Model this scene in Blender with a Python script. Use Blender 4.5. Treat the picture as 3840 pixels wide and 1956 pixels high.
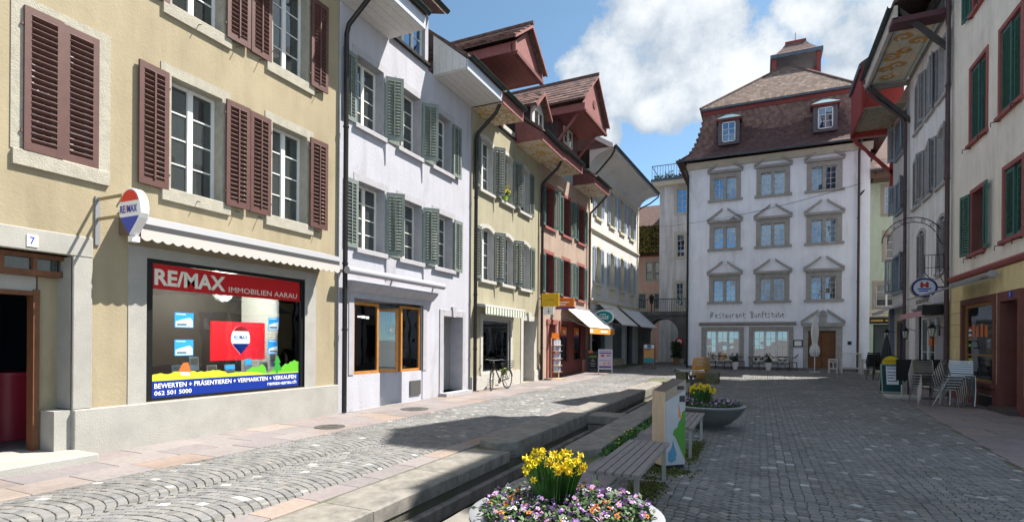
import bpy, math, random
from mathutils import Matrix, Vector, Euler
R = math.radians
rnd = random.Random(7)
for o in list(bpy.data.objects): bpy.data.objects.remove(o)
S = bpy.context.scene
COL = S.collection
# ---------------------------------------------------------------- camera
FPX = 2020.0
cam_d = bpy.data.cameras.new('camera'); cam = bpy.data.objects.new('camera', cam_d); COL.objects.link(cam)
cam_d.sensor_fit = 'HORIZONTAL'; cam_d.sensor_width = 36.0; cam_d.lens = 36.0*FPX/3840.0
cam_d.shift_x = 0.0; cam_d.shift_y = (1281.0-978.0)/3840.0
cam_d.clip_start = 0.05; cam_d.clip_end = 4000
YAW = math.atan((2849.0-1920.0)/FPX)
cam.location = (0, 0, 1.65)
cam.rotation_euler = (Matrix.Rotation(YAW, 4, 'Z') @ Matrix.Rotation(R(90), 4, 'X') @ Matrix.Rotation(R(0.40), 4, 'Z')).to_euler()
S.camera = cam
# ---------------------------------------------------------------- light and sky
SUN = Vector((1.0, 0.80, 1.85)).normalized()
SUN_EL = math.asin(SUN.z); SUN_AZ = math.atan2(SUN.x, SUN.y)
sd = bpy.data.lights.new('sun', 'SUN'); sd.energy = 2.05; sd.angle = R(0.53); sd.color = (1.0, 0.95, 0.86)
so = bpy.data.objects.new('sun', sd); COL.objects.link(so)
so.rotation_euler = SUN.to_track_quat('Z', 'Y').to_euler(); so.location = (20, 20, 60)
W = bpy.data.worlds.new('World'); S.world = W; W.use_nodes = True
nt = W.node_tree; nt.nodes.clear()
def N(t, ty, **kw):
    n = t.nodes.new(ty)
    for k, v in kw.items():
        if k.startswith('i_'): n.inputs[k[2:].replace('_', ' ')].default_value = v
        else: setattr(n, k, v)
    return n
def math_node(t, op, a, b=None, clamp=False):
    n = t.nodes.new('ShaderNodeMath'); n.operation = op; n.use_clamp = clamp
    for i, v in enumerate((a, b)):
        if v is None: continue
        if isinstance(v, (int, float)): n.inputs[i].default_value = v
        else: t.links.new(v, n.inputs[i])
    return n.outputs[0]
def ramp(t, fac, stops):
    n = t.nodes.new('ShaderNodeValToRGB')
    e = n.color_ramp.elements
    while len(e) < len(stops): e.new(0.5)
    for i, (p, c) in enumerate(stops):
        e[i].position = p; e[i].color = (c, c, c, 1) if isinstance(c, (int, float)) else (*c, 1)
    t.links.new(fac, n.inputs[0]); return n.outputs[0]
sky = N(nt, 'ShaderNodeTexSky'); sky.sky_type = 'NISHITA'; sky.sun_disc = False
sky.sun_elevation = SUN_EL; sky.sun_rotation = SUN_AZ; sky.altitude = 380; sky.air_density = 0.36; sky.dust_density = 0.35; sky.ozone_density = 2.6
tc = N(nt, 'ShaderNodeTexCoord')
CLOUD_DARK, CLOUD_LIGHT = (1.15,1.32,1.52), (2.1,2.18,2.24)
# cumulus: soft lumps at given bearings, their edges broken up by noise; the same kind of clouds goes on round the sky
CLOUDS = [(-0.144, 0.871, 0.47, 0.097), (-0.207, 0.869, 0.449, 0.077), (-0.082, 0.893, 0.442, 0.089), (-0.029, 0.91, 0.414, 0.076), (-0.164, 0.842, 0.514, 0.064), (0.016, 0.906, 0.423, 0.069), (-0.271, 0.857, 0.438, 0.05), (-0.088, 0.863, 0.498, 0.085), (-0.125, 0.91, 0.396, 0.053), (-0.167, 0.907, 0.387, 0.036), (-0.076, 0.921, 0.383, 0.038), (0.07, 0.877, 0.475, 0.063), (0.112, 0.896, 0.429, 0.05), (0.098, 0.917, 0.388, 0.042), (0.053, 0.921, 0.386, 0.04), (-0.242, 0.903, 0.355, 0.026), (-0.021, 0.949, 0.314, 0.02)]
crnd = random.Random(3)
for k in range(34):          # the rest of the dome, evenly strewn with the same clouds
    z_ = 0.16+0.84*(k+.5)/34; q = k*2.39996; r_ = math.sqrt(1-z_*z_); d = Vector((r_*math.cos(q), r_*math.sin(q), z_))
    if d.dot(Vector((-0.30, 0.86, 0.41)).normalized()) > 0.90: continue
    CLOUDS.append((d.x, d.y, d.z, crnd.uniform(0.13, 0.24)))
n1 = N(nt, 'ShaderNodeTexNoise'); n1.inputs['Scale'].default_value = 8.0; n1.inputs['Detail'].default_value = 9; n1.inputs['Roughness'].default_value = 0.66
nt.links.new(tc.outputs['Generated'], n1.inputs['Vector'])
n2 = N(nt, 'ShaderNodeTexNoise'); n2.inputs['Scale'].default_value = 7.0; n2.inputs['Detail'].default_value = 5; nt.links.new(tc.outputs['Generated'], n2.inputs['Vector'])
acc = None
for (dx, dy, dz, ang) in CLOUDS:
    d = Vector((dx, dy, dz)).normalized(); vm = N(nt, 'ShaderNodeVectorMath'); vm.operation = 'DOT_PRODUCT'; vm.inputs[1].default_value = d; nt.links.new(tc.outputs['Generated'], vm.inputs[0])
    k = 1-math.cos(ang)
    lump = math_node(nt, 'MULTIPLY_ADD', vm.outputs['Value'], 1.0/k); lump.node.inputs[2].default_value = 1-1.0/k
    acc = lump if acc is None else math_node(nt, 'SMOOTH_MAX', acc, lump)
    if acc.node.operation == 'SMOOTH_MAX': acc.node.inputs[2].default_value = 0.25
acc = math_node(nt, 'MAXIMUM', acc, -1.2)
fld = math_node(nt, 'ADD', acc, math_node(nt, 'MULTIPLY', math_node(nt, 'SUBTRACT', n1.outputs['Fac'], 0.5), 4.2))
cm = ramp(nt, fld, [(0.0, 0.0), (0.22, 0.6), (0.6, 0.97)])
body = math_node(nt, 'ADD', math_node(nt, 'MULTIPLY', fld, 0.22), math_node(nt, 'MULTIPLY', n2.outputs['Fac'], 0.75))
shade = ramp(nt, body, [(0.40, CLOUD_DARK), (0.66, CLOUD_LIGHT)])
mixc = N(nt, 'ShaderNodeMix'); mixc.data_type = 'RGBA'
tint = N(nt, 'ShaderNodeMix'); tint.data_type = 'RGBA'; tint.blend_type = 'MULTIPLY'; tint.inputs[0].default_value = 1.0; tint.inputs[7].default_value = (0.92, 1.0, 0.80, 1); nt.links.new(sky.outputs[0], tint.inputs[6])   # camera white balance
nt.links.new(cm, mixc.inputs[0]); nt.links.new(tint.outputs[2], mixc.inputs[6]); nt.links.new(shade, mixc.inputs[7])
bg = N(nt, 'ShaderNodeBackground'); bg.inputs[1].default_value = 0.085
nt.links.new(mixc.outputs[2], bg.inputs[0])
wo = N(nt, 'ShaderNodeOutputWorld'); nt.links.new(bg.outputs[0], wo.inputs[0])
S.render.engine = 'CYCLES'
vs = S.view_settings; vs.view_transform = 'Standard'; vs.look = 'None'; vs.gamma = 1.0; vs.exposure = 2.50; vs.use_curve_mapping = False
S.cycles.max_bounces = 7; S.cycles.diffuse_bounces = 6; S.cycles.glossy_bounces = 3; S.cycles.transparent_max_bounces = 8

# ---------------------------------------------------------------- materials
MATS = {}
def mat(name, col, rough=0.75, metal=0.0, var=0.0, vscale=3.0, bump=0.0, bscale=40.0, streak=0.0, spec=0.4, col2=None, emit=0.0):
    """plain procedural surface: base colour, a second colour blown through it by noise, and fine relief"""
    if name in MATS: return MATS[name]
    m = bpy.data.materials.new(name); MATS[name] = m; m.use_nodes = True
    t = m.node_tree; b = t.nodes['Principled BSDF']
    b.inputs['Roughness'].default_value = rough; b.inputs['Metallic'].default_value = metal; b.inputs['Specular IOR Level'].default_value = spec
    b.inputs['Base Color'].default_value = (*col, 1)
    geo = N(t, 'ShaderNodeNewGeometry')
    if var > 0 or streak > 0:
        no = N(t, 'ShaderNodeTexNoise'); no.inputs['Scale'].default_value = vscale; no.inputs['Detail'].default_value = 4; no.inputs['Roughness'].default_value = 0.62
        t.links.new(geo.outputs['Position'], no.inputs['Vector'])
        c2 = col2 or tuple(max(0, c*(1-var)) for c in col)
        c1 = tuple(min(1, c*(1+var*0.35)) for c in col)
        f = no.outputs['Fac']
        if streak > 0:
            mpn = N(t, 'ShaderNodeMapping'); mpn.inputs['Scale'].default_value = (2.6, 2.6, 0.22)
            t.links.new(geo.outputs['Position'], mpn.inputs[0])
            ns = N(t, 'ShaderNodeTexNoise'); ns.inputs['Scale'].default_value = 2.0; ns.inputs['Detail'].default_value = 4
            t.links.new(mpn.outputs[0], ns.inputs['Vector'])
            f = math_node(t, 'ADD', math_node(t, 'MULTIPLY', f, 1-streak), math_node(t, 'MULTIPLY', ns.outputs['Fac'], streak))
        out = ramp(t, f, [(0.32, c2), (0.62, c1)])
        if streak > 0:
            mp2 = N(t, 'ShaderNodeMapping'); mp2.inputs['Scale'].default_value = (1.1, 1.1, 0.35); t.links.new(geo.outputs['Position'], mp2.inputs[0])
            n3 = N(t, 'ShaderNodeTexNoise'); n3.inputs['Scale'].default_value = 1.1; n3.inputs['Detail'].default_value = 6; n3.inputs['Roughness'].default_value = 0.68; n3.inputs['Distortion'].default_value = 0.6; t.links.new(mp2.outputs[0], n3.inputs['Vector'])
            mx_ = N(t, 'ShaderNodeMix'); mx_.data_type = 'RGBA'; mx_.blend_type = 'MULTIPLY'; mx_.inputs[0].default_value = 1.0
            t.links.new(out, mx_.inputs[6]); t.links.new(ramp(t, n3.outputs['Fac'], [(0.30, (0.80,0.79,0.77)), (0.44, (0.96,0.955,0.95)), (0.60, (1.0,1.0,1.0)), (0.72, (0.93,0.92,0.90))]), mx_.inputs[7]); out = mx_.outputs[2]
        t.links.new(out, b.inputs['Base Color'])
    if bump > 0:
        nb = N(t, 'ShaderNodeTexNoise'); nb.inputs['Scale'].default_value = bscale; nb.inputs['Detail'].default_value = 2
        t.links.new(geo.outputs['Position'], nb.inputs['Vector'])
        bp = N(t, 'ShaderNodeBump'); bp.inputs['Strength'].default_value = bump; bp.inputs['Distance'].default_value = 0.02
        t.links.new(nb.outputs['Fac'], bp.inputs['Height']); t.links.new(bp.outputs[0], b.inputs['Normal'])
    if emit > 0:
        b.inputs['Emission Color'].default_value = (*col, 1); b.inputs['Emission Strength'].default_value = emit
    return m
def plaster(name, col, var=0.16, bump=0.35, bs=28, streak=0.45, vs_=1.3):
    return mat(name, col, rough=0.92, var=var, vscale=vs_, bump=bump, bscale=bs, streak=streak, spec=0.2)
def wood(name, col, var=0.35):
    if name in MATS: return MATS[name]
    m = mat(name, col, rough=0.65, bump=0.15, bscale=60); t = m.node_tree; b = t.nodes['Principled BSDF']
    geo = N(t, 'ShaderNodeNewGeometry'); mpn = N(t, 'ShaderNodeMapping'); mpn.inputs['Scale'].default_value = (9, 2.2, 1.5) if var < .5 else (3, 3, 25)
    t.links.new(geo.outputs['Position'], mpn.inputs[0])
    no = N(t, 'ShaderNodeTexNoise'); no.inputs['Scale'].default_value = 4; no.inputs['Detail'].default_value = 8; no.inputs['Roughness'].default_value = .7
    t.links.new(mpn.outputs[0], no.inputs['Vector'])
    v = min(var, .45)
    t.links.new(ramp(t, no.outputs['Fac'], [(0.3, tuple(c*(1-v) for c in col)), (0.68, tuple(min(1, c*(1+v*.4)) for c in col))]), b.inputs['Base Color'])
    return m
def random_mat(name, stops, rough=0.85, bump=0.4, bscale=60, attr=None, var=0.12):
    """colour picked per piece: from the object's random number, or from the face attribute 'tone' of joined pieces"""
    if name in MATS: return MATS[name]
    m = bpy.data.materials.new(name); MATS[name] = m; m.use_nodes = True
    t = m.node_tree; b = t.nodes['Principled BSDF']; b.inputs['Roughness'].default_value = rough; b.inputs['Specular IOR Level'].default_value = 0.3
    if attr:
        a = N(t, 'ShaderNodeAttribute'); a.attribute_name = attr; f = a.outputs['Fac']
    else:
        a = N(t, 'ShaderNodeObjectInfo'); f = a.outputs['Random']
    c = ramp(t, f, stops)
    geo = N(t, 'ShaderNodeNewGeometry')
    no = N(t, 'ShaderNodeTexNoise'); no.inputs['Scale'].default_value = 14; no.inputs['Detail'].default_value = 6; t.links.new(geo.outputs['Position'], no.inputs['Vector'])
    mx = N(t, 'ShaderNodeMix'); mx.data_type = 'RGBA'; mx.blend_type = 'MULTIPLY'; mx.inputs[0].default_value = 1.0
    t.links.new(c, mx.inputs[6]); t.links.new(ramp(t, no.outputs['Fac'], [(0.25, 1-var*2), (0.7, 1.0)]), mx.inputs[7])
    col_out = mx.outputs[2]
    if 'sett' in name or 'pavement' in name:      # worn and dirty patches
        n4 = N(t, 'ShaderNodeTexNoise'); n4.inputs['Scale'].default_value = 0.55; n4.inputs['Detail'].default_value = 5; n4.inputs['Roughness'].default_value = .65; t.links.new(geo.outputs['Position'], n4.inputs['Vector'])
        m4 = N(t, 'ShaderNodeMix'); m4.data_type = 'RGBA'; m4.blend_type = 'MULTIPLY'; m4.inputs[0].default_value = 1.0; t.links.new(col_out, m4.inputs[6]); t.links.new(ramp(t, n4.outputs['Fac'], [(0.33, (0.74,0.73,0.71)), (0.5, (0.95,0.95,0.95)), (0.68, (1.06,1.05,1.03))]), m4.inputs[7]); col_out = m4.outputs[2]
    t.links.new(col_out, b.inputs['Base Color'])
    nb = N(t, 'ShaderNodeTexNoise'); nb.inputs['Scale'].default_value = bscale; nb.inputs['Detail'].default_value = 2; t.links.new(geo.outputs['Position'], nb.inputs['Vector'])
    bp = N(t, 'ShaderNodeBump'); bp.inputs['Strength'].default_value = bump; bp.inputs['Distance'].default_value = 0.01
    t.links.new(nb.outputs['Fac'], bp.inputs['Height']); t.links.new(bp.outputs[0], b.inputs['Normal'])
    return m
def glass(name, base, refl, tint=(0.9, 0.95, 1.0), clear=False):
    if name in MATS: return MATS[name]
    m = bpy.data.materials.new(name); MATS[name] = m; m.use_nodes = True
    t = m.node_tree; t.nodes.clear(); out = N(t, 'ShaderNodeOutputMaterial')
    geo = N(t, 'ShaderNodeNewGeometry')
    nb = N(t, 'ShaderNodeTexNoise'); nb.inputs['Scale'].default_value = 1.6; nb.inputs['Detail'].default_value = 1; t.links.new(geo.outputs['Position'], nb.inputs['Vector'])
    bp = N(t, 'ShaderNodeBump'); bp.inputs['Strength'].default_value = 0.05; bp.inputs['Distance'].default_value = 0.05; t.links.new(nb.outputs['Fac'], bp.inputs['Height'])
    g = N(t, 'ShaderNodeBsdfGlossy'); g.inputs['Roughness'].default_value = 0.015; g.inputs['Color'].default_value = (*tint, 1); t.links.new(bp.outputs[0], g.inputs['Normal'])
    if clear:
        d = N(t, 'ShaderNodeBsdfTransparent'); d.inputs[0].default_value = (*base, 1)
    else:
        d = N(t, 'ShaderNodeBsdfDiffuse'); d.inputs[0].default_value = (*base, 1)
    fr = N(t, 'ShaderNodeFresnel'); fr.inputs[0].default_value = 1.5
    mx = N(t, 'ShaderNodeMixShader')
    t.links.new(math_node(t, 'ADD', fr.outputs[0], refl, True), mx.inputs[0]); t.links.new(d.outputs[0], mx.inputs[1]); t.links.new(g.outputs[0], mx.inputs[2]); t.links.new(mx.outputs[0], out.inputs[0])
    return m
def painted(name, ground, c1, c2, scale=2.2):
    """old painted ornament on boards: scroll bands over a ground colour"""
    if name in MATS: return MATS[name]
    m = mat(name, ground, rough=0.8); t = m.node_tree; b = t.nodes['Principled BSDF']
    tcn = N(t, 'ShaderNodeTexCoord')
    no = N(t, 'ShaderNodeTexNoise'); no.inputs['Scale'].default_value = scale; no.inputs['Detail'].default_value = 1.5; no.inputs['Distortion'].default_value = 1.6
    t.links.new(tcn.outputs['Object'], no.inputs['Vector'])
    fac = no.outputs['Fac']
    saw = math_node(t, 'PINGPONG', math_node(t, 'MULTIPLY', fac, 7.0), 1.0)
    k1 = ramp(t, saw, [(0.50, 0.0), (0.58, 1.0)]); k2 = ramp(t, saw, [(0.80, 0.0), (0.86, 1.0)])
    m1 = N(t, 'ShaderNodeMix'); m1.data_type = 'RGBA'; t.links.new(k1, m1.inputs[0]); m1.inputs[6].default_value = (*ground, 1); m1.inputs[7].default_value = (*c1, 1)
    m2 = N(t, 'ShaderNodeMix'); m2.data_type = 'RGBA'; t.links.new(k2, m2.inputs[0]); t.links.new(m1.outputs[2], m2.inputs[6]); m2.inputs[7].default_value = (*c2, 1)
    t.links.new(m2.outputs[2], b.inputs['Base Color']); return m

# ---------------------------------------------------------------- mesh helpers
class MB:
    def __init__(s): s.v = []; s.f = []; s.t = []
    def add(s, vs_, fs, M=None):
        o = len(s.v)
        s.v += [tuple(M @ Vector(p)) for p in vs_] if M is not None else [tuple(p) for p in vs_]
        s.f += [tuple(i+o for i in f) for f in fs]; return s
    def box(s, x0, x1, y0, y1, z0, z1, M=None):
        return s.add([(x0,y0,z0),(x1,y0,z0),(x1,y1,z0),(x0,y1,z0),(x0,y0,z1),(x1,y0,z1),(x1,y1,z1),(x0,y1,z1)],
                     [(0,3,2,1),(4,5,6,7),(0,1,5,4),(1,2,6,5),(2,3,7,6),(3,0,4,7)], M)
    def cbox(s, x0, x1, y0, y1, z0, z1, c=0.01, M=None):
        """box with chamfered upper and front edges: an octagonal prism cap"""
        c = min(c, (x1-x0)*.3, (y1-y0)*.3, (z1-z0)*.3)
        vs_ = []
        for z, k in ((z0, 0), (z1-c, 0), (z1, c)):
            vs_ += [(x0+k,y0+k,z),(x1-k,y0+k,z),(x1-k,y1-k,z),(x0+k,y1-k,z)]
        fs = [(0,3,2,1),(8,9,10,11)]
        for r in (0, 4):
            for i in range(4): fs.append((r+i, r+(i+1)%4, r+4+(i+1)%4, r+4+i))
        return s.add(vs_, fs, M)
    def prism(s, poly, a, b, axis='y', M=None):
        """extrude a polygon: axis y -> poly in (x,z); x -> (y,z); z -> (x,y)"""
        n = len(poly)
        def p3(p, k): return (p[0], k, p[1]) if axis == 'y' else ((k, p[0], p[1]) if axis == 'x' else (p[0], p[1], k))
        vs_ = [p3(p, a) for p in poly]+[p3(p, b) for p in poly]
        return s.add(vs_, [tuple(range(n)), tuple(range(2*n-1, n-1, -1))]+[((i+1)%n, i, n+i, n+(i+1)%n) for i in range(n)], M)
    def tube(s, pts, r, n=8, closed=False, M=None, cap=True):
        pts = [Vector(p) for p in pts]; rs = r if isinstance(r, (list, tuple)) else [r]*len(pts)
        vs_ = []; up0 = None; m = len(pts)
        for i, p in enumerate(pts):
            if closed: d = pts[(i+1)%m]-pts[i-1]
            else: d = pts[min(i+1, m-1)]-pts[max(i-1, 0)]
            d.normalize()
            if up0 is None: up0 = Vector((0,0,1)) if abs(d.z) < .9 else Vector((1,0,0))
            a = d.cross(up0)
            if a.length < 1e-4: a = d.orthogonal()
            a.normalize(); b = a.cross(d); up0 = b
            for k in range(n):
                q = 2*math.pi*k/n; vs_.append(p+a*(math.cos(q)*rs[i])+b*(math.sin(q)*rs[i]))
        fs = []
        for i in range(m if closed else m-1):
            j = (i+1) % m
            for k in range(n): fs.append((i*n+k, i*n+(k+1)%n, j*n+(k+1)%n, j*n+k))
        if cap and not closed: fs += [tuple(range(n-1, -1, -1)), tuple((m-1)*n+k for k in range(n))]
        return s.add(vs_, fs, M)
    def lathe(s, prof, n=24, M=None, a0=0, a1=2*math.pi):
        vs_ = []; full = abs(a1-a0-2*math.pi) < 1e-6; cnt = n if full else n+1
        for r, z in prof:
            for k in range(cnt):
                q = a0+(a1-a0)*k/n; vs_.append((r*math.cos(q), r*math.sin(q), z))
        fs = []
        for i in range(len(prof)-1):
            for k in range(n):
                k2 = (k+1) % cnt; fs.append((i*cnt+k, i*cnt+k2, (i+1)*cnt+k2, (i+1)*cnt+k))
        return s.add(vs_, fs, M)
    def mesh(s, name='m', smooth=False):
        me = bpy.data.meshes.new(name); me.from_pydata(s.v, [], s.f); me.update()
        if smooth:
            me.polygons.foreach_set('use_smooth', [True]*len(me.polygons))
            try: me.set_sharp_from_angle(angle=R(38))
            except Exception: pass
        return me
    def build(s, name, m, parent=None, smooth=False, bevel=0.0, loc=None, rot=None):
        me = s.mesh(name, smooth); return link(name, me, m, parent, loc, rot, bevel)
def link(name, me, m=None, parent=None, loc=None, rot=None, bevel=0.0):
    o = bpy.data.objects.new(name, me); COL.objects.link(o)
    if m is not None and me is not None:
        if me.materials: 
            if me.materials[0] != m: o.material_slots[0].link = 'OBJECT'; o.material_slots[0].material = m
        else: me.materials.append(m)
    if parent is not None: o.parent = parent
    if loc is not None: o.location = loc
    if rot is not None: o.rotation_euler = rot
    if bevel > 0:
        bv = o.modifiers.new('bevel', 'BEVEL'); bv.width = bevel; bv.segments = 1; bv.limit_method = 'ANGLE'; bv.angle_limit = R(50)
    return o
def tag(o, label=None, cat=None, group=None, kind=None):
    if label: o['label'] = label
    if cat: o['category'] = cat
    if group: o['group'] = group
    if kind: o['kind'] = kind
    return o
def empty(name, loc=(0,0,0), rz=0.0, parent=None):
    o = bpy.data.objects.new(name, None); COL.objects.link(o); o.location = loc; o.rotation_euler = (0,0,rz)
    o.empty_display_size = 0.2
    if parent is not None: o.parent = parent
    return o
def thing(name, label, cat, loc=(0,0,0), rz=0.0, group=None): return tag(empty(name, loc, rz), label, cat, group)
def copy_tree(o, parent=None):
    c = o.copy(); COL.objects.link(c)
    if parent is not None: c.parent = parent
    for ch in list(o.children): copy_tree(ch, c)
    return c
CACHE = {}
def cached(key, fn):
    if key not in CACHE: CACHE[key] = fn()
    return CACHE[key]
_tx = {}
def text_mesh(s_, w, h, depth=0.004, shear=0.0, bold=0.0):
    """lettering as geometry: spans exactly w by h, x right, z up, front at y=0"""
    k = (s_, round(w, 3), round(h, 3), shear, bold, depth)
    if k in _tx: return _tx[k]
    cu = bpy.data.curves.new('txt', 'FONT'); cu.body = s_; cu.size = 1; cu.shear = shear; cu.offset = bold; cu.resolution_u = 3; cu.fill_mode = 'FRONT'
    ob = bpy.data.objects.new('txt', cu); COL.objects.link(ob)
    dg = bpy.context.evaluated_depsgraph_get()
    me = bpy.data.meshes.new_from_object(ob.evaluated_get(dg))
    bpy.data.objects.remove(ob); bpy.data.curves.remove(cu)
    xs = [v.co.x for v in me.vertices] or [0, 1]; ys = [v.co.y for v in me.vertices] or [0, 1]
    x0, x1, y0, y1 = min(xs), max(xs), min(ys), max(ys)
    for v in me.vertices: v.co = Vector(((v.co.x-x0)/(x1-x0)*w, 0, (v.co.y-y0)/(y1-y0)*h))
    me.materials.clear(); _tx[k] = me; return me
def letters(name, s_, w, h, m, parent, loc, rot=(0,0,0), **kw): return link(name, text_mesh(s_, w, h, **kw), m, parent, loc, rot)
def gz(x, y):
    """height of the street: flat, then rising gently to the square"""
    t = max(0.0, min(1.0, (y-22.0)/11.0)); t = t*t*(3-2*t)
    return 0.22*t

# ================================================================ GROUND
SETT = [(0.0, (0.164,0.163,0.166)), (0.3, (0.206,0.203,0.203)), (0.6, (0.239,0.232,0.225)), (0.82, (0.217,0.218,0.228)), (0.968, (0.265,0.252,0.241)), (0.982, (0.386,0.386,0.386)), (1.0, (0.47,0.466,0.462))]
m_sett = random_mat('granite sett', SETT, attr='tone', bump=0.5, bscale=90)
m_sett_o = random_mat('granite sett single', SETT, bump=0.5, bscale=90)
m_joint = mat('mossy joint', (0.12,0.105,0.085), rough=1, var=0.5, vscale=2.2, col2=(0.07,0.115,0.025), bump=0.6, bscale=70)
m_earth = mat('town paving', (0.33,0.315,0.30), rough=1, var=0.15)
SLAB = [(0.0, (0.237,0.2,0.194)), (0.35, (0.262,0.225,0.224)), (0.6, (0.224,0.203,0.211)), (0.82, (0.271,0.245,0.243)), (0.94, (0.292,0.219,0.182)), (1.0, (0.318,0.28,0.262))]
m_slab = random_mat('pavement porphyry', SLAB, bump=0.3, bscale=70, rough=0.9, var=0.10)
m_slab_r = random_mat('pavement porphyry grey', [(0,(0.22,0.195,0.20)),(0.4,(0.25,0.225,0.235)),(0.8,(0.27,0.225,0.22)),(1,(0.31,0.26,0.24))], bump=0.3, bscale=70, rough=0.9)
m_kerb = mat('kerb granite', (0.215,0.20,0.18), rough=0.9, var=0.35, vscale=5, bump=0.5, bscale=90)
m_kerb_moss = mat('channel wall granite', (0.09,0.085,0.075), rough=0.95, var=0.5, vscale=2.5, col2=(0.07,0.085,0.045), bump=0.6, bscale=60)
CH0, CH1, CHY0, CHY1 = -3.42, -2.62, 1.0, 21.6
def xr(y): return 3.2+(y-9.35)*0.067
def sheet(name, xs, ys, dz, m, skip=lambda x0,x1,y0,y1: False, parent=None):
    b = MB()
    for i in range(len(xs)-1):
        for j in range(len(ys)-1):
            if skip(xs[i], xs[i+1], ys[j], ys[j+1]): continue
            c = [(xs[i],ys[j]),(xs[i+1],ys[j]),(xs[i+1],ys[j+1]),(xs[i],ys[j+1])]
            b.add([(x,y,gz(x,y)+dz) for x,y in c], [(0,1,2,3)])
    return b.build(name, m, parent)
inch = lambda x0,x1,y0,y1: x0 >= CH0-.01 and x1 <= CH1+.01 and y0 >= CHY0-.01 and y1 <= CHY1+.01
fine = [22+i*0.5 for i in range(23)]
g = sheet('ground', [-600,-60,-20,CH0,CH1,12,60,600], [-600,-40,CHY0,CHY1]+fine+[40,60,120,900], -0.06, m_earth, inch)
tag(g, kind='structure')
st = sheet('cobbled_street', [-7.05,CH0,CH1,3.9,5.7], [0.2,CHY0,CHY1]+fine+[36,42], -0.014, m_joint, lambda a,b,c,d: inch(a,b,c,d) or (a > 3.5 and d < 27))
tag(st, kind='structure')
# setts in segmental arcs
def sett_rows():
    out = []
    cols = [(-6.95+1.275*(i+.5), 1.275/2, 0.9, 26.5) for i in range(2)]
    cols += [(-1.56+1.3*(i+.5), 0.65, 0.9, 34.5) for i in range(5)]
    cols += [(-4.40+1.42*(i+.5), 0.71, 24.9, 38.0) for i in range(2)]
    cols += [(-6.95+1.275*(i+.5), 1.275/2, 26.5, 38.0) for i in range(2)]
    for xc, hw, ya, yb in cols:
        Rr = hw*1.5; tm = math.asin(hw/Rr); y0 = ya
        while y0 < yb:
            step = 0.104
            n = max(6, int(round(2*tm*Rr/0.112))); ph = rnd.random()*0.4
            for k in range(n):
                th = -tm+2*tm*(k+.5+ (ph-.2)*.5)/n
                if abs(th) > tm*1.02: continue
                x = xc+Rr*math.sin(th); y = y0+Rr*(math.cos(th)-math.cos(tm))
                if xc > -1.6 and x > min(xr(y), 5.4)-0.03 and y < 33: continue
                if xc > -1.6 and xc < 0 and y < 1.2: continue
                out.append((x, y, -th, 2*tm*Rr/n, step*math.cos(th)))
            y0 += step
    return out
rows = sett_rows()
def in_view(x, y):
    # rough frustum test for which setts show at all
    c, s_ = math.cos(YAW), math.sin(YAW); d = -s_*x+c*y; r_ = c*x+s_*y
    return d > 1.0 and abs(r_/d) < 1.0 and (1.65/d)*FPX < 760
vis = [q for q in rows if in_view(q[0], q[1])]
vis.sort(key=lambda q: q[0]**2+q[1]**2)
def sett_geo(w, d, b, x=0, y=0, z=0, a=0, jit=True):
    g_ = 0.0048; hw = w/2-g_; hd = d/2-g_; i_ = 0.006
    h = rnd.uniform(-.0025, .0025) if jit else 0; tx = rnd.uniform(-.018, .018); ty = rnd.uniform(-.018, .018)
    ca, sa = math.cos(a), math.sin(a); pts = []
    for zz_, k in ((-.03, 0), (-.004, 0), (0.0, i_)):
        for sx, sy in ((-1,-1),(1,-1),(1,1),(-1,1)):
            jx = rnd.uniform(-.004, .004); jy = rnd.uniform(-.004, .004)
            lx = sx*(hw-k)+jx; ly = sy*(hd-k)+jy
            pts.append((x+lx*ca-ly*sa, y+lx*sa+ly*ca, z+zz_+h+tx*lx+ty*ly))
    fs = [(8,9,10,11)]
    for r_ in (0, 4):
        for i in range(4): fs.append((r_+i, r_+(i+1)%4, r_+4+(i+1)%4, r_+4+i))
    b.add(pts, fs)
variants = []
for k in range(14):
    b = MB(); sett_geo(0.112*rnd.uniform(.9,1.0), 0.1*rnd.uniform(.86,1.0), b); variants.append(b.mesh('sett'))
near = vis[:300]
for q in near:
    o = link('sett', variants[rnd.randrange(14)], m_sett_o, st, (q[0], q[1], 0.0), (0, 0, q[2])); o.scale = (q[3]/0.112, max(.6, q[4]/0.104), 1)
b = MB(); tone = []
for q in vis[300:]:
    n0 = len(b.f); sett_geo(q[3], q[4], b, q[0], q[1], gz(q[0], q[1]), q[2]); t_ = rnd.random(); tone += [t_]*(len(b.f)-n0)
o = b.build('sett_field', m_sett, st); tag(o, kind='stuff')
at = o.data.attributes.new('tone', 'FLOAT', 'FACE'); at.data.foreach_set('value', tone)

# pavements of porphyry slabs, laid in courses
def slabs(parent, x0f, x1f, ya, yb, nrow, lmin, lmax, m, top=0.0, th=0.05):
    n = 0
    for r_ in range(nrow):
        y = ya+rnd.uniform(-.5, 0)
        while y < yb:
            L = rnd.uniform(lmin, lmax); y1 = y+L
            ym = (y+y1)/2
            xa, xb = x0f(ym), x1f(ym); wr = (xb-xa)/nrow
            cx = xa+wr*(r_+.5)
            key = (round(L, 1), round(wr, 2)); Lk = key[0]
            me = cached(('slab',)+key, lambda: MB().cbox(-key[1]/2+.004, key[1]/2-.004, -Lk/2+.004, Lk/2-.004, -th, 0, .006).mesh('slab'))
            tilt = rnd.uniform(-.003, .003)
            skew = math.atan2(xb-x0f(ym), 1)*0
            o = link('slab', me, m, parent, (cx, y+Lk/2, gz(cx, ym)+top+rnd.uniform(-.002, .003)), (math.atan2(gz(cx, y1)-gz(cx, y), L), tilt, 0))
            y += Lk; n += 1
    return n
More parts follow.
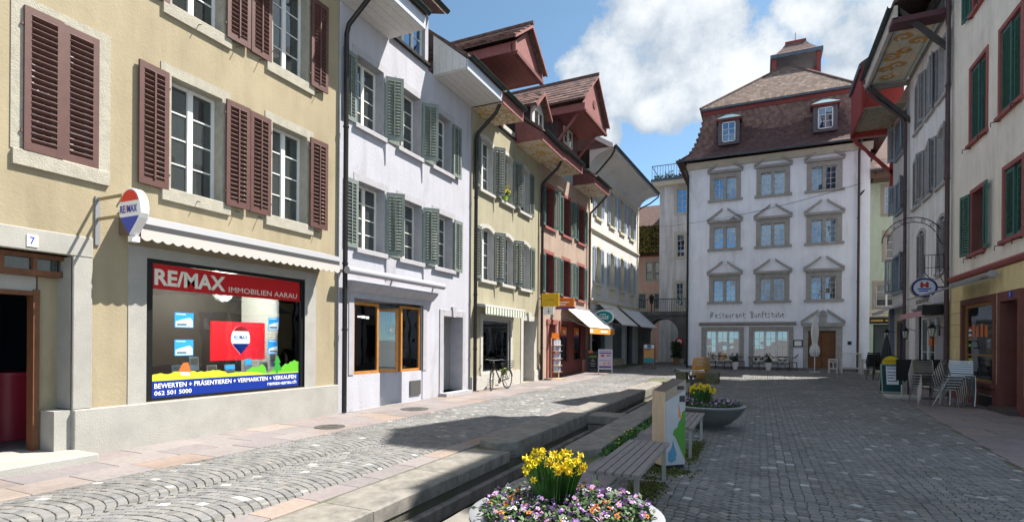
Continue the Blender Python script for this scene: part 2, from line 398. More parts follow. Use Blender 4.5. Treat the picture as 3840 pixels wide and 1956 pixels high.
pl = sheet('left_pavement', [-8.9,-6.95], [0.2,10,20]+fine+[38], -0.018, m_joint); tag(pl, kind='structure')
slabs(pl, lambda y: -8.66, lambda y: -6.97, 1.6, 29.5, 3, 0.5, 1.0, m_slab, 0.004)
pr = sheet('right_pavement', [3.9,5.9], [2,10,20]+fine, -0.03, m_joint); tag(pr, kind='structure')
slabs(pr, lambda y: min(xr(y), 4.3)+.005, lambda y: 5.62, 5.5, 30.2, 4, 0.5, 0.95, m_slab_r, 0.006)
ks = sheet('channel_border_paving', [-4.42,-4.05], [0.8,10,22], -0.018, m_joint); tag(ks, kind='structure')
slabs(ks, lambda y: -4.41, lambda y: -4.09, 1.5, 22.2, 1, 0.35, 0.7, m_slab, 0.004)
kr = sheet('bench_paving', [-2.1,-1.56], [0.8,10,22,22.5], -0.018, m_joint); tag(kr, kind='structure')
slabs(kr, lambda y: -2.09, lambda y: -1.57, 1.5, 22.2, 1, 0.5, 1.0, m_slab_r, 0.004)
# town stream in its stone channel
ch = MB()
for sx, xx in ((1, CH0), (-1, CH1)):
    ch.box(min(xx, xx-sx*.25), max(xx, xx-sx*.25), CHY0, CHY1, -1.1, -0.155)
ch.box(CH0, CH1, CHY1, CHY1+.3, -1.1, -.155); ch.box(CH0-.25, CH1+.25, CHY0-.3, CHY1+.3, -1.3, -1.1)
cho = ch.build('stream_channel', m_kerb_moss, None, bevel=.01); tag(cho, kind='structure')
lg = MB().box(CH0+.001, CH0+.1, CHY0, CHY1-.002, -0.42, -0.255).build('ledge', m_kerb, cho, bevel=.012)
lg2 = MB().box(CH1-.1, CH1-.001, CHY0, CHY1-.002, -0.42, -0.27).build('ledge', m_kerb, cho, bevel=.012)
wtr = mat('stream water', (0.012,0.016,0.014), rough=0.08, bump=0.25, bscale=9, spec=0.6)
w_ = MB().box(CH0+.001, CH1-.001, CHY0+.001, CHY1-.001, -1.05, -0.86).build('stream_water', wtr); tag(w_, kind='structure')
def kerb(x0, x1, y0, y1, z0, z1, name='kerb_stone'):
    """one kerb stone: chipped, slightly wandering edges"""
    n = max(2, int((y1-y0)/.16)); b = MB(); vs_ = []; J = lambda a: rnd.uniform(-a, a)
    for k in range(n+1):
        y = y0+.004+(y1-y0-.008)*k/n; c = .014+abs(rnd.gauss(0, .007)); c2 = .014+abs(rnd.gauss(0, .007)); e_ = .012 if k in (0, n) else 0
        vs_ += [(x0, y, z0), (x1, y, z0), (x1+J(.004), y, z1-c), (x1-c+J(.003), y, z1-e_+J(.003)), (x0+c2+J(.003), y, z1-e_+J(.003)), (x0+J(.004), y, z1-c2)]
    fs = [(5,4,3,2,1,0), tuple(n*6+i for i in range(6))]
    for k in range(n):
        for i in range(6): j = (i+1) % 6; fs.append((k*6+i, k*6+j, (k+1)*6+j, (k+1)*6+i))
    return b.add(vs_, fs).build(name, m_kerb, cho)
y = 1.0
for L in (1.3, 1.9, 1.6, 1.55): kerb(-4.04, CH0+.02, y, y+L, -0.15, 0.012); y += L
# the raised far run starts with a bevelled end
MB().prism([(-4.0,7.50),(-3.62,7.36),(CH0+.02,7.62),(CH0+.02,9.2),(-4.0,9.2)], -.15, 0.115, 'z').build('kerb_stone', m_kerb, cho, bevel=.012)
for a_, b_ in ((9.2,11.1),(11.1,13.2),(13.2,15.2),(15.2,17.4),(17.4,19.4),(19.4,21.5)): kerb(-4.0, CH0+.02, a_, b_, -0.15, 0.115)
y = 1.0
for L in (1.7, 2.1, 1.9): kerb(CH1-.02, -2.11, y, y+L, -0.15, 0.012); y += L
MB().prism([(CH1-.02,7.62),(-2.4,7.36),(-2.11,7.75),(-2.11,9.6),(CH1-.02,9.6)], -.15, 0.10, 'z').build('kerb_stone', m_kerb, cho, bevel=.012)
for a_, b_ in ((9.6,11.5),(11.5,13.6),(13.6,15.8),(15.8,17.9),(17.9,19.8),(19.8,21.5)): kerb(CH1-.02, -2.11, a_, b_, -0.15, 0.10)
kerb(CH0+.03, CH1-.03, 11.3, 12.0, -0.10, 0.085, 'bridging_slab'); kerb(CH0+.03, CH1-.03, 11.32, 11.5, -0.86, -0.11, 'sluice_stone')
kerb(-4.0, -2.11, 21.52, 22.3, -0.285, 0.10, 'end_stone')

m_cast = mat('cast iron cover', (.10,.095,.09), rough=.6, metal=.4, var=.3, vscale=20)
for i, (x, y, r_) in enumerate(((-7.45,7.9,.28),(-7.6,10.9,.34))):
    e = thing('drain_cover', ['round iron cover in the left pavement before the shop window','round iron cover in the left pavement before the lavender house'][i], 'manhole cover', (x, y, .008), 0, 'iron covers in the paving')
    MB().lathe([(r_,-.02),(r_,.006),(r_-.02,.008),(r_-.03,.004),(.001,.004)], 32).build('plate', m_cast, e); MB().lathe([(r_*.5,.004),(r_*.5,.009),(r_*.45,.009),(r_*.45,.004)], 28).build('ring', m_cast, e)

# ================================================================ BUILDING HELPERS
m_white = mat('white window paint', (0.666,0.666,0.657), rough=0.45, var=0.05, vscale=8)
m_glass = glass('window glass', (0.035,0.042,0.042), 0.10)
m_glass_sky = glass('window glass with painted sky blue', (0.012,0.03,0.065), 0.27, tint=(.55,.76,1.0))  # blue of the reflected sky put into base colour and tint
m_glass_mid = glass('window glass with dim reflection', (0.03,0.035,0.04), 0.14, tint=(.85,.9,1.0))  # darker reflection of the lower panes put into the glass
m_clear = glass('shop glass', (0.93,0.96,0.96), 0.035, clear=True)
m_curtain = mat('curtain', (0.34,0.40,0.36), rough=0.95)
m_metal_d = mat('dark pipe metal', (0.035,0.032,0.032), rough=0.45, metal=0.6, var=0.3)
m_pipe_br = mat('brown pipe metal', (0.075,0.045,0.048), rough=0.5, metal=0.2, var=0.2)
m_gutter = mat('green copper gutter', (0.035,0.055,0.05), rough=0.45, metal=0.4, var=0.4, vscale=6)
m_iron = mat('wrought iron', (0.018,0.018,0.022), rough=0.55, metal=0.5)
TILE = [(0.0, (0.085,0.05,0.05)), (0.35, (0.13,0.075,0.07)), (0.7, (0.20,0.115,0.10)), (1.0, (0.30,0.18,0.15))]
m_tile = random_mat('clay roof tile', TILE, bump=0.5, bscale=50, var=0.2)
m_tile_a = random_mat('clay roof tile field', TILE, bump=0.5, bscale=50, var=0.2, attr='tone')
m_tile_flat = mat('clay roof', (0.13,0.078,0.07), rough=0.9, var=0.5, vscale=9, bump=0.8, bscale=14)
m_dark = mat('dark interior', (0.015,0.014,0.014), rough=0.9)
def wall(h, W_, Ht, holes, m, depth=9.0, z0=-0.4, x0=0.0, rev=0.24, name='wall', m_back=None):
    """front wall with real openings and reveals, plus the other three walls"""
    b = MB(); xs = sorted(set([x0, x0+W_]+[v for q in holes for v in q[:2]])); zs = sorted(set([z0, Ht]+[v for q in holes for v in q[2:4]]))
    for i in range(len(xs)-1):
        for j in range(len(zs)-1):
            cx, cz = (xs[i]+xs[i+1])/2, (zs[j]+zs[j+1])/2
            if any(q[0] < cx < q[1] and q[2] < cz < q[3] for q in holes): continue
            b.add([(xs[i],0,zs[j]),(xs[i+1],0,zs[j]),(xs[i+1],0,zs[j+1]),(xs[i],0,zs[j+1])], [(0,1,2,3)])
    for q in holes:
        a, c, z, t_ = q[:4]; r_ = q[4] if len(q) > 4 else rev
        b.add([(a,0,z),(a,r_,z),(a,r_,t_),(a,0,t_)], [(0,1,2,3)]); b.add([(c,0,z),(c,0,t_),(c,r_,t_),(c,r_,z)], [(0,1,2,3)])
        b.add([(a,0,t_),(a,r_,t_),(c,r_,t_),(c,0,t_)], [(0,1,2,3)]); b.add([(a,0,z),(c,0,z),(c,r_,z),(a,r_,z)], [(0,1,2,3)])
    X0, X1 = x0, x0+W_
    b.add([(X0,0,z0),(X0,depth,z0),(X1,depth,z0),(X1,0,z0),(X0,0,Ht),(X0,depth,Ht),(X1,depth,Ht),(X1,0,Ht)], [(0,4,5,1),(1,5,6,2),(2,6,7,3),(4,7,6,5)])
    return b.build(name, m, h)
def casement(h, x0, x1, z0, z1, y=0.16, rows=4, leaves=2, bars=0, fm=None, gm=None, fw=0.055, name='window', sill=None, surround=None, mullion=0.0, curtain=False):
    """window part: painted frame with glazing bars, each pane its own piece; optional sill and stone surround"""
    fm = fm or m_white; gm = gm or m_glass
    w, ht = x1-x0, z1-z0
    e = empty(name, (x0, 0, z0), 0, h)
    key = ('cas', round(w, 2), round(ht, 2), rows, leaves, bars, fw, mullion)
    def mk():
        b = MB(); panes = []
        b.box(0, fw, 0, .06, 0, ht); b.box(w-fw, w, 0, .06, 0, ht); b.box(fw, w-fw, 0, .06, 0, fw*1.2); b.box(fw, w-fw, 0, .06, ht-fw, ht)
        gap = mullion if mullion else fw*1.7
        lw = (w-2*fw-(leaves-1)*gap)/leaves
        for l in range(leaves):
            a = fw+l*(lw+gap)
            if l: 
                if not mullion: b.box(a-gap, a, -.012, .06, fw*1.2, ht-fw)
            ncol = bars+1; cw = lw/ncol; bt = 0.022
            for c in range(1, ncol): b.box(a+c*cw-bt/2, a+c*cw+bt/2, .012, .05, fw*1.2, ht-fw)
            rh = (ht-fw*2.2)/rows
            for r_ in range(1, rows): b.box(a+.002, a+lw-.002, .010, .052, fw*1.2+r_*rh-bt/2, fw*1.2+r_*rh+bt/2)
            for c in range(ncol):
                for r_ in range(rows): panes.append((a+c*cw, a+(c+1)*cw, fw*1.2+r_*rh, fw*1.2+(r_+1)*rh))
        pm = [MB().box(-(p[1]-p[0])/2, (p[1]-p[0])/2, -.003, .003, -(p[3]-p[2])/2, (p[3]-p[2])/2).mesh('pane') for p in panes[:1]]
        return b.mesh('window_frame'), panes, pm[0]
    fr, panes, pm = cached(key, mk)
    link('frame', fr, fm, e, (0, y, 0))
    for p in panes: link('pane', pm, gm, e, ((p[0]+p[1])/2, y+.03, (p[2]+p[3])/2), (rnd.uniform(-.006,.006), 0, rnd.uniform(-.008,.008)))
    if mullion:
        gapx = fw+(w-2*fw-mullion)/2
        MB().box(gapx, gapx+mullion, -.02, .2, 0, ht).build('stone_mullion', surround[2] if surround else fm, e)
    if sill:
        ext, proj, th, sm = sill; a = surround[0] if surround else 0
        MB().cbox(-ext, w+ext, -proj, y+.02, -th, 0.0, .012).build('sill', sm, e)
    if surround:
        sw, pr_, sm = surround; b = MB()
        lo = 0 if sill else -sw
        yd = y-.004
        b.box(-sw, .005, -pr_, yd, lo, ht+sw); b.box(w-.005, w+sw, -pr_, yd, lo, ht+sw); b.box(.005, w-.005, -pr_, yd, ht-.005, ht+sw)
        if not sill: b.box(.005, w-.005, -pr_, yd, -sw, .005)
        b.build('stone_surround', sm, e)
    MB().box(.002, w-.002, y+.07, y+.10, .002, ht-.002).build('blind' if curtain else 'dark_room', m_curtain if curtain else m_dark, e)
    return e
def shutter(h, x, z0, w, ht, m, ang=0.0, y=-0.09, n=None, bar=True, side=1, mid=False):
    """louvred leaf hinged at x; side=1 swings to the right of its hinge, -1 to the left. Slats are separate pieces."""
    n = n or int(ht/0.088); fw = 0.075; th = .038
    def mk():
        b = MB(); b.box(0, fw, 0, th, 0, ht); b.box(w-fw, w, 0, th, 0, ht); b.box(fw, w-fw, .001, th-.001, 0, fw*1.5); b.box(fw, w-fw, .001, th-.001, ht-fw*1.3, ht)
        if mid: b.box(fw, w-fw, .001, th-.001, ht*.46, ht*.46+.07)
        if bar: b.box(w/2-.014, w/2+.014, -.022, .0, fw*1.5, ht-fw*1.4)
        b.box(-.03, .05, .012, .03, ht*.12, ht*.12+.035); b.box(-.03, .05, .012, .03, ht*.86, ht*.86+.035)
        s_ = MB(); lw = w-2*fw; M_ = Matrix.Rotation(R(-38), 4, 'X'); s_.box(-lw/2, lw/2, -.034, .034, -.006, .006, M_)
        return b.mesh('shutter'), s_.mesh('slat')
    if bar: ang += -side*rnd.uniform(0.0, 0.07)
    fr, sl = cached(('sh', round(w, 2), round(ht, 2), bar, mid), mk)
    o = link('shutter', fr, m, h, (x, y, z0), (0, 0, (0 if side > 0 else math.pi)+ang))
    if side < 0: o.scale = (1, -1, 1)
    z = fw*1.5+.03; dz = (ht-fw*2.8-.05)/(n-1)
    for k in range(n):
        zc = z+k*dz
        if mid and abs(zc-ht*.46-.035) < .05: continue
        link('slat', sl, m, o, (w/2, th/2, zc))
    return o
def pipe(h, pts, r, m, name='downpipe', brackets=()):
    o = MB().tube(pts, r, 10).build(name, m, h, smooth=True)
    for z in brackets:
        p = pts[-1]; MB().tube([(p[0],p[1],z-.02),(p[0],p[1],z+.02)], r*1.25, 10).build('pipe_clip', m, o)
    return o
def gutter(h, x0, x1, y, z, r=0.075, m=None):
    b = MB(); n = 8; vs_ = []
    for x in (x0, x1):
        for rr in (r, r-.008):
            for k in range(n+1):
                q = math.pi+math.pi*k/n; vs_.append((x, y+rr*math.cos(q), z+rr*math.sin(q)))
    c = n+1; fs = []
    for k in range(n):
        fs.append((k, 2*c+k, 2*c+k+1, k+1)); fs.append((c+k, c+k+1, 3*c+k+1, 3*c+k)); fs.append((k, k+1, c+k+1, c+k)); fs.append((2*c+k, 3*c+k, 3*c+k+1, 2*c+k+1))
    b.add(vs_, fs); b.tube([(x0, y-r, z), (x1, y-r, z)], .012, 6)
    return b.build('gutter', m or m_gutter, h, smooth=True)
def boards_soffit(h, x0, x1, z, over, n, m, name='soffit_board', th=.025, along=True, y0=0.0):
    d = over/n
    for k in range(n): MB().box(x0, x1, y0-(k+1)*d+.004, y0-k*d-.004, z, z+th).build(name, m, h)
def roof_slab(h, x0, x1, y0, z0, y1, z1, th=.12, m=None, name='roof'):
    return MB().prism([(y0,z0),(y1,z1),(y1,z1+th),(y0,z0+th)], x0, x1, 'x').build(name, m or m_tile_flat, h)
def tile_rows(parent, fn, nu, nv, m, tw, tl, stuff=False, name='tile'):
    """overlapping plain tiles laid on a surface fn(u,v)->(point, xdir, updir); each a piece of its own"""
    me = cached(('tile', round(tw, 2), round(tl, 2)), lambda: MB().box(-tw/2+.004, tw/2-.004, -.012, .010, -.03, tl*1.08).mesh('tile'))
    for j in range(nv):
        for i in range(nu):
            u = (i+.5+(.5 if j % 2 else 0))/nu
            if u > 1: continue
            p, xd, ud = fn(u, j/nv); xd.normalize(); ud.normalize(); nn = xd.cross(ud)
            M_ = Matrix((xd, -nn, ud)).transposed().to_4x4(); M_.translation = p
            o = link(name, me, m, parent); o.matrix_local = M_ @ Matrix.Rotation(R(rnd.uniform(4.5, 7.5)), 4, 'X')
def finish(h, x0):
    """move a house's Empty to the foot of its front corner without moving the house"""
    M_ = Matrix.Rotation(h.rotation_euler.z, 4, 'Z'); h.location = h.location+(M_ @ Vector((x0, 0, 0)))
    for c in h.children: c.location.x -= x0
def arched_surround(e, w, ht, y, sw, pr_, rise, m):
    """stone frame with a segmental arch over the opening"""
    b = MB(); b.box(-sw, .005, -pr_, y-.004, 0, ht-rise); b.box(w-.005, w+sw, -pr_, y-.004, 0, ht-rise)
    n = 10; lo = []; up = []
    for k in range(n+1):
        t_ = k/n; x = -sw+(w+2*sw)*t_; q = 1-(2*t_-1)**2
        xi = min(max(x, 0.005), w-.005)
        lo.append((xi, ht-rise+rise*(1-(2*xi/w-1)**2)) ); up.append((x, ht-rise+rise*q*1.05+sw*.9))
    for k in range(n): b.prism([lo[k], lo[k+1], up[k+1], up[k]], -pr_-.004, y-.004, 'y')
    b.prism([(-sw, ht-rise), (.005, ht-rise), up[0]], -pr_-.003, y-.005, 'y'); b.prism([(w-.005, ht-rise), (w+sw, ht-rise), up[-1]], -pr_-.003, y-.005, 'y')
    return b.build('stone_surround', m, e)
def valance(x0, x1, y, zt, zb, nsc, amp, m, parent, name='valance', th=.006):
    b = MB(); n = nsc*8; top = []; bot = []
    for k in range(n+1):
        x = x0+(x1-x0)*k/n; ph = (k/8.0) % 1.0
        bot.append((x, zb+amp*(1-math.sin(math.pi*ph))*.9)); top.append((x, zt))
    for k in range(n): b.add([(bot[k][0],y,bot[k][1]),(bot[k+1][0],y,bot[k+1][1]),(top[k+1][0],y,zt),(top[k][0],y,zt),(bot[k][0],y+th,bot[k][1]),(bot[k+1][0],y+th,bot[k+1][1]),(top[k+1][0],y+th,zt),(top[k][0],y+th,zt)], [(0,1,2,3),(7,6,5,4),(0,4,5,1)])
    return b.build(name, m, parent)
def shop_room(h, x0, x1, y0, y1, z0, z1, m_wall, m_floor, m_back=None, name='shop_room'):
    b = MB(); b.box(x0-.05, x0, y0, y1, z0, z1); b.box(x1, x1+.05, y0, y1, z0, z1); b.box(x0, x1, y0, y1, z1, z1+.05)
    o = b.build(name, m_wall, h); MB().box(x0, x1, y0, y1, z0-.06, z0).build('room_floor', m_floor, o); MB().box(x0-.05, x1+.05, y1, y1+.05, z0, z1+.05).build('room_back', m_back or m_wall, o)
    return o

# ================================================================ HOUSE A: yellow house with the estate agent
m_yel = plaster('yellow render', (0.329,0.278,0.188), var=0.15, bump=0.22)
m_stoneA = mat('cream sandstone', (0.356,0.333,0.279), rough=0.92, var=0.14, vscale=6, bump=0.5, bscale=50, spec=.2)
m_plinth = mat('pale cement plinth', (0.337,0.325,0.302), rough=0.95, var=0.12, vscale=2, bump=0.3, bscale=60, spec=.2)
m_shutA = mat('oxblood shutter paint', (0.098,0.045,0.040), rough=0.5, var=0.15, vscale=6)
m_brown = wood('brown door wood', (0.16,0.065,0.03))
A = thing('yellow_house', 'cream yellow house with oxblood louvred shutters and estate agent shop window', 'house', (-8.7, 0, 0), R(90))
WA = [(3.72,4.55,4.09,5.92),(5.61,6.53,4.09,5.92),(7.6,8.5,4.09,5.92),(3.72,4.55,7.07,8.90),(5.61,6.53,7.07,8.90),(7.6,8.5,7.07,8.90)]
wall(A, 9.42+.6, 9.95, WA+[(2.5,4.25,.10,2.80,.02),(5.25,8.47,.67,2.92,.06)], m_yel, x0=-.6)
for i, q in enumerate(WA):
    casement(A, *q, y=.20, rows=4, leaves=2, sill=(.15, .05, .205, m_stoneA), surround=(.165, .014, m_stoneA), curtain=(i in (1,2)))
    if q[0] < 4 and q[2] < 5:
        shutter(A, 3.68, 4.09, .435, 1.87, m_shutA, y=-.055, bar=False, side=1); shutter(A, 4.565, 4.09, .435, 1.87, m_shutA, y=-.055+.038, bar=False, side=-1)
    elif q[0] > 4:
        shutter(A, q[0]-.05, q[2]-.04, .475, 1.88, m_shutA, side=-1, y=-.05); shutter(A, q[1]+.03, q[2]-.04, .475, 1.88, m_shutA, side=1, y=-.09)
    if q[0] < 4 and q[2] > 5:
        shutter(A, q[0]-.05, q[2]-.04, .475, 1.88, m_shutA, side=-1, y=-.05); shutter(A, q[1]+.03, q[2]-.04, .475, 1.88, m_shutA, side=1, y=-.09)
pb = MB(); pb.box(4.25, 9.405, -.08, .05, -.3, .662); pb.build('plinth', m_plinth, A, bevel=.012)
MB().box(4.25, 4.49, -.03, .5, .664, 2.80).build('door_pilaster', m_plinth, A, bevel=.01); MB().box(4.05, 4.25, .0, .5, -.1, .66).build('door_pilaster_foot', m_plinth, A)
MB().box(2.0, 4.495, -.034, .06, 2.803, 3.09).build('door_lintel', m_plinth, A, bevel=.01)
MB().box(1.8, 4.28, -.62, .6, -.2, .115).build('door_step', m_plinth, A, bevel=.015)
tb = MB(); tb.box(2.5, 4.24, .22, .34, 2.50, 2.58); tb.box(2.5, 4.24, .20, .34, 2.74, 2.80)
for xx in (2.6, 3.1, 3.55, 3.9): tb.box(xx, xx+.05, .22, .33, 2.58, 2.74)
tr = tb.build('transom', m_brown, A); MB().box(2.5, 4.2, .27, .29, 2.58, 2.74).build('pane', m_glass, tr)
MB().box(4.02, 4.26, .36, .6, .115, 2.52).build('door_reveal', m_yel, A); MB().box(2.5, 4.0, .36, .6, 2.30, 2.50).build('door_header', m_plinth, A)
db = MB(); db.box(3.96, 4.03, .33, .5, .115, 2.32); db.box(2.5, 3.96, .34, .49, 2.24, 2.30); db.build('door_frame', m_brown, A)
dl = MB().box(0, .9, 0, .055, 0, 2.1).build('door_leaf', m_brown, A, loc=(2.88, .50, .13), rot=(0,0,R(14)))
MB().box(.72, .76, -.05, .0, .95, 1.05).build('handle', m_metal_d, dl)
m_navy = mat('navy wall', (0.10,0.12,0.17)); m_greyfl = mat('grey office floor', (0.22,0.22,0.23), rough=.5); m_reddesk = mat('red desk lacquer', (0.48,0.03,0.06), rough=.35)
shop_room(A, 2.0, 5.1, .62, 4.2, .115, 2.7, m_navy, m_greyfl, name='entrance_room')
MB().lathe([(0,.12),(.55,.12),(.55,1.08),(.62,1.08),(.62,1.14),(0,1.14)], 28).build('reception_desk', m_reddesk, A, smooth=True, loc=(4.35, 2.0, 0))
# shop front
MB().box(4.98, 5.25, -.012, .2, .664, 3.09).build('shop_surround', m_plinth, A); MB().box(8.47, 8.78, -.012, .2, .664, 3.09).build('shop_surround', m_plinth, A); MB().box(5.25, 8.47, -.012, .2, 2.92, 3.09).build('shop_surround', m_plinth, A)
m_black = mat('black frame', (0.008,0.008,0.009), rough=0.4)
fb = MB(); fb.box(5.25, 5.36, .02, .1, .67, 2.92); fb.box(8.38, 8.47, .02, .1, .67, 2.92); fb.box(5.36, 8.38, .02, .1, 2.86, 2.92); fb.box(5.36, 8.38, .02, .1, .67, .715)
sw = empty('shop_window', (0,0,0), 0, A); fb.build('frame', m_black, sw); MB().box(5.36, 8.38, .055, .06, .715, 2.86).build('pane', m_clear, sw)
m_red = mat('red film', (0.48,0.012,0.016), rough=.35); m_blue = mat('blue film', (0.008,0.03,0.24), rough=.35); m_wtxt = mat('white lettering', (0.80,0.80,0.78), rough=.5); m_cream_t = mat('cream lettering', (0.72,0.68,0.58), rough=.5)
MB().box(5.362, 8.378, .048, .052, 2.455, 2.856).build('red_banner', m_red, sw); MB().box(5.362, 8.378, .048, .052, .717, .985).build('blue_banner', m_blue, sw)
letters('lettering', 'RE/MAX', 1.25, .265, m_cream_t, sw, (5.40,.045,2.515), bold=.035); letters('lettering', 'IMMOBILIEN AARAU', 1.58, .098, m_cream_t, sw, (6.72,.045,2.515))
letters('lettering', 'BEWERTEN + PRÄSENTIEREN + VERMARKTEN + VERKAUFEN', 2.88, .098, m_wtxt, sw, (5.41,.045,.865), bold=.012)
letters('lettering', '062 501 5000', .62, .07, m_wtxt, sw, (5.41,.045,.755), bold=.012); letters('lettering', 'remax-aarau.ch', .72, .078, m_wtxt, sw, (7.58,.045,.765), bold=.01)
def hills(fn, m, y): 
    b = MB(); n = 90; xs = [5.364+3.012*k/n for k in range(n+1)]
    for k in range(n): b.add([(xs[k],y,.985),(xs[k+1],y,.985),(xs[k+1],y,.985+fn(xs[k+1])),(xs[k],y,.985+fn(xs[k]))], [(0,1,2,3)])
    return b.build('landscape_film', m, sw)
def bumps(x, lst): return max([0]+[a*math.sqrt(max(0, 1-((x-c)/w)**2))*(1+.05*math.sin(x*55)) for c, w, a in lst])
hills(lambda x: max(.015, bumps(x, [(8.25,.22,.25),(8.05,.16,.19),(7.3,.22,.16),(7.45,.12,.2),(6.9,.2,.08),(6.55,.18,.1),(7.9,.3,.1)])), mat('grass film green', (0.10,0.40,0.02)), .0535)
hills(lambda x: max(.02, bumps(x, [(5.5,.2,.12),(5.9,.35,.15),(6.45,.3,.13),(6.2,.2,.12),(7.0,.5,.07)])), mat('meadow film yellow', (0.48,0.55,0.02)), .0525)
MB().prism([(7.78,1.0),(7.84,1.0),(7.84,1.06),(7.93,1.06),(7.86,1.2),(7.9,1.2),(7.82,1.36),(7.74,1.2),(7.78,1.2),(7.70,1.06),(7.78,1.06)], .0505, .0515, 'y').build('fir_film', mat('fir film green', (0.02,0.26,0.03)), sw)
MB().prism([(5.84,1.06),(6.0,1.04),(6.0,1.14),(5.84,1.14)], .0505, .0515, 'y').build('house_film', m_wtxt, sw); MB().prism([(5.80,1.12),(6.02,1.10),(5.97,1.27),(5.88,1.26)], .049, .0502, 'y').build('roof_film', mat('orange film', (0.62,0.13,0.02)), sw)
m_gback = mat('matt black display wall', (0.012,0.012,0.013), rough=.7)
shop_room(A, 5.2, 8.55, .16, 2.0, .70, 2.95, mat('pale shop wall', (0.42,0.46,0.46)), mat('display floor', (0.10,0.10,0.10)), m_gback, name='display_room')
m_poster_b = mat('backlit poster blue', (0.03,0.27,0.62), rough=.5, emit=.45); m_poster_w = mat('backlit poster white', (0.72,0.76,0.80), rough=.5, emit=.35)
for x0, x1, z0, z1 in ((5.75,6.07,1.85,2.1),(5.75,6.07,1.38,1.65),(7.61,7.94,1.85,2.1),(7.61,7.94,1.38,1.66)):
    p = MB().box(x0, x1, .068, .074, z0, z1).build('poster', m_poster_b, sw)
    MB().prism([(x0+.015,z0+.015),(x1-.015,z0+.015),(x1-.015,z0+.12),(x1-.06,z0+.17),(x0+.10,z0+.13),(x0+.015,z0+.10)], .066, .0675, 'y').build('poster_print', m_poster_w, p); MB().box(x0+.03, x1-.12, .0635, .0655, z0+.03, z0+.07).build('poster_picture', mat('poster grey', (.25,.3,.35), emit=.2), p); MB().box(x0+.02, x1-.14, .0635, .0655, z1-.035, z1-.02).build('poster_title', m_poster_w, p)
def balloon_outline(cx, cz, H_, n=36):
    pts = []; Wd = H_*.80
    for k in range(n):
        q = 2*math.pi*k/n; x = math.sin(q); z = math.cos(q)
        zz_ = z*.5 if z > -.15 else -.075-(-z-.15)/.85*.50
        xx = x*(.5 if z > -.15 else .5*(max(0, 1-((-z-.15)/.85)**1.6)*.82+.14)/.96)
        pts.append((cx+xx*Wd, cz+(zz_+.07)*H_))
    return pts
def clipz(poly, z0, z1):
    out = poly
    for sgn, lim in ((1, z0), (-1, z1)):
        res = []
        for i in range(len(out)):
            a, b_ = out[i], out[(i+1) % len(out)]; da, db_ = sgn*(a[1]-lim), sgn*(b_[1]-lim)
            if da >= 0: res.append(a)
            if da*db_ < 0: t_ = da/(da-db_); res.append((a[0]+(b_[0]-a[0])*t_, lim))
        out = res
    return out
m_sred = mat('sign red', (0.62,0.03,0.015), rough=.35); m_sblue = mat('sign blue', (0.012,0.045,0.36), rough=.35); m_swhite = mat('sign white', (0.74,0.72,0.72), rough=.4)
rp = MB().box(6.72, 7.9, .50, .54, 1.26, 2.0).build('red_panel', mat('self glowing red panel', (0.55,0.012,0.018), rough=.4, emit=.38), A)  # panel's own glow stands in for the light falling on it
bo = balloon_outline(7.33, 1.63, .52)
MB().prism(bo, .49, .496, 'y').build('balloon_print', m_poster_w, rp); MB().prism(clipz(bo, 1.3, 1.58), .486, .489, 'y').build('balloon_print', m_sblue, rp); MB().prism(clipz(bo, 1.82, 2.0), .486, .489, 'y').build('balloon_print', m_sred, rp)  # white of the balloon shares the panel's added glow
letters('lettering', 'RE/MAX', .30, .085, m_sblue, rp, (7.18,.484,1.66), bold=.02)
m_card = random_mat('property card', [(0,(0.8,0.82,0.84)),(0.4,(0.6,0.72,0.85)),(0.7,(0.82,0.82,0.8)),(1,(0.5,0.65,0.78))], bump=0)
for x, z, w, ht in ((5.98,1.16,.20,.14),(6.0,1.02,.18,.12),(6.30,1.20,.17,.24),(6.62,1.1,.2,.18),(6.98,1.13,.22,.15),(7.05,1.0,.28,.14),(7.42,1.18,.16,.2),(7.5,1.02,.2,.16),(7.78,1.12,.18,.18),(8.02,1.2,.14,.26),(8.1,1.04,.2,.18),(8.28,1.02,.12,.14)):
    c_ = MB().box(x, x+w, .36, .37, z-.05, z-.05+ht).build('property_card', m_card, A, rot=(R(-6),0,0)); MB().box(x+.015, x+w-.015, .353, .359, z-.05+ht*.4, z-.05+ht*.9).build('card_photo', m_poster_b if rnd.random() < .4 else m_stoneA, c_)
# the display's ceiling lamp, lit
lamp = MB().tube([(6.9,1.3,2.72),(7.7,1.3,2.72)], .035, 8).build('lit_tube_lamp', mat('lamp glow', (1.0,0.86,0.6), emit=3.0), A)
ld = bpy.data.lights.new('display_lamp', 'POINT'); ld.energy = 40; ld.color = (1,.88,.72); ld.shadow_soft_size = .2; lo = bpy.data.objects.new('display_lamp', ld); COL.objects.link(lo); lo.parent = A; lo.location = (7.3, .95, 2.6)
# awning over the shop window
m_awn = mat('grey awning housing', (0.30,0.30,0.32), rough=.5); m_awnf = mat('cream awning fabric', (0.45,0.423,0.405), rough=.9)
aw = MB().prism([(-.02,3.56),(-.50,3.44),(-.52,3.34),(-.30,3.30),(-.02,3.30)], 4.86, 8.95, 'x').build('awning', m_awn, A)
MB().box(4.84, 4.862, -.42, -.01, 3.2, 3.56).build('end_cap', mat('brown end cap', (0.13,0.09,0.07)), aw); MB().prism([(-.30,3.298),(-.517,3.338),(-.517,3.26),(-.30,3.20)], 4.9, 8.93, 'x').build('front_bar', mat('dark awning bar', (0.05,0.05,0.055)), aw)
valance(4.86, 8.94, -.515, 3.262, 3.09, 26, .045, m_awnf, aw)
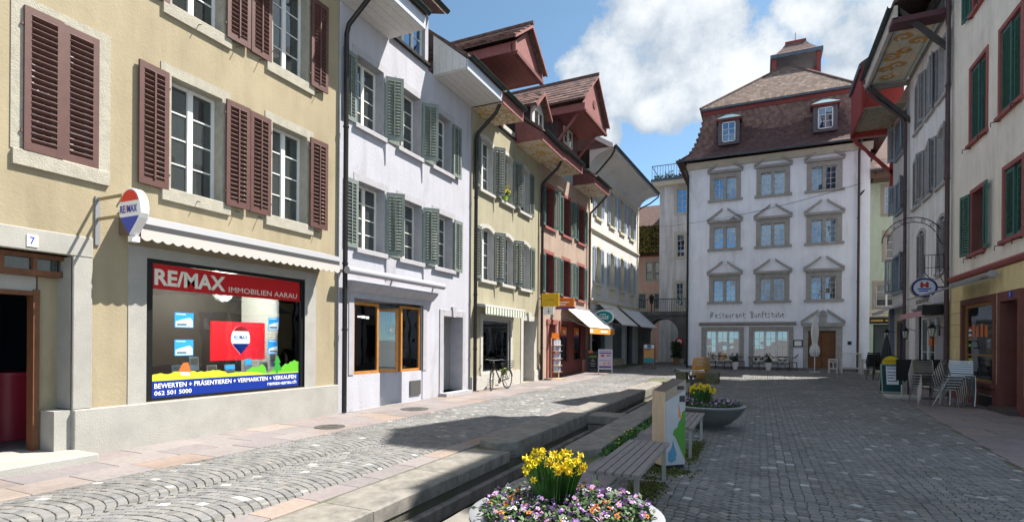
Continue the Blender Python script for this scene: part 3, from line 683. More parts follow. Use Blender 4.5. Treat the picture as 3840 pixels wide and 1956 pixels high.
# eave at the far end of the house
boards_soffit(A, 7.95, 9.40, 9.92, 1.05, 5, m_white); MB().box(7.95, 9.40, -1.09, -1.055, 9.9, 10.2).build('fascia', m_white, A); gutter(A, 7.95, 9.40, -1.18, 10.2)
boards_soffit(A, -.6, 5.2, 9.92, 1.05, 5, m_white)
roof_slab(A, -.6, 9.41, -1.1, 10.2, 5, 14.6)
for x_, z_ in ((4.92,3.84),(3.4,2.2)): MB().tube([(x_, .01, z_), (x_, -.13, z_+.02)], .014, 6).build('wall_hook', m_stoneA, A)
for x_ in (6.05, 6.8, 7.3, 8.75): 
    for z_ in (4.0, 6.98): MB().tube([(x_, .01, z_), (x_-.02, -.14, z_-.04)], .007, 5).build('shutter_catch', m_metal_d, A)
finish(A, -.6)
# balloon shaped sign on its bracket
sg = thing('balloon_sign', 'hot air balloon shaped shop sign in red, white and blue on wall bracket', 'sign', (-8.7, 4.55, 3.3), 0)
b = MB(); bo = balloon_outline(.88, 0.07, .60)
b.prism(bo, -.06, .06, 'y'); b.build('body', m_swhite, sg, bevel=.008)
def inset(poly, k, cx, cz): return [(cx+(p[0]-cx)*k, cz+(p[1]-cz)*k) for p in poly]
bi = inset(bo, .93, .88, .06)
MB().prism(clipz(bi, -1, .02), -.066, -.0605, 'y').build('blue_field', m_sblue, sg); MB().prism(clipz(bi, .235, 1), -.066, -.0605, 'y').build('red_field', m_sred, sg)
MB().prism(clipz(bi, -1, .02), .0605, .066, 'y').build('blue_field', m_sblue, sg); MB().prism(clipz(bi, .235, 1), .0605, .066, 'y').build('red_field', m_sred, sg)
letters('lettering', 'RE', .115, .105, m_sblue, sg, (.675,-.0665,.075), bold=.02); letters('lettering', '/', .035, .105, m_sred, sg, (.795,-.0665,.075), bold=.02); letters('lettering', 'MAX', .215, .105, m_sblue, sg, (.835,-.0665,.075), bold=.02)
MB().box(.83, .93, -.05, .05, -.315, -.24).build('basket', m_swhite, sg)
m_bronze = mat('bronze bracket', (0.30,0.24,0.13), rough=.5, metal=.3)
b = MB(); b.box(.0, .62, -.012, .012, .335, .375); b.box(.0, .62, -.012, .012, .05, .09); b.build('bracket_arm', m_bronze, sg); MB().box(.0, .03, -.03, .03, -.3, .4).build('wall_plate', mat('grey bracket plate', (.25,.25,.27), metal=.4, rough=.5), sg)
# house number
pq = MB().box(0, .013, 0, .12, 0, .155).build('house_number', m_swhite, None, loc=(-8.666, 3.72, 2.85)); tag(pq, 'small white enamel plate with number seven above the open door', 'sign')
letters('lettering', '7', .055, .10, m_sblue, pq, (.0145, .03, .028), (0,0,R(90)), bold=.02)

# ================================================================ HOUSE B: pale lavender house
m_lav = plaster('pale lavender render', (0.431,0.431,0.484), var=0.10, bump=0.28, bs=16)
m_stoneB = mat('grey painted stone', (0.36,0.351,0.378), rough=0.85, var=0.10, vscale=5, bump=.25)
m_shutB = mat('sage shutter paint', (0.165,0.195,0.178), rough=0.55, var=0.15, vscale=6)
m_frameB = mat('cream window paint', (0.70,0.68,0.62), rough=.5)
m_boardw = mat('white painted boards', (0.552,0.543,0.534), rough=.6, var=.08, vscale=8)
m_or = wood('orange oak', (0.42,0.17,0.03))
B = thing('lavender_house', 'pale lavender rendered house with sage shutters and orange wood shop front', 'house', (-8.7, 0, 0), R(90))
BU = [(10.03,11.02,6.78,8.43),(11.68,12.67,6.78,8.43),(13.32,14.31,6.78,8.43)]
BL = [(10.10,11.09,3.85,5.46),(11.76,12.75,3.85,5.46),(13.43,14.42,3.85,5.46)]
wall(B, 6.13, 9.42, BU+BL+[(9.97,12.85,.0,2.66,.02),(13.92,15.07,.10,2.42,.5)], m_lav, x0=9.45, rev=.30)
for i, q in enumerate(BU+BL):
    casement(B, *q, y=.26, rows=4, leaves=2, fm=m_frameB, sill=(.11, .09, .11, m_stoneB), surround=(.16, .012, m_stoneB))
    hh = q[3]-q[2]; sh = 1.6
    shutter(B, q[0]-.03, q[2]-.02, .46, sh, m_shutB, side=-1, y=-.04, ang=R(0 if i not in (1,4) else -4))
    if i in (2, 5): shutter(B, q[1]+.03, q[2]-.02, .47, sh, m_shutB, side=1, y=-.09)
    else: shutter(B, q[1]+.02, q[2]-.02, .46, sh, m_shutB, side=1, y=-.05, ang=R(-42))
# shop front with an angled glazed entrance
MB().box(9.96, 10.98, .02, .95, -.1, .845).build('shop_plinth', m_lav, B); MB().box(11.9, 12.84, .02, .95, -.1, .825).build('shop_plinth', m_lav, B)
b = MB(); b.prism([(11.02,.93),(11.08,.98),(11.9,.24),(11.9,.14)], -.1, .825, 'z'); b.build('entrance_plinth', m_lav, B)
def wood_pane(h, p0, p1, z0, z1, name='shop_window', fw=.07, m=None, split=None, inside=None):
    """framed shop pane between two plan points"""
    d = Vector((p1[0]-p0[0], p1[1]-p0[1], 0)); L = d.length; e = empty(name, (p0[0], p0[1], z0), math.atan2(d.y, d.x), h)
    b = MB(); H_ = z1-z0; b.box(0, fw, -.035, .035, 0, H_); b.box(L-fw, L, -.035, .035, 0, H_); b.box(fw, L-fw, -.034, .034, 0, fw); b.box(fw, L-fw, -.034, .034, H_-fw, H_)
    if split: b.box(fw, L-fw, -.025, .025, split, split+.035)
    b.build('frame', m or m_or, e); MB().box(fw, L-fw, -.004, .004, fw, H_-fw).build('pane', m_clear, e); return e
e1 = wood_pane(B, (9.98,.07), (10.95,.07), .85, 2.58, split=None); wood_pane(B, (11.06,.94), (11.86,.12), .83, 2.50); e3 = wood_pane(B, (11.88,.08), (12.82,.10), .83, 2.60)
m_paleblue = mat('pale blue shop wall', (0.62,0.70,0.72)); m_shelf = mat('pale shelf', (0.5,0.52,0.5))
shop_room(B, 9.97, 12.85, .97, 3.0, -.02, 2.75, m_paleblue, mat('plank floor', (0.32,0.19,0.09)), name='shop_room')
MB().box(9.97, 12.85, .02, 1.0, 2.662, 2.70).build('shop_ceiling', m_lav, B)
MB().box(10.05, 10.10, .3, .9, .85, 2.5).build('shop_screen', m_paleblue, B); MB().box(12.55, 12.6, .3, .95, .83, 2.6).build('shop_screen', m_paleblue, B)
for z_ in (1.15, 1.5, 1.85, 2.15):
    s_ = MB().box(11.1, 12.4, 1.5, 1.8, z_, z_+.03).build('shelf', m_shelf, B)
    for k in range(9): MB().lathe([(0,0),(.03,0),(.035,.08),(.015,.11),(.015,.14),(0,.14)], 8).build('jar', random_mat('jar', [(0,(.4,.3,.2)),(.5,(.5,.5,.48)),(1,(.2,.25,.25))], bump=0), s_, loc=(11.2+k*.13, 1.62, z_+.03))
cp = MB().lathe([(.001,-.17),(.08,-.15),(.14,-.1),(.17,0),(.14,.1),(.08,.15),(.001,.17)], 24).build('copper_lamp', mat('polished copper', (0.62,0.27,0.16), rough=.15, metal=1), B, smooth=True, loc=(12.1, .55, 1.95)); MB().tube([(0,0,.16),(0,0,.72)], .006, 5).build('cord', m_iron, cp)
MB().box(10.2, 10.9, 1.4, 1.9, .0, 1.05).build('counter', mat('grey counter', (.18,.19,.2)), B); MB().box(10.15, 10.95, 1.2, 1.5, 1.95, 2.15).build('wood_canopy', m_or, B)
link('lettering', text_mesh('einzigart', .45, .08), m_wtxt, e1, (.16, -.007, 1.33)) if False else MB().box(.2, .33, -.008, -.006, 1.36, 1.40).box(.34, .48, -.008, -.006, 1.35, 1.41).box(.5, .62, -.008, -.006, 1.34, 1.40).build('window_lettering', m_wtxt, e1)
# grey door, shutters vent, cornice and rolled awning
b = MB(); b.box(13.71, 13.925, -.03, .45, -.05, 2.62); b.box(15.065, 15.25, -.03, .45, -.05, 2.62); b.box(13.925, 15.065, -.03, .45, 2.415, 2.62); b.build('door_surround', m_stoneB, B, bevel=.008); MB().prism([(14.42,2.40),(14.56,2.40),(14.60,2.72),(14.38,2.72)], -.07, .0, 'y').build('keystone', m_stoneB, B)
b = MB().box(13.93, 15.06, .44, .49, .1, 2.41).build('door', mat('grey door paint', (.25,.245,.25), rough=.6), B); MB().box(14.55, 14.575, .425, .44, .15, 2.35).build('door_joint', m_stoneB, b); MB().box(14.02, 14.32, .36, .437, 1.32, 1.72).build('letter_box', m_or, B)
MB().box(13.7, 15.26, -.28, .5, -.15, .10).build('door_step', m_stoneB, B)
MB().prism([(.0,3.06),(-.22,3.04),(-.22,2.98),(-.10,2.86),(-.04,2.80),(.0,2.80)], 9.69, 13.3, 'x').build('cornice', m_stoneB, B); b = MB(); b.box(9.80, 9.97, -.02, .1, .85, 2.80); b.box(12.85, 13.02, -.02, .1, .83, 2.80); b.box(9.97, 12.85, -.02, .05, 2.66, 2.80); b.build('shop_surround', m_stoneB, B)
ra = MB().tube([(9.40,-.30,3.24),(13.45,-.30,3.24)], .085, 14).build('rolled_awning', mat('grey rolled awning', (.34,.34,.37), rough=.7), B, smooth=True)
for k in (9.5, 11.4, 13.35): MB().box(k, k+.04, -.3, 0, 3.20, 3.27).build('bracket', m_stoneB, ra)
MB().box(12.25, 12.75, -.012, .02, .16, .56).build('vent_grille', mat('vent grille', (.10,.10,.10), rough=.6, metal=.4), B)
# eaves: two boarded runs with a wall dormer between them
for a_, c_ in ((9.46, 11.2), (13.31, 15.56)):
    boards_soffit(B, a_, c_, 9.37, 1.1, 5, m_boardw, y0=-.002)
    MB().box(a_, c_, -1.135, -1.102, 9.36, 9.66).build('fascia', mat('pale blue fascia', (.42,.46,.55), rough=.6), B); gutter(B, a_-.0, c_+.02, -1.22, 9.76)
for k in range(5): MB().prism([(-.002-k*.22,9.40),(-.216-k*.22,9.40),(-.216-k*.22,9.66+.9*(1-(k+1)/5)),(-.002-k*.22,9.66+.9*(1-k/5))], 13.285, 13.31, 'x').build('cheek_board', m_boardw, B)
roof_slab(B, 9.46, 11.2, -1.15, 9.68, 5, 14.3); roof_slab(B, 13.30, 15.56, -1.15, 9.68, 5, 14.3)
d_ = MB(); d_.box(11.2, 11.5, 0, .2, 9.42, 10.95); d_.box(12.86, 13.02, 0, .2, 9.42, 10.95); d_.box(11.5, 12.86, 0, .2, 10.7, 10.95); d_.box(11.5, 12.86, .0, .2, 9.42, 9.58); d_.box(11.2, 13.02, .2, 3, 9.42, 10.95); d_.build('wall_dormer', m_stoneB, B)
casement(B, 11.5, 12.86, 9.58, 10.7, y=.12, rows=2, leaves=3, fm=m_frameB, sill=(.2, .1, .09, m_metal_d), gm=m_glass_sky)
roof_slab(B, 11.1, 13.1, -.5, 10.95, 3.0, 11.9); gutter(B, 11.1, 13.1, -.6, 11.0)
pipe(B, [(9.75,-1.15,9.66),(9.62,-.9,9.5),(9.52,-.2,8.8),(9.52,-.14,8.6),(9.52,-.14,2.0),(9.52,-.14,.02)], .055, m_metal_d, brackets=(6.5, 3.4, 1.9))
finish(B, 9.45)

# ================================================================ HOUSE C: olive house with arched windows
m_olive = plaster('olive cream render', (0.348,0.32,0.23), var=0.16, bump=0.35)
m_stoneC = mat('pale limestone trim', (0.444,0.427,0.396), rough=0.85, var=0.12, vscale=5, bump=.25)
m_shutC = mat('grey green shutter paint', (0.135,0.155,0.145), rough=0.55, var=0.2, vscale=6)
m_redw = mat('dusty red timber paint', (0.235,0.085,0.08), rough=0.65, var=0.18, vscale=7)
m_redd = mat('dark red timber paint', (0.13,0.038,0.034), rough=0.65, var=0.2, vscale=7)
m_paintC = painted('painted soffit ochre', (0.52,0.47,0.40), (0.50,0.30,0.06), (0.34,0.24,0.14), 2.6)
m_paintD = painted('painted soffit green', (0.50,0.46,0.40), (0.46,0.26,0.13), (0.16,0.24,0.14), 2.4)
def painted_soffit(h, x0, x1, z, over, m, n=4):
    for k in range(n): MB().box(x0, x1, -.002-(k+1)*over/n+.004, -.002-k*over/n-.004, z, z+.025).build('soffit_board', m, h)
def eave(h, x0, x1, z, over, m_so, m_fa, cheek=None, pitch=.78):
    painted_soffit(h, x0, x1, z, over, m_so); MB().box(x0-.02, x1+.02, -over-.04, -over-.004, z-.02, z+.30).build('fascia', m_fa, h); gutter(h, x0-.02, x1+.02, -over-.13, z+.38)
    if cheek:
        for k in range(4): MB().prism([(-.002-k*over/4,z+.026),(-(k+1)*over/4+.004,z+.026),(-(k+1)*over/4+.004,z+.30+.75*(1-(k+1)/4)),(-.002-k*over/4,z+.30+.75*(1-k/4))], x0-.045, x0-.005, 'x').build('cheek_board', cheek, h)
    roof_slab(h, x0-.04, x1+.03, -over-.05, z+.32, 4.5, z+.32+pitch*(4.5+over))
def hoist_dormer(h, x0, x1, ze, za, zs, yf, yb, over=.15, tiles=True, win=True, braces=False):
    """projecting gabled hoist dormer: tiled saddle roof, boarded gable, soffit, cheeks and window wall behind"""
    e = empty('hoist_dormer', ((x0+x1)/2, 0, zs), 0, h); hw = (x1-x0)/2; E_ = ze-zs; A_ = za-zs
    MB().prism([(-hw+.06,0),(hw-.06,0),(hw-.06,E_*.75),(0,A_-.16),(-hw+.06,E_*.75)], yf+.22, yf+.26, 'y').build('gable_board', m_redw, e)
    for s_ in (-1, 1):
        MB().box(min(s_*(hw-.06),s_*(hw-.14)), max(s_*(hw-.06),s_*(hw-.14)), yf+.1, yb+2.6, -.02, .30).build('side_beam', m_redw, e)
        MB().prism([(s_*(hw+over),E_-.06),(s_*(hw+over),E_+.02),(0,A_+.02),(0,A_-.08)], yf, yf+.05, 'y').build('barge_board', m_redw, e)
        MB().prism([(s_*(hw+over),E_-.03),(s_*(hw+over),E_+.04),(0,A_+.06),(0,A_-.02)], yf+.05, yb+4.5, 'y').build('roof_plane', m_tile_flat, e)
        if tiles:
            def fn(u, v, s_=s_): 
                p = Vector((s_*(hw+over)*(1-v), yf+.0+u*3.6, E_+.055+(A_-E_)*v)); return p, Vector((0,1,0))*(-s_), Vector((-s_*(hw+over),0,A_-E_))
            tile_rows(e, lambda u, v, f=fn: f(u, v), 14, 8, m_tile, 3.6/14, math.hypot(hw+over, A_-E_)/8)
    MB().tube([(0,yf-.02,A_+.09),(0,yb+4.4,A_+.09)], .07, 8).build('ridge_tiles', m_tile_flat, e)
    for k in range(6): MB().box(-hw+.14, hw-.14, yf+.26+k*(yb-yf-.26)/6, yf+.26+(k+1)*(yb-yf-.26)/6-.008, -.005, .02).build('soffit_board', m_redw, e)
    MB().box(-hw+.1, hw-.1, yf+.06, yf+.2, -.1, .02).build('front_beam', m_redd, e)
    # window wall and dark cheeks
    wz = -1.5
    MB().box(-hw+.42, hw-.42, yb, yb+.1, wz, .0).build('window_wall', m_redd, e)
    for s_ in (-1, 1):
        b = MB(); n = 7
        for k in range(n): b.box(min(s_*(hw-.40),s_*(hw-.43)), max(s_*(hw-.40),s_*(hw-.43)), yb+k*.36, yb+k*.36+.352, wz, .0)
        b.build('cheek_boarding', mat('weathered dark boards', (.05,.04,.045), rough=.8, var=.3), e)
    return e
C = thing('olive_house', 'olive cream house with arched stone window frames and painted ochre soffit', 'house', (-8.7, 0, 0), R(90))
CU = [(16.22,17.15,6.86,8.66),(17.88,18.81,6.86,8.66),(19.55,20.48,6.86,8.66)]; CL = [(16.32,17.25,3.79,5.62),(17.98,18.91,3.79,5.62),(19.66,20.59,3.79,5.62)]
wall(C, 6.10, 9.42, CU+CL+[(16.46,18.75,.55,2.46,.12),(19.96,21.1,.0,2.53,.5)], m_olive, x0=15.61, rev=.22)
for i, q in enumerate(CU+CL):
    e = casement(C, *q, y=.18, rows=4, leaves=2, sill=(.13, .10, .10, m_stoneC)); arched_surround(e, q[1]-q[0], q[3]-q[2], .18, .14, .02, .14, m_stoneC)
    sh = q[3]-q[2]-.06
    shutter(C, q[0]-.03, q[2]+.01, .43, sh, m_shutC, side=-1, y=-.06, n=17, ang=R(8 if i % 3 else 0)); shutter(C, q[1]+.03, q[2]+.01, .43, sh, m_shutC, side=1, y=-.06, n=17, ang=R(-38 if i % 3 < 2 else 0))
MB().box(15.62, 16.30, -.05, .05, -.3, .47).build('plinth', m_stoneC, C); MB().box(16.30, 19.6, -.055, .05, -.3, .545).build('plinth', m_stoneC, C); MB().box(21.10, 21.70, -.05, .05, -.3, .46).build('plinth', m_stoneC, C)
b = MB(); b.box(16.30, 16.46, -.03, .12, .55, 2.62); b.box(18.75, 18.93, -.03, .12, .55, 2.62); b.box(16.46, 18.75, -.03, .12, 2.46, 2.62); b.build('shop_surround', m_stoneC, C)
b = MB(); b.box(19.72, 19.965, -.03, .45, -.1, 2.72); b.box(21.095, 21.3, -.03, .45, -.1, 2.72); b.box(19.965, 21.095, -.03, .45, 2.525, 2.72); b.build('door_surround', m_stoneC, C); MB().box(19.97, 21.09, .44, .49, 0, 2.52).build('door', mat('taupe door', (.30,.26,.23), rough=.6), C)
MB().prism([(20.4,2.5),(20.62,2.5),(20.68,2.86),(20.34,2.86)], -.09, 0, 'y').build('keystone', m_stoneC, C)
e = wood_pane(C, (16.47,.07), (18.74,.07), .55, 2.45, m=m_stoneC, fw=.06)
shop_room(C, 16.4, 18.8, .2, 2.0, .5, 2.6, mat('dim shop wall', (.30,.31,.30)), mat('dim floor', (.12,.10,.08)), name='shop_room')
for x_, w_2, hh, mm in ((16.6,.3,.5,m_or),(17.2,.35,.6,mat('terracotta box', (.45,.16,.07))),(17.8,.3,.55,m_or),(18.2,.3,.35,mat('teal box', (.05,.22,.2)))): MB().box(x_, x_+w_2, .35, .6, .5, .5+hh).build('display_box', mm, C)
for k in range(5): MB().lathe([(.001,0),(.06,.02),(.09,.1),(.05,.2),(.001,.22)], 10).build('hanging_lamp', mat('brass', (.4,.28,.1), rough=.3, metal=1), C, smooth=True, loc=(16.8+k*.42, .8, 1.6+.15*(k % 2)))
b = MB().prism([(-.02,2.93),(-.42,2.90),(-.44,2.82),(-.02,2.84)], 15.85, 19.2, 'x').build('awning', mat('grey awning box', (.35,.35,.35)), C)
m_stripe = mat('green striped valance', (0.55,0.57,0.50)); t = m_stripe.node_tree
gp = N(t, 'ShaderNodeNewGeometry'); sp_ = N(t, 'ShaderNodeSeparateXYZ'); t.links.new(gp.outputs['Position'], sp_.inputs[0])
t.links.new(ramp(t, math_node(t, 'PINGPONG', math_node(t, 'MULTIPLY', sp_.outputs[1], 9.0), 1.0), [(.45,(.16,.20,.15)),(.55,(.62,.62,.56))]), t.nodes['Principled BSDF'].inputs['Base Color'])
valance(15.87, 19.18, -.435, 2.83, 2.55, 14, .05, m_stripe, b)
eave(C, 15.64, 17.25, 9.35, 1.1, m_paintC, m_redw, None); eave(C, 19.12, 21.68, 9.35, 1.1, m_paintC, m_redw, m_redw)
MB().box(17.25, 19.1, .0, .15, 9.42, 9.75).build('dormer_band', m_stoneC, C); MB().box(17.25, 19.1, -.08, .02, 9.45, 9.52).build('string_board', m_metal_d, C)
hd = hoist_dormer(C, 15.62, 18.12, 11.32, 12.38, 10.98, -1.65, -.15)
for k in range(3): casement(C, 16.15+k*.52, 16.55+k*.52, 10.30, 10.92, y=-.20, rows=2, leaves=1, fm=m_frameB, fw=.04)
# small tiled dormer
e = empty('small_dormer', (20.75, 0, 10.3), 0, C)
MB().prism([(-.62,-.6),(.62,-.6),(.62,.95),(0,1.55),(-.62,.95)], -.28, -.2, 'y').build('front', m_boardw, e); MB().box(-.6, .6, -.2, 2.6, -.6, .95).build('cheeks', mat('weathered dark boards', (.05,.04,.045)), e); MB().box(-.36, .36, -.30, -.283, -.05, .85).build('pane', m_glass, e); MB().box(-.02, .02, -.315, -.301, -.05, .85).build('glazing_bar', m_boardw, e)
for s_ in (-1, 1):
    MB().prism([(s_*.86,.78),(s_*.86,.88),(0,1.72),(0,1.60)], -.55, 3.2, 'y').build('roof_plane', m_tile_flat, e); MB().prism([(s_*.87,.70),(s_*.87,.82),(0,1.66),(0,1.52)], -.6, -.54, 'y').build('barge_board', m_redw, e)
    tile_rows(e, lambda u, v, s_=s_: (Vector((s_*.88*(1-v), -.56+u*3.4, .90+.84*v)), Vector((0,-s_,0)), Vector((-s_*.88,0,.84))), 12, 6, m_tile, 3.4/12, 1.2/6)
pipe(C, [(15.75,-1.12,9.7),(15.72,-1.02,9.45),(15.70,-.85,9.1),(15.68,-.22,8.55),(15.67,-.15,8.3),(15.67,-.15,1.0),(15.67,-.15,.02)], .06, m_metal_d, brackets=(6.4, 3.2, 1.4))
finish(C, 15.61)

# ================================================================ HOUSE D: pink house
m_pink = plaster('salmon pink render', (0.38,0.285,0.234), var=0.16, bump=0.3)
m_redst = mat('red painted stone', (0.27,0.085,0.075), rough=0.8, var=0.15, vscale=5)
m_reddk = mat('deep red reveal', (0.15,0.04,0.036), rough=0.8, var=0.15, vscale=5)
m_shutD = mat('dark green shutter paint', (0.075,0.125,0.115), rough=0.55, var=0.2, vscale=6)
D = thing('pink_house', 'salmon pink house with red stone window frames and dark green shutters', 'house', (-8.7, 21.75, 0), R(90-2))
DU = [(.55,1.47,6.80,8.64),(2.70,3.62,6.80,8.64),(4.82,5.74,6.80,8.64)]; DL = [(.58,1.50,3.84,5.62),(2.72,3.64,3.84,5.62),(4.84,5.76,3.84,5.62)]
wall(D, 6.52, 9.50, DU+DL+[(1.0,1.8,.0,2.46,.3),(2.42,5.5,.05,2.5,.12)], m_pink, x0=.0, rev=.3)
for i, q in enumerate(DU+DL):
    casement(D, *q, y=.24, rows=3, leaves=2, fm=m_reddk, sill=(.16, .10, .12, m_redst), surround=(.14, .015, m_redst)); sh = q[3]-q[2]-.05
    for xa in (q[0]+.006, q[1]-.012): MB().box(xa, xa+.006, .0, .235, q[2]+.01, q[3]-.01).build('red_reveal', m_reddk, D)
    shutter(D, q[0]-.03, q[2]+.01, .45, sh, m_shutD, side=-1, y=-.06, n=17); shutter(D, q[1]+.03, q[2]+.01, .45, sh, m_shutD, side=1, y=-.06, n=17, ang=R(-12 if i % 3 < 2 else 0))
b = MB(); b.box(2.26, 2.42, -.05, .1, -.1, 2.66); b.box(5.5, 6.02, -.05, .1, -.1, 2.66); b.box(2.42, 5.5, -.05, .1, 2.5, 2.66); b.box(3.48, 4.24, -.04, .12, .0, 2.5); b.build('shop_frame', m_reddk, D)
MB().box(2.42, 3.48, -.03, .1, -.1, .72).build('stall_riser', m_redd, D); MB().box(4.24, 5.5, -.03, .1, -.1, .74).build('stall_riser', m_redd, D); MB().box(5.5, 6.03, -.056, -.048, -.05, .74).build('pink_pier', mat('salmon pier paint', (.55,.24,.18)), D)
wood_pane(D, (2.42,.05), (3.48,.05), .72, 2.49, m=m_reddk, fw=.05); wood_pane(D, (4.24,.05), (5.5,.05), .74, 2.49, m=m_reddk, fw=.05)
shop_room(D, 2.3, 5.6, .14, 2.0, .2, 2.6, mat('warm dim shop wall', (.5,.4,.28)), mat('dim floor', (.12,.10,.08)), name='shop_room')
m_or_s = mat('orange sign', (0.62,0.155,0.01), rough=.45); m_pur = mat('purple band', (0.12,0.05,0.20), rough=.5)
for a_, c_ in ((2.5,3.4),(4.32,5.2)):
    s_ = MB().box(a_, c_, .035, .043, 1.98, 2.40).build('window_film', m_or_s, D); MB().box(a_, c_, .034, .042, 1.90, 1.975).build('film_band', m_pur, s_); MB().box(a_+.4, c_-.1, .031, .033, 2.15, 2.2).box(a_+.45, c_-.12, .031, .033, 2.06, 2.1).build('film_print', m_wtxt, s_)
b = MB(); b.box(.82, 1.02, -.04, .28, -.1, 2.5); b.box(1.78, 1.98, -.04, .28, -.1, 2.5); b.box(.78, 2.02, -.06, .28, 2.46, 2.68); b.build('door_surround', m_redst, D); MB().box(1.02, 1.78, .27, .3, 0, 2.46).build('door', mat('tan door', (.42,.28,.19)), D)
aw = MB(); aw.prism([(-.15,3.34),(-1.35,2.37),(-1.35,2.34),(-.15,3.31)], 2.75, 6.88, 'x'); m_awnw = mat('white awning fabric', (0.612,0.603,0.586), rough=.9); a_ = aw.build('awning', m_awnw, D)
MB().box(2.68, 6.92, -.2, .0, 3.28, 3.40).build('housing', m_awn, a_); MB().tube([(2.7,-1.36,2.355),(6.92,-1.36,2.355)], .03, 8).build('front_bar', m_awn, a_)
v_ = MB().box(2.76, 6.88, -1.375, -1.369, 2.06, 2.33).build('valance', mat('orange valance', (.68,.27,.03)), a_); MB().box(4.4, 5.6, -1.379, -1.376, 2.15, 2.24).build('valance_print', m_wtxt, v_); MB().box(2.8, 3.2, -1.379, -1.376, 2.12, 2.28).build('valance_print', m_wtxt, v_)
for xx in (2.95, 6.7): MB().tube([(xx,-.05,2.9),(xx+.1,-.7,2.55),(xx,-1.33,2.36)], .018, 6).build('arm', m_awn, a_)
eave(D, .02, 2.2, 9.42, 1.1, m_paintD, m_redw, None); eave(D, 4.05, 6.5, 9.46, 1.1, m_paintD, m_redw, m_redd)
hoist_dormer(D, .95, 4.35, 12.25, 14.0, 11.85, -1.75, -.25, braces=True)
MB().tube([(0,0,0),(0,0,.0001)], .001, 3)
for k in range(2): casement(D, 2.05+k*.62, 2.55+k*.62, 10.95, 11.75, y=-.29, rows=2, leaves=1, fm=m_frameB, fw=.04)
for xx in (1.35, 3.95): MB().box(-.055, .055, -.055, .055, 0, 1.75).build('brace', m_redw, D, loc=(xx, -.25, 10.75), rot=(R(42),0,0))
MB().lathe([(.001,0),(.19,0),(.19,.02),(.001,.02)], 20).build('oculus', m_redd, D, loc=(2.65,-1.545,12.7), rot=(R(90),0,0))
pipe(D, [(.1,-1.12,9.8),(.06,-1.02,9.5),(.02,-.8,9.1),(-.05,-.2,8.55),(-.06,-.14,8.3),(-.06,-.14,.02)], .06, m_metal_d, brackets=(6.4, 3.2, 1.4)); 
pipe(D, [(6.45,-1.12,9.8),(6.42,-1.0,9.4),(6.38,-.5,8.9),(6.36,-.16,8.6),(6.36,-.14,8.3),(6.36,-.14,7.9),(6.36,-.14,.02)], .055, m_pipe_br, brackets=(7.6, 4.2))
finish(D, 0)

# ================================================================ HOUSE E: white house with a coved eave
m_wh = plaster('warm white render', (0.571,0.562,0.554), var=0.10, bump=0.25)
m_stoneE = mat('cream limestone trim', (0.56,0.50,0.38), rough=0.85, var=0.12, vscale=5)
m_shutE = mat('pale blue shutter paint', (0.36,0.43,0.52), rough=0.55, var=0.12, vscale=6)
E = thing('white_coved_house', 'tall white house with pale blue shutters and a deep plaster cove under the eave', 'house', (-8.47, 28.35, 0), R(90-3))
cols = [(1.12,1.96),(3.68,4.50),(5.86,6.68),(8.15,8.97)]
EU = [(a,c,8.70,10.85) for a, c in cols]; EL = [(a,c,4.99,7.08) for a, c in cols]
wall(E, 10.35, 11.1, EU+EL+[(.6,3.6,.3,3.1,.5),(4.4,7.2,.1,3.1,.8),(7.6,9.8,.1,3.1,.8)], m_wh, x0=.0, rev=.25, depth=11)
for i, q in enumerate(EU+EL):
    closed = i in (0, 1)
    e = casement(E, *q, y=.22, rows=4, leaves=2, fm=m_frameB, sill=(.16, .10, .13, m_stoneE)); arched_surround(e, q[1]-q[0], q[3]-q[2], .22, .15, .02, .16, m_stoneE); sh = q[3]-q[2]-.08
    shutter(E, q[0]-.02, q[2]+.02, .46, sh, m_shutE, side=-1, y=-.06, n=18); shutter(E, q[1]+.02, q[2]+.02, .46, sh, m_shutE, side=1, y=-.06, n=18)
    if q[2] < 6: MB().box(q[0]-.1, q[1]+.1, -.03, .0, q[2]-.62, q[2]-.13).build('apron_panel', m_stoneE, E)
MB().prism([(.0,7.70),(-.05,7.72),(-.12,7.86),(-.12,7.92),(.0,7.95)], -.02, 10.37, 'x').build('string_course', m_stoneE, E); MB().prism([(.0,3.82),(-.06,3.86),(-.18,3.98),(-.18,4.06),(.0,4.10)], -.02, 10.37, 'x').build('cornice', m_stoneE, E)
for a_ in (.0, 10.07): MB().box(a_, a_+.28, -.05, .0, 0, 11.1).build('corner_pilaster', m_stoneE, E)
n = 10; pr_ = [(0,11.0)]+[(-1.25*(1-math.cos(math.pi/2*k/n)), 11.05+.92*math.sin(math.pi/2*k/n)) for k in range(n+1)]+[(-1.32,11.97),(-1.32,12.1),(0,12.12)]
MB().prism(pr_, -.0, 10.5, 'x').build('coved_eave', m_wh, E, smooth=False); MB().prism([(-.0,10.92),(-.05,10.94),(-.09,11.06),(0,11.06)], 0, 10.4, 'x').build('cove_moulding', m_stoneE, E)
gutter(E, -.05, 10.55, -1.40, 12.18)
MB().prism([(-1.35,12.12),(4.6,15.9),(10.5,12.12)], -.06, 10.52, 'x').build('roof', m_tile_flat, E); MB().prism([(-1.36,12.02),(-1.2,12.02),(4.6,15.75),(4.6,15.98),(-1.36,12.2)], -.16, -.055, 'x').build('verge_board', m_boardw, E)
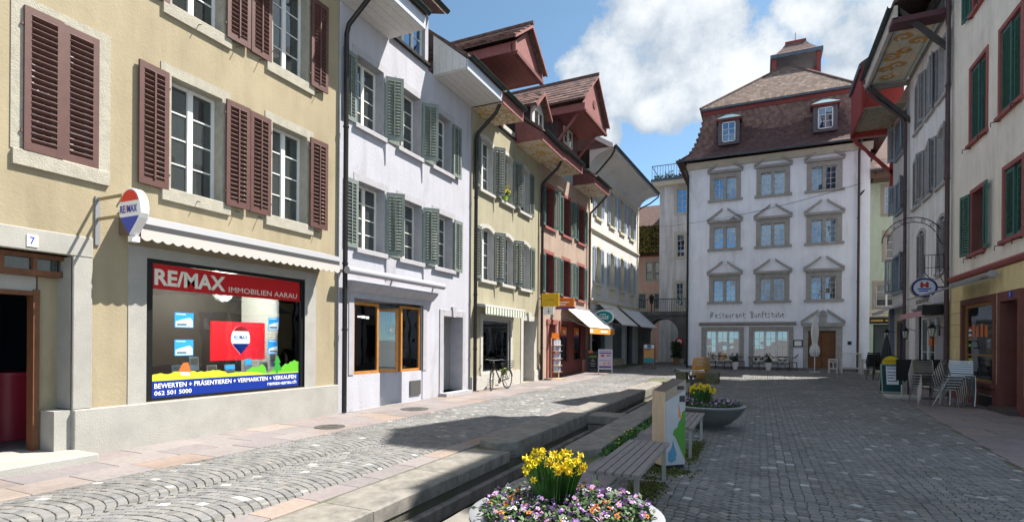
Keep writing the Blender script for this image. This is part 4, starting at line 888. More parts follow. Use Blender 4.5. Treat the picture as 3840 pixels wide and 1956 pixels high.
for a_, c_ in ((1.25,4.55),(5.42,10.0)):
    z0_ = 3.84; aw = MB().prism([(-.18,z0_),(-1.55,2.64),(-1.55,2.61),(-.18,z0_-.03)], a_, c_, 'x').build('awning', m_awnw if a_ < 3 else mat('bluish awning fabric', (.60,.63,.68), rough=.9), E)
    MB().box(a_-.04, c_+.04, -.22, -.02, z0_-.04, z0_+.08).build('housing', m_stoneE, aw); MB().tube([(a_,-1.56,2.625),(c_,-1.56,2.625)], .025, 8).build('front_bar', m_awn, aw)
    for xx in (a_+.15, c_-.15): MB().tube([(xx,-.02,2.55),(xx,-.8,2.75),(xx,-1.5,2.6)], .015, 6).build('arm', m_awn, aw)
for a_, c_, zb in ((.6,3.6,.75),(4.4,7.2,.6),(7.6,9.8,.1)):
    wood_pane(E, (a_,.25), (c_,.25), zb, 3.1, m=mat('grey blue shop frame', (.22,.27,.30)), fw=.07); shop_room(E, a_-.1, c_+.1, .55, 2.5, .1, 3.2, mat('shop wall ochre', (.6,.45,.27)), mat('dim floor', (.12,.10,.08)))
    MB().box(a_, c_, .1, .4, -.1, zb).build('stall_riser', m_stoneE, E)
    for k in range(4): MB().box(a_+.2+k*.6, a_+.45+k*.6, .8, 1.0, .4, 1.2+.3*(k % 3)).build('display_stand', random_mat('shop goods', [(0,(.5,.3,.1)),(.4,(.1,.3,.35)),(.7,(.5,.45,.4)),(1,(.4,.1,.08))], bump=0), E)
pipe(E, [(.12,-1.38,12.1),(.10,-1.36,11.9),(.06,-1.2,11.6),(.0,-.55,10.9),(-.02,-.2,10.6),(-.02,-.14,10.3),(-.02,-.14,9.2)], .05, m_metal_d)
pipe(E, [(10.5,-1.38,12.1),(10.5,-1.36,11.9),(10.45,-.8,11.5),(10.42,-.1,11.2),(10.42,.1,11.0),(10.42,.1,0)], .05, m_metal_d)
finish(E, 0)

# ================================================================ RESTAURANT at the end of the street
def tile_field(parent, fn, nu, nv, m, tw, tl, name='tiles', keep=lambda u, v: True, tone=lambda u, v: rnd.random(), thick=.016):
    """thousands of small tiles joined into one part"""
    b = MB(); tn = []
    for j in range(nv):
        for i in range(-1, nu+1):
            u = (i+.5+(.5 if j % 2 else 0))/nu; v = j/nv
            if u < 0 or u > 1 or not keep(u, v): continue
            p, xd, ud = fn(u, v); xd = xd.normalized(); ud = ud.normalized(); nn = xd.cross(ud)
            M_ = Matrix((xd, -nn, ud)).transposed().to_4x4(); M_.translation = p+nn*.012
            M_ = M_ @ Matrix.Rotation(R(rnd.uniform(4, 8)), 4, 'X')
            n0 = len(b.f); b.box(-tw/2+.004, tw/2-.004, -thick, .0, -.02, tl*1.1, M_); tn += [tone(u, v)]*(len(b.f)-n0)
    o = b.build(name, m, parent); tag(o, kind='stuff'); a = o.data.attributes.new('tone', 'FLOAT', 'FACE'); a.data.foreach_set('value', tn); return o
m_rest = plaster('white lime render', (0.81,0.825,0.91), var=0.10, bump=0.25, streak=.55)
m_sandst = mat('grey sandstone', (0.33,0.31,0.30), rough=0.9, var=0.18, vscale=4, bump=.3)
m_slate = mat('blue grey sheet metal', (0.09,0.11,0.14), rough=0.5, metal=.3, var=.2)
m_redcor = mat('red cornice paint', (0.22,0.035,0.03), rough=.6, var=.15)
RS = thing('restaurant_building', 'white four storey inn with tiled mansard roof and broken stone pediments over the windows', 'building', (0, 33, 0), 0)
cx = [(-2.44,-1.26),(.01,1.21),(2.48,3.66)]; rz = [(9.87,11.12),(7.06,8.28),(4.03,5.27)]
holes = [(a,c,z,t_) for z, t_ in rz for a, c in cx]
wall(RS, 8.97, 12.05, holes+[(-2.85,-1.03,.62,2.40,.15),(-.33,1.44,.62,2.40,.15),(2.36,3.65,.1,2.37,.3)], m_rest, x0=-3.83, depth=12, rev=.22)
for k, (a, c, z, t_) in enumerate(holes):
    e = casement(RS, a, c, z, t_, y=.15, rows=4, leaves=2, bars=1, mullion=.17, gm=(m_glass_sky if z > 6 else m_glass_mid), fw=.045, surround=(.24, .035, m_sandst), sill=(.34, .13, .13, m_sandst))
    w = c-a; H_ = t_-z; rise = .42 if z > 9 else .58; g_ = .26 if z > 9 else .13
    MB().prism([(-.34,H_+.26),(w+.34,H_+.26),(w+.37,H_+.39),(-.37,H_+.39)], -.16, .0, 'y').build('cornice', m_sandst, e)
    for s_ in (-1, 1):
        f = lambda x: w/2+s_*(x-w/2)
        b = MB(); n = 5; x0, x1 = -.37, w/2-g_
        for q in range(n):
            u0, u1 = q/n, (q+1)/n; xa, xb = x0+(x1-x0)*u0, x0+(x1-x0)*u1; za = H_+.40+(rise-.0)*u0**1.15; zb = H_+.40+rise*u1**1.15
            b.prism([(f(xa),za-.02),(f(xb),zb-.02),(f(xb),zb+.09),(f(xa),za+.09)], -.15, .0, 'y')
        b.build('pediment', m_sandst, e)
def restaurant_window(a, c):
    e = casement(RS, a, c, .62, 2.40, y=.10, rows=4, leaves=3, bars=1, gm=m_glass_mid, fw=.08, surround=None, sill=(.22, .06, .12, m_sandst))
    b = MB(); w = c-a; b.box(-.23, .005, -.05, .1, -.6, 1.97); b.box(w-.005, w+.22, -.05, .1, -.6, 1.97); b.box(.005, w-.005, -.05, .1, 1.775, 1.97); b.build('stone_surround', m_sandst, e)
restaurant_window(-2.85, -1.03); restaurant_window(-.33, 1.44)
MB().prism([(.0,2.66),(-.12,2.68),(-.2,2.78),(-.2,2.84),(.0,2.87)], -3.2, 1.78, 'x').build('shop_cornice', m_sandst, RS)
b = MB(); b.box(2.12, 2.365, -.05, .28, -.1, 2.58); b.box(3.645, 3.94, -.05, .28, -.1, 2.58); b.box(2.365, 3.645, -.05, .28, 2.365, 2.58); b.build('door_surround', m_sandst, RS)
MB().prism([(2.1,2.58),(3.96,2.58),(4.05,2.68),(4.05,2.78),(2.01,2.78),(2.01,2.68)], -.2, 0, 'y').build('door_cornice', m_sandst, RS)
for s_ in (-1, 1):
    f = lambda x: 3.03+s_*x
    MB().prism([(f(1.02),2.78),(f(.22),3.36),(f(.22),3.50),(f(1.02),2.90)], -.2, 0, 'y').build('door_pediment', m_sandst, RS)
b = MB(); b.box(2.87, 3.19, -.1, 0, 2.785, 3.14); b.prism([(2.82,3.14),(3.24,3.14),(3.24,3.2),(2.82,3.2)], -.13, 0, 'y'); b.prism([(2.9,3.2),(3.16,3.2),(3.18,3.36),(3.03,3.46),(2.88,3.36)], -.1, 0, 'y'); b.build('door_pedestal', m_sandst, RS)
m_oak = wood('brown oak door', (0.20,0.085,0.035))
dr = MB().box(2.366, 3.644, .14, .2, .12, 2.364).build('door', m_oak, RS)
for a, c in ((2.42,2.96),(3.05,3.59)):
    for z, t_ in ((.3,.95),(1.02,1.65),(1.72,2.28)): MB().cbox(a, c, .115, .139, z, t_, .012).build('door_panel', m_oak, dr)
MB().box(2.995, 3.015, .11, .139, .14, 2.35).build('door_stile', m_oak, dr)
# blackletter inscription, drawn with a broad pen
LET = {'R': [[(0,.95),(.12,.8),(.12,.1),(.0,.0)],[(.12,.95),(.45,.98),(.5,.75),(.3,.55),(.14,.55)],[(.3,.55),(.45,.2),(.62,.0)],[(.28,.9),(.28,.1)],[(-.05,.7),(.1,.5)]],
 'e': [[(.05,.5),(.05,.1),(.2,0),(.36,.08)],[(.05,.5),(.2,.62),(.34,.48),(.06,.3)]], 's': [[(.36,.52),(.2,.62),(.05,.5),(.32,.2),(.18,0),(.0,.08)],[(.18,.95),(.34,.85)]], 't': [[(.14,.8),(.14,.1),(.26,0),(.36,.06)],[(.0,.58),(.34,.58)]],
 'a': [[(.05,.5),(.2,.62),(.32,.5),(.32,.08),(.42,0)],[(.32,.35),(.1,.3),(.05,.1),(.16,0),(.32,.1)]], 'u': [[(.0,.55),(.08,.5),(.08,.1),(.2,0),(.34,.12)],[(.34,.6),(.34,.08),(.44,0)]], 'r': [[(.0,.56),(.1,.48),(.1,.08),(.2,0)],[(.1,.45),(.24,.62),(.36,.52)]],
 'n': [[(.0,.56),(.08,.48),(.08,.0)],[(.08,.46),(.24,.62),(.34,.5),(.34,.08),(.44,0)]], 'Z': [[(.0,.85),(.2,.98),(.5,.85),(.45,.6),(.15,.5)],[(.15,.5),(.45,.4),(.5,.12),(.25,-.05),(.0,.08)],[(.22,.85),(.22,.6)],[(.3,.4),(.3,.1)]],
 'f': [[(.36,.9),(.2,.98),(.14,.8),(.14,-.12)],[(.0,.56),(.34,.56)]], 'b': [[(.0,.92),(.08,.85),(.08,.1),(.22,0),(.36,.12),(.36,.45),(.24,.6),(.08,.5)]]}
m_frak = mat('faded grey lettering', (0.30,0.29,0.32), rough=.9, var=.35, vscale=9)
def blackletter(s_, x0, x1, z0, ht):
    adv = {'R': .78, 'Z': .66, 't': .42, 'f': .42}; tot = sum(adv.get(c, .5) for c in s_); k = (x1-x0)/tot; b = MB(); x = x0; nx, nz = .055*k, .05*ht*1.4
    for c in s_:
        for st_ in LET[c]:
            for (ax, az), (bx, bz) in zip(st_, st_[1:]):
                p, q = (x+ax*k, z0+az*ht), (x+bx*k, z0+bz*ht)
                b.add([(p[0]-nx,-.004,p[1]+nz),(p[0]+nx,-.004,p[1]-nz),(q[0]+nx,-.004,q[1]-nz),(q[0]-nx,-.004,q[1]+nz)], [(0,1,2,3)])
        x += adv.get(c, .5)*k
    o = b.build('lettering', m_frak, RS); tag(o, kind='stuff')
blackletter('Restaurant', -2.62, -.74, 3.10, .34); blackletter('Zunftstube', -.52, 1.26, 3.10, .34)
mb_ = MB().box(1.65, 2.11, -.06, -.002, 1.48, 1.87).build('menu_case', m_black, RS); MB().box(1.71, 2.05, -.066, -.061, 1.54, 1.81).build('menu_sheet', m_swhite, mb_)
MB().box(4.18, 4.36, -.02, -.002, 1.62, 1.81).build('plaque', mat('dark plaque', (.04,.035,.04)), RS)
MB().box(-3.83, 5.14, -.07, -.002, -.2, .36).build('dark_base_band', mat('dark base band', (.16,.15,.15), var=.3), RS)  # dark band along the foot of the wall
MB().prism([(.0,11.72),(-.1,11.76),(-.22,11.98),(-.3,12.06),(.0,12.1)], -3.93, 5.24, 'x').build('eave_cornice', mat('stone cornice', (.46,.43,.38), var=.1), RS)
MB().box(-4.08, -3.83, 0, 11.8, 11.75, 12.06).build('eave_cornice', mat('stone cornice', (.46,.43,.38)), RS)
# mansard: bell-cast lower slope, red cornice, hipped upper roof
prof = [(-.62,12.12),(-.32,12.32),(.02,12.62),(.28,13.1),(.48,13.7),(.66,14.4),(.80,15.12)]
def mans(v):
    q = v*(len(prof)-1); i = min(int(q), len(prof)-2); t_ = q-i; return (prof[i][0]*(1-t_)+prof[i+1][0]*t_, prof[i][1]*(1-t_)+prof[i+1][1]*t_)
XL, XR, YB = -3.83, 5.14, 11.5
b = MB(); n = 12
ring = []
for k in range(n+1):
    o_, z = mans(k/n); ring.append([(XL+o_, o_, z), (XR-o_, o_, z), (XR-o_, YB-o_, z), (XL+o_, YB-o_, z)])
for k in range(n):
    for s_ in range(4): b.add([ring[k][s_], ring[k][(s_+1)%4], ring[k+1][(s_+1)%4], ring[k+1][s_]], [(0,1,2,3)])
mr = b.build('mansard_roof', m_tile_flat, RS)
def mfront(u, v):
    o_, z = mans(v); o2, z2 = mans(min(1, v+.02)); return Vector((XL+o_+(XR-XL-2*o_)*u, o_, z)), Vector((1,0,0)), Vector((0,o2-o_,z2-z))
def mleft(u, v):
    o_, z = mans(v); o2, z2 = mans(min(1, v+.02)); return Vector((XL+o_, YB-o_-(YB-2*o_)*u, z)), Vector((0,-1,0)), Vector((o2-o_,0,z2-z))
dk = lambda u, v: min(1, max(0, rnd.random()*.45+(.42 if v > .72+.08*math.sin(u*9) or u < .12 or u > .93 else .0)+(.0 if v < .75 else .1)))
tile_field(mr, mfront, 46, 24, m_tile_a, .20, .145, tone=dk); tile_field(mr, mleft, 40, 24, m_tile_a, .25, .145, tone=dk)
gutter(RS, XL-.66, XR+.66, -.72, 12.14, m=m_slate)
zt = 15.12; MB().box(XL+.70, XR-.70, .70, YB-.7, zt-.02, zt+.20).build('red_cornice', m_redcor, RS); MB().box(XL+.54, XR-.54, .54, YB-.5, zt+.20, zt+.30).build('roof_gutter', m_slate, RS)
AP = Vector((1.45, 4.2, 18.75)); zb = zt+.30; fl, fr_, bl, br = Vector((XL+.55,.55,zb)), Vector((XR-.55,.55,zb)), Vector((XL+.55,YB-.5,zb)), Vector((XR-.55,YB-.5,zb)); AP2 = Vector((1.45, YB-4.5, 18.75))
b = MB(); b.add([fl, fr_, AP], [(0,1,2)]); b.add([fl, AP, AP2, bl], [(0,1,2,3)]); b.add([fr_, br, AP2, AP], [(0,1,2,3)]); b.add([bl, AP2, br], [(0,1,2)]); ur = b.build('upper_roof', m_tile_flat, RS)
def ufront(u, v):
    l = fl.lerp(AP, v); r_ = fr_.lerp(AP, v); mid = (fl+fr_)/2; return l.lerp(r_, u), Vector((1,0,0)), Vector((0, AP.y-fl.y, AP.z-fl.z))
m_tile_b = random_mat('weathered tan tile', [(0,(0.125,0.085,0.072)),(.4,(0.175,0.12,0.10)),(.8,(0.225,0.16,0.13)),(1,(0.29,0.21,0.17))], attr='tone', bump=.5, var=.2)
b = MB(); tn = []
for j in range(26):
    v = j/26; l = fl.lerp(AP, v); r_ = fr_.lerp(AP, v); wd = (r_-l).length; nt_ = max(1, int(wd/.19))
    for i in range(nt_):
        p, xd, ud = ufront((i+.5)/nt_, v); ud.normalize(); nn = xd.cross(ud); M_ = Matrix((xd, -nn, ud)).transposed().to_4x4(); M_.translation = p+nn*.012
        M_ = M_ @ Matrix.Rotation(R(rnd.uniform(4, 8)), 4, 'X'); n0 = len(b.f); b.box(-wd/nt_/2+.004, wd/nt_/2-.004, -.018, 0, -.02, .23, M_); tn += [rnd.random()]*(len(b.f)-n0)
o = b.build('tiles', m_tile_b, ur); tag(o, kind='stuff'); a_ = o.data.attributes.new('tone', 'FLOAT', 'FACE'); a_.data.foreach_set('value', tn)
for p, q in ((fl, AP), (fr_, AP)): MB().tube([p+Vector((0,0,.04)), q+Vector((0,0,.06))], .085, 8).build('hip_tiles', m_tile_flat, ur)
# roof lantern
lt = empty('roof_lantern', (1.9, 5.0, 17.0), 0, RS)
b = MB()
for sx in (-1, 1):
    for sy in (-1, 1): b.box(sx*1.2-.11, sx*1.2+.11, sy*1.1-.11, sy*1.1+.11, 0, 2.2)
b.box(-1.2, 1.2, -1.12, 1.12, .0, 1.2); b.build('timber_frame', m_redcor, lt); MB().box(-1.42, 1.42, -1.32, 1.32, 2.12, 2.34).build('eave_board', m_slate, lt)
prl = [(1.42,1.32,2.34),(1.1,1.0,2.52),(.78,.7,2.9),(.55,.42,3.3)]; b = MB()
for k in range(3):
    a, c = prl[k], prl[k+1]; q = [(-1,-1),(1,-1),(1,1),(-1,1)]
    for s_ in range(4):
        s2 = (s_+1) % 4; b.add([(a[0]*q[s_][0],a[1]*q[s_][1],a[2]),(a[0]*q[s2][0],a[1]*q[s2][1],a[2]),(c[0]*q[s2][0],c[1]*q[s2][1],c[2]),(c[0]*q[s_][0],c[1]*q[s_][1],c[2])], [(0,1,2,3)])
b.build('lantern_roof', m_tile_flat, lt); MB().box(-.58, .58, -.45, .45, 3.28, 3.42).build('ridge_cap', m_redcor, lt); MB().tube([(0,0,3.4),(0,0,4.1)], .02, 6).build('finial', m_slate, lt)
for a, c in ((-2.27,-1.08),(2.49,3.70)):   # mansard dormers
    e = empty('mansard_dormer', ((a+c)/2, 0, 12.95), 0, RS); hw = .56; m_lead = mat('lead grey cladding', (.10,.085,.10), rough=.6, var=.15)
    MB().box(-hw, hw, -.08, 1.0, 0, 1.36).build('cladding', m_lead, e)
    MB().prism([(-hw-.10,1.36),(hw+.10,1.36),(hw+.10,1.46),(-hw-.10,1.46)], -.2, 1.0, 'y').build('red_trim', m_redcor, e)
    MB().add([(-hw-.13,-.24,1.46),(hw+.13,-.24,1.46),(hw+.13,1.2,1.46),(-hw-.13,1.2,1.46),(-.15,.25,1.82),(.15,.25,1.82),(.15,1.2,1.82),(-.15,1.2,1.82)], [(0,1,5,4),(1,2,6,5),(3,0,4,7),(4,5,6,7)]).build('dormer_roof', mat('blue copper sheet', (.10,.20,.25), rough=.5, metal=.3), e)
    w = .70; b = MB(); b.box(-w/2, -w/2+.05, -.13, -.085, .13, 1.25); b.box(w/2-.05, w/2, -.13, -.085, .13, 1.25); b.box(-w/2, w/2, -.13, -.085, .13, .18); b.box(-w/2, w/2, -.13, -.085, 1.2, 1.25); b.box(-.015, .015, -.125, -.09, .18, 1.2)
    for z in (.52, .86): b.box(-w/2, w/2, -.125, -.09, z-.012, z+.012)
    b.build('window_frame', m_white, e)
    for i in range(2):
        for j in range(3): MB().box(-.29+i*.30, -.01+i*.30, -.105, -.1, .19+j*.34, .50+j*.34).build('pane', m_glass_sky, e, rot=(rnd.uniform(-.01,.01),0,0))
pipe(RS, [(-4.1,-.6,12.1),(-4.0,-.35,11.8),(-3.86,-.13,11.4),(-3.86,-.13,.2)], .06, m_metal_d, brackets=(8, 4)); pipe(RS, [(4.66,-.6,12.1),(4.63,-.13,11.6),(4.61,-.13,.2)], .06, m_pipe_br, brackets=(8.2, 4.9, 2.9))
finish(RS, -3.83)

# ================================================================ BEHIND: bridge, tower house, ivy house, green house
m_darkst = mat('weathered dark stone', (0.15,0.145,0.14), rough=.95, var=.45, vscale=1.6, bump=.5, bscale=30, streak=.4)
BR = thing('stone_footbridge', 'dark weathered stone arch bridging the alley, iron railing on top', 'bridge', (-6.2, 38.6, .22), 0)
n = 16; arc = [(-.0+1.08*math.cos(math.pi*k/n), 2.05+1.08*math.sin(math.pi*k/n)) for k in range(n+1)]
b = MB()
for k in range(n): 
    (xa, za), (xb, zb_) = arc[k], arc[k+1]; b.prism([(xa,za),(xb,zb_),(xb,3.35),(xa,3.35)], 0, 1.6, 'y')
b.box(1.08, 1.75, 0, 1.6, -.3, 3.35); b.box(-1.75, -1.08, 0, 1.6, -.3, 3.35); b.build('arch', m_darkst, BR); MB().box(-1.9, 1.78, -.12, 1.72, 3.35, 3.62).build('deck', m_darkst, BR)
for k in range(24): MB().tube([(-1.75+k*.15,-.05,3.62),(-1.75+k*.15,-.05,4.5)], .014 if k % 8 else .03, 5).build('baluster', m_iron, BR)
MB().box(-1.8, 1.75, -.07, -.03, 4.46, 4.51).build('handrail', m_iron, BR); MB().box(1.05, 1.5, -.25, .0, -.2, .35).build('stone_block', mat('pale block', (.35,.33,.30), var=.3), BR)
nes = thing('no_entry_sign', 'round red and white traffic sign on the bridge pier', 'sign', (-5.02, 38.5, 1.75), 0)
MB().lathe([(.001,-.012),(.29,-.012),(.29,0),(.001,0)], 28).build('red_disc', mat('traffic red', (.5,.02,.025)), nes, rot=(R(90),0,0)); MB().lathe([(.001,.001),(.165,.001),(.165,.008),(.001,.008)], 28).build('white_disc', m_swhite, nes, rot=(R(90),0,0))
TH = thing('narrow_white_house', 'narrow weathered white house with roof terrace behind the footbridge', 'house', (-7.0, 42, .2), 0)
m_thw = plaster('stained white render', (0.58,0.57,0.58), var=0.35, bump=.2, streak=.7, vs_=.9)
th_ = [(1.27,1.85,7.9,9.6),(1.27,2.0,11.2,13.0),(1.25,1.78,4.2,5.95)]
wall(TH, 6.5, 13.3, th_, m_thw, depth=8, rev=.15)
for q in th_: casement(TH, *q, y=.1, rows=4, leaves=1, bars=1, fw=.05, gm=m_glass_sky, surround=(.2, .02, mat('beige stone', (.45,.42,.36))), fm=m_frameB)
MB().prism([(-.35,13.3),(6.7,13.3),(6.7,13.62),(-.55,13.62)], -.5, 8.3, 'y').build('eave', m_stoneE, TH); MB().box(-.58, 6.7, -.55, 8.3, 13.62, 13.8).build('terrace_edge', m_slate, TH)
for k in range(22): MB().tube([(-.5+k*.2,-.45,13.8),(-.5+k*.2,-.45,14.8)], .016, 5).build('railing_bar', m_iron, TH)
MB().tube([(-.5,-.45,14.8),(4.2,-.45,14.8)], .03, 6).build('top_rail', m_slate, TH); MB().tube([(-.5,-.45,14.8),(-.5,7,14.8)], .03, 6).build('top_rail', m_slate, TH)
def leafy(name, m, parent, n, fn, size=.07, kind=None):
    b = MB()
    for _ in range(n):
        p = Vector(fn()); s_ = size*rnd.uniform(.6, 1.3); M_ = Matrix.Translation(p) @ Euler((rnd.uniform(0,6.3), rnd.uniform(0,6.3), rnd.uniform(0,6.3))).to_matrix().to_4x4()
        b.add([(-s_*.45,0,0),(0,-s_*.1,-s_*.8),(s_*.45,0,0),(0,s_*.1,s_*.9)], [(0,1,2,3)], M_)
    o = b.build(name, m, parent)
    tag(o, kind='stuff'); return o
m_leaf = random_mat('leaf', [(0,(.03,.07,.02)),(1,(.06,.12,.03))], bump=0)
m_leaf_dk = mat('dark leaves', (0.035,0.065,0.022), rough=.7, var=.5, vscale=8); m_leaf_ye = mat('yellow green leaves', (0.16,0.13,0.03), rough=.7, var=.4, vscale=8); m_leaf_br = mat('brown ivy', (0.06,0.042,0.025), rough=.8, var=.5, vscale=6)
leafy('terrace_plants', m_leaf_dk, TH, 900, lambda: (rnd.uniform(-.4, 3.4), rnd.uniform(-.35, .3), 13.8+abs(rnd.gauss(0, .22))), .09)
IV = thing('ivy_house', 'pinkish old house with brown tiled roof overgrown by ivy behind the alley', 'house', (-13, 46, .2), 0)
m_pk2 = plaster('faded pink render', (0.40,0.25,0.20), var=0.2)
ih = [(4.25,4.75,6.7,8.2),(4.95,5.35,6.7,8.2),(3.65,4.25,4.3,5.6),(4.95,5.45,4.3,5.6),(4.1,4.65,1.5,2.6)]
wall(IV, 9, 9.0, ih, m_pk2, depth=8, rev=.15)
for q in ih: casement(IV, *q, y=.1, rows=3, leaves=1, bars=0, fw=.05, surround=(.12, .02, mat('olive grey stone', (.26,.26,.2))), fm=mat('olive frame', (.22,.24,.17)))
MB().box(0, 9, -.3, 0, 8.7, 9.0).build('red_eave', m_redcor, IV); MB().prism([(-.7,9.0),(5,14.2),(10,9.0)], 0, 9.2, 'x').build('roof', m_tile_flat, IV)
leafy('ivy', m_leaf_br, IV, 5000, lambda: (rnd.uniform(2.5, 6.2), (lambda q: -.75-.12*rnd.random()+q*1.3)(0), 8.75+rnd.random()*2.3), .15)
leafy('ivy_tips', m_leaf_ye, IV, 1500, lambda: (rnd.gauss(4.0, .8), -.95-.1*rnd.random(), 8.9+rnd.random()*2.2), .13)
GH = thing('green_house', 'pale green house at the right of the inn, brown stone window frames', 'house', (5.14, 34.0, .2), 0)
m_grn = plaster('pale green render', (0.46,0.52,0.42), var=0.12)
gh = [(.79,1.6,8.35,9.75),(.86,1.6,5.95,7.3),(.45,1.4,3.45,4.65),(.33,1.7,.1,2.5)]
wall(GH, 7, 10.3, gh, m_grn, depth=9, rev=.18)
m_brst = mat('brown sandstone', (.33,.27,.24), rough=.9, var=.15)
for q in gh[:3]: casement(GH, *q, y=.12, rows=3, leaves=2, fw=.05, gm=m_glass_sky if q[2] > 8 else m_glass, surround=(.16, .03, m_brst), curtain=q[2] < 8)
wood_pane(GH, (.33,.1), (1.7,.1), .1, 2.5, m=m_black, fw=.07); shop_room(GH, .2, 1.8, .2, 2, .1, 2.6, mat('pale shop wall', (.42,.46,.46)), m_greyfl)
b = MB(); b.box(.0, 1.9, -.16, 0, 3.12, 3.3); b.box(.05, 1.9, -.12, 0, 2.93, 3.12); b.build('shop_cornice', m_stoneE, GH); s_ = MB().box(.12, 1.9, -.1, 0, 2.56, 2.86).build('shop_fascia', m_black, GH)
MB().box(.2, .75, -.104, -.101, 2.66, 2.76).box(.85, 1.4, -.104, -.101, 2.66, 2.76).build('fascia_print', mat('gold paint', (.45,.28,.08)), s_)
MB().prism([(-1.1,10.25),(-1.1,10.4),(4.5,14.5),(10,10.4),(10,10.25)], -.0, 7, 'x').build('roof', m_tile_flat, GH); tile_field(GH, lambda u, v: (Vector((2.2*u, -1.1+1.1*v, 10.42+.80*v)), Vector((1,0,0)), Vector((0,1,.73))), 11, 8, m_tile_a, .2, .17)
gutter(GH, 0, 3, -1.18, 10.42, m=m_slate); MB().box(0, 7, -1.05, 0, 10.0, 10.26).build('eave_soffit', mat('brown eave boards', (.12,.07,.05)), GH); pipe(GH, [(.25,-1.1,10.3),(.1,-.8,9.9),(-.45,-1.05,9.2)], .045, m_metal_d)

# ================================================================ RIGHT SIDE HOUSES (local x runs towards the camera: x = -y)
def yy(ya, yb): return (-yb, -ya)
# ---- M: cream house with green shutters
m_crm = plaster('cream render', (0.80,0.74,0.65), var=0.14, bump=.3)
m_ochre = mat('ochre rusticated render', (0.70,0.57,0.30), rough=.9, var=.16, vscale=3, bump=.3, streak=.4)
m_rbr = mat('red brown paint', (0.15,0.05,0.042), rough=.6, var=.15)
m_redm = mat('brick red trim', (0.30,0.09,0.085), rough=.75, var=.15)
m_shutM = mat('bottle green shutter paint', (0.035,0.115,0.09), rough=.5, var=.2, vscale=6)
M_ = thing('cream_house', 'cream house with bottle green shutters above an ochre and red shop floor', 'house', (5.6, 0, 0), R(-90)); HM = M_
win = [yy(18.9,19.85)+(4.30,6.05), yy(16.5,17.55)+(4.30,6.05), yy(18.78,20.0)+(7.54,9.70), yy(16.62,17.85)+(7.54,9.70), yy(18.85,19.85)+(11.3,13.3), yy(16.6,17.6)+(11.3,13.3), yy(13.9,15.0)+(4.30,6.05), yy(13.9,15.0)+(7.54,9.7)]
wall(HM, 10.5, 14.2, win+[yy(17.95,20.48)+(.62,2.95,.1), yy(16.4,17.45)+(.0,2.75,.5)], m_crm, x0=-21.7, rev=.22)
for i, q in enumerate(win):
    e = casement(HM, *q, y=.18, rows=3, leaves=2, fm=m_rbr, surround=(.11, .03, m_redm), sill=(.14, .10, .10, m_redm)); hh = q[3]-q[2]; w = q[1]-q[0]
    if i in (0, 4):
        for xa in (q[0]+.008, q[1]-.014): MB().box(xa, xa+.006, 0, .17, q[2]+.01, q[3]-.01).build('red_reveal', m_rbr, HM)
        shutter(HM, q[0]-.06, q[2]-.02, .5, hh+.04, m_shutM, side=-1, y=-.06, ang=R(6)); shutter(HM, q[1]+.06, q[2]-.02, .5, hh+.04, m_shutM, side=1, y=-.06, ang=R(-6))
    else:
        shutter(HM, q[0]+.01, q[2]+.02, w/2-.02, hh-.04, m_shutM, side=1, y=.01, bar=False); shutter(HM, q[1]-.01, q[2]+.02, w/2-.02, hh-.04, m_shutM, side=-1, y=.05, bar=False)
    for s_ in (0, 1): MB().tube([(q[s_], .0, q[2]-.12), (q[s_], -.2, q[2]-.14), (q[s_], -.2, q[2]-.25)], .012, 5).build('shutter_catch', m_iron, HM)
# rusticated ground floor: courses of ochre blocks between the openings
for a, c in (yy(20.50,21.68), yy(17.48,17.95), yy(13.0,16.38)):
    for k in range(7):
        z = .50+k*.355
        if z+.355 > 2.99: break
        MB().cbox(a+.003, c-.003, -.045, -.002, z+.006, z+.349, .01).build('rusticated_course', m_ochre, HM)
MB().box(-21.7, -11.2, -.035, -.002, 2.99, 3.62).build('ochre_band', m_ochre, HM)
for a, c in (yy(17.52,21.69), yy(11.2,16.38)): MB().box(a, c, -.11, -.002, -.3, .50).build('plinth', m_rbr, HM)
MB().prism([(.0,3.62),(-.10,3.66),(-.14,3.74),(-.10,3.80),(0,3.82)], -21.72, -11.2, 'x').build('red_band', m_redm, HM)
gr = MB().box(-18.85, -17.95, -.125, -.112, .03, .31).build('cellar_grille', m_black, HM); MB().box(-18.88, -17.92, -.122, -.111, .31, .335).build('grille_frame', m_awn, gr)
a, c = yy(17.95,20.48)
b = MB(); b.box(a-.06, a+.10, -.08, .1, .50, 2.99); b.box(c-.10, c+.06, -.08, .1, .50, 2.99); b.box(a+.10, c-.10, -.08, .1, 2.82, 2.99); b.box(a-.1, c+.1, -.16, .1, .52, .63); b.build('shop_frame', m_rbr, HM)
m_oak2 = wood('honey oak', (0.32,0.17,0.055)); e = empty('shop_window', (a+.1, 0, .63), 0, HM); w = c-a-.2
b = MB(); b.box(0, .09, .0, .08, 0, 2.19); b.box(w-.09, w, .0, .08, 0, 2.19); b.box(.09, w-.09, .0, .08, 2.1, 2.19); b.box(.09, w-.09, .0, .08, 0, .08); b.box(.09, w-.09, .01, .07, .72, .76); b.build('frame', m_oak2, e); MB().box(.09, w-.09, .035, .042, .08, 2.1).build('pane', m_clear, e)
shop_room(HM, a, c, .12, 2.5, .4, 3.0, mat('dark red restaurant wall', (.16,.03,.035)), mat('dim floor', (.12,.10,.08)), mat('dark restaurant back wall', (.06,.03,.03)), name='dining_room')
fl_ = empty('flag_sticker', (.2, .028, 1.55), 0, e)
for k, cc in enumerate(((.45,.04,.05),(.7,.7,.7),(.02,.06,.25),(.7,.7,.7),(.45,.04,.05))): MB().prism([(0,-.07*k),(.12,-.07*k+.02),(.24,-.07*k),(.24,-.07*k-.07),(.12,-.07*k-.05),(0,-.07*k-.07)], 0, .003, 'y').build('stripe', mat('flag colour %d' % k, cc), fl_)
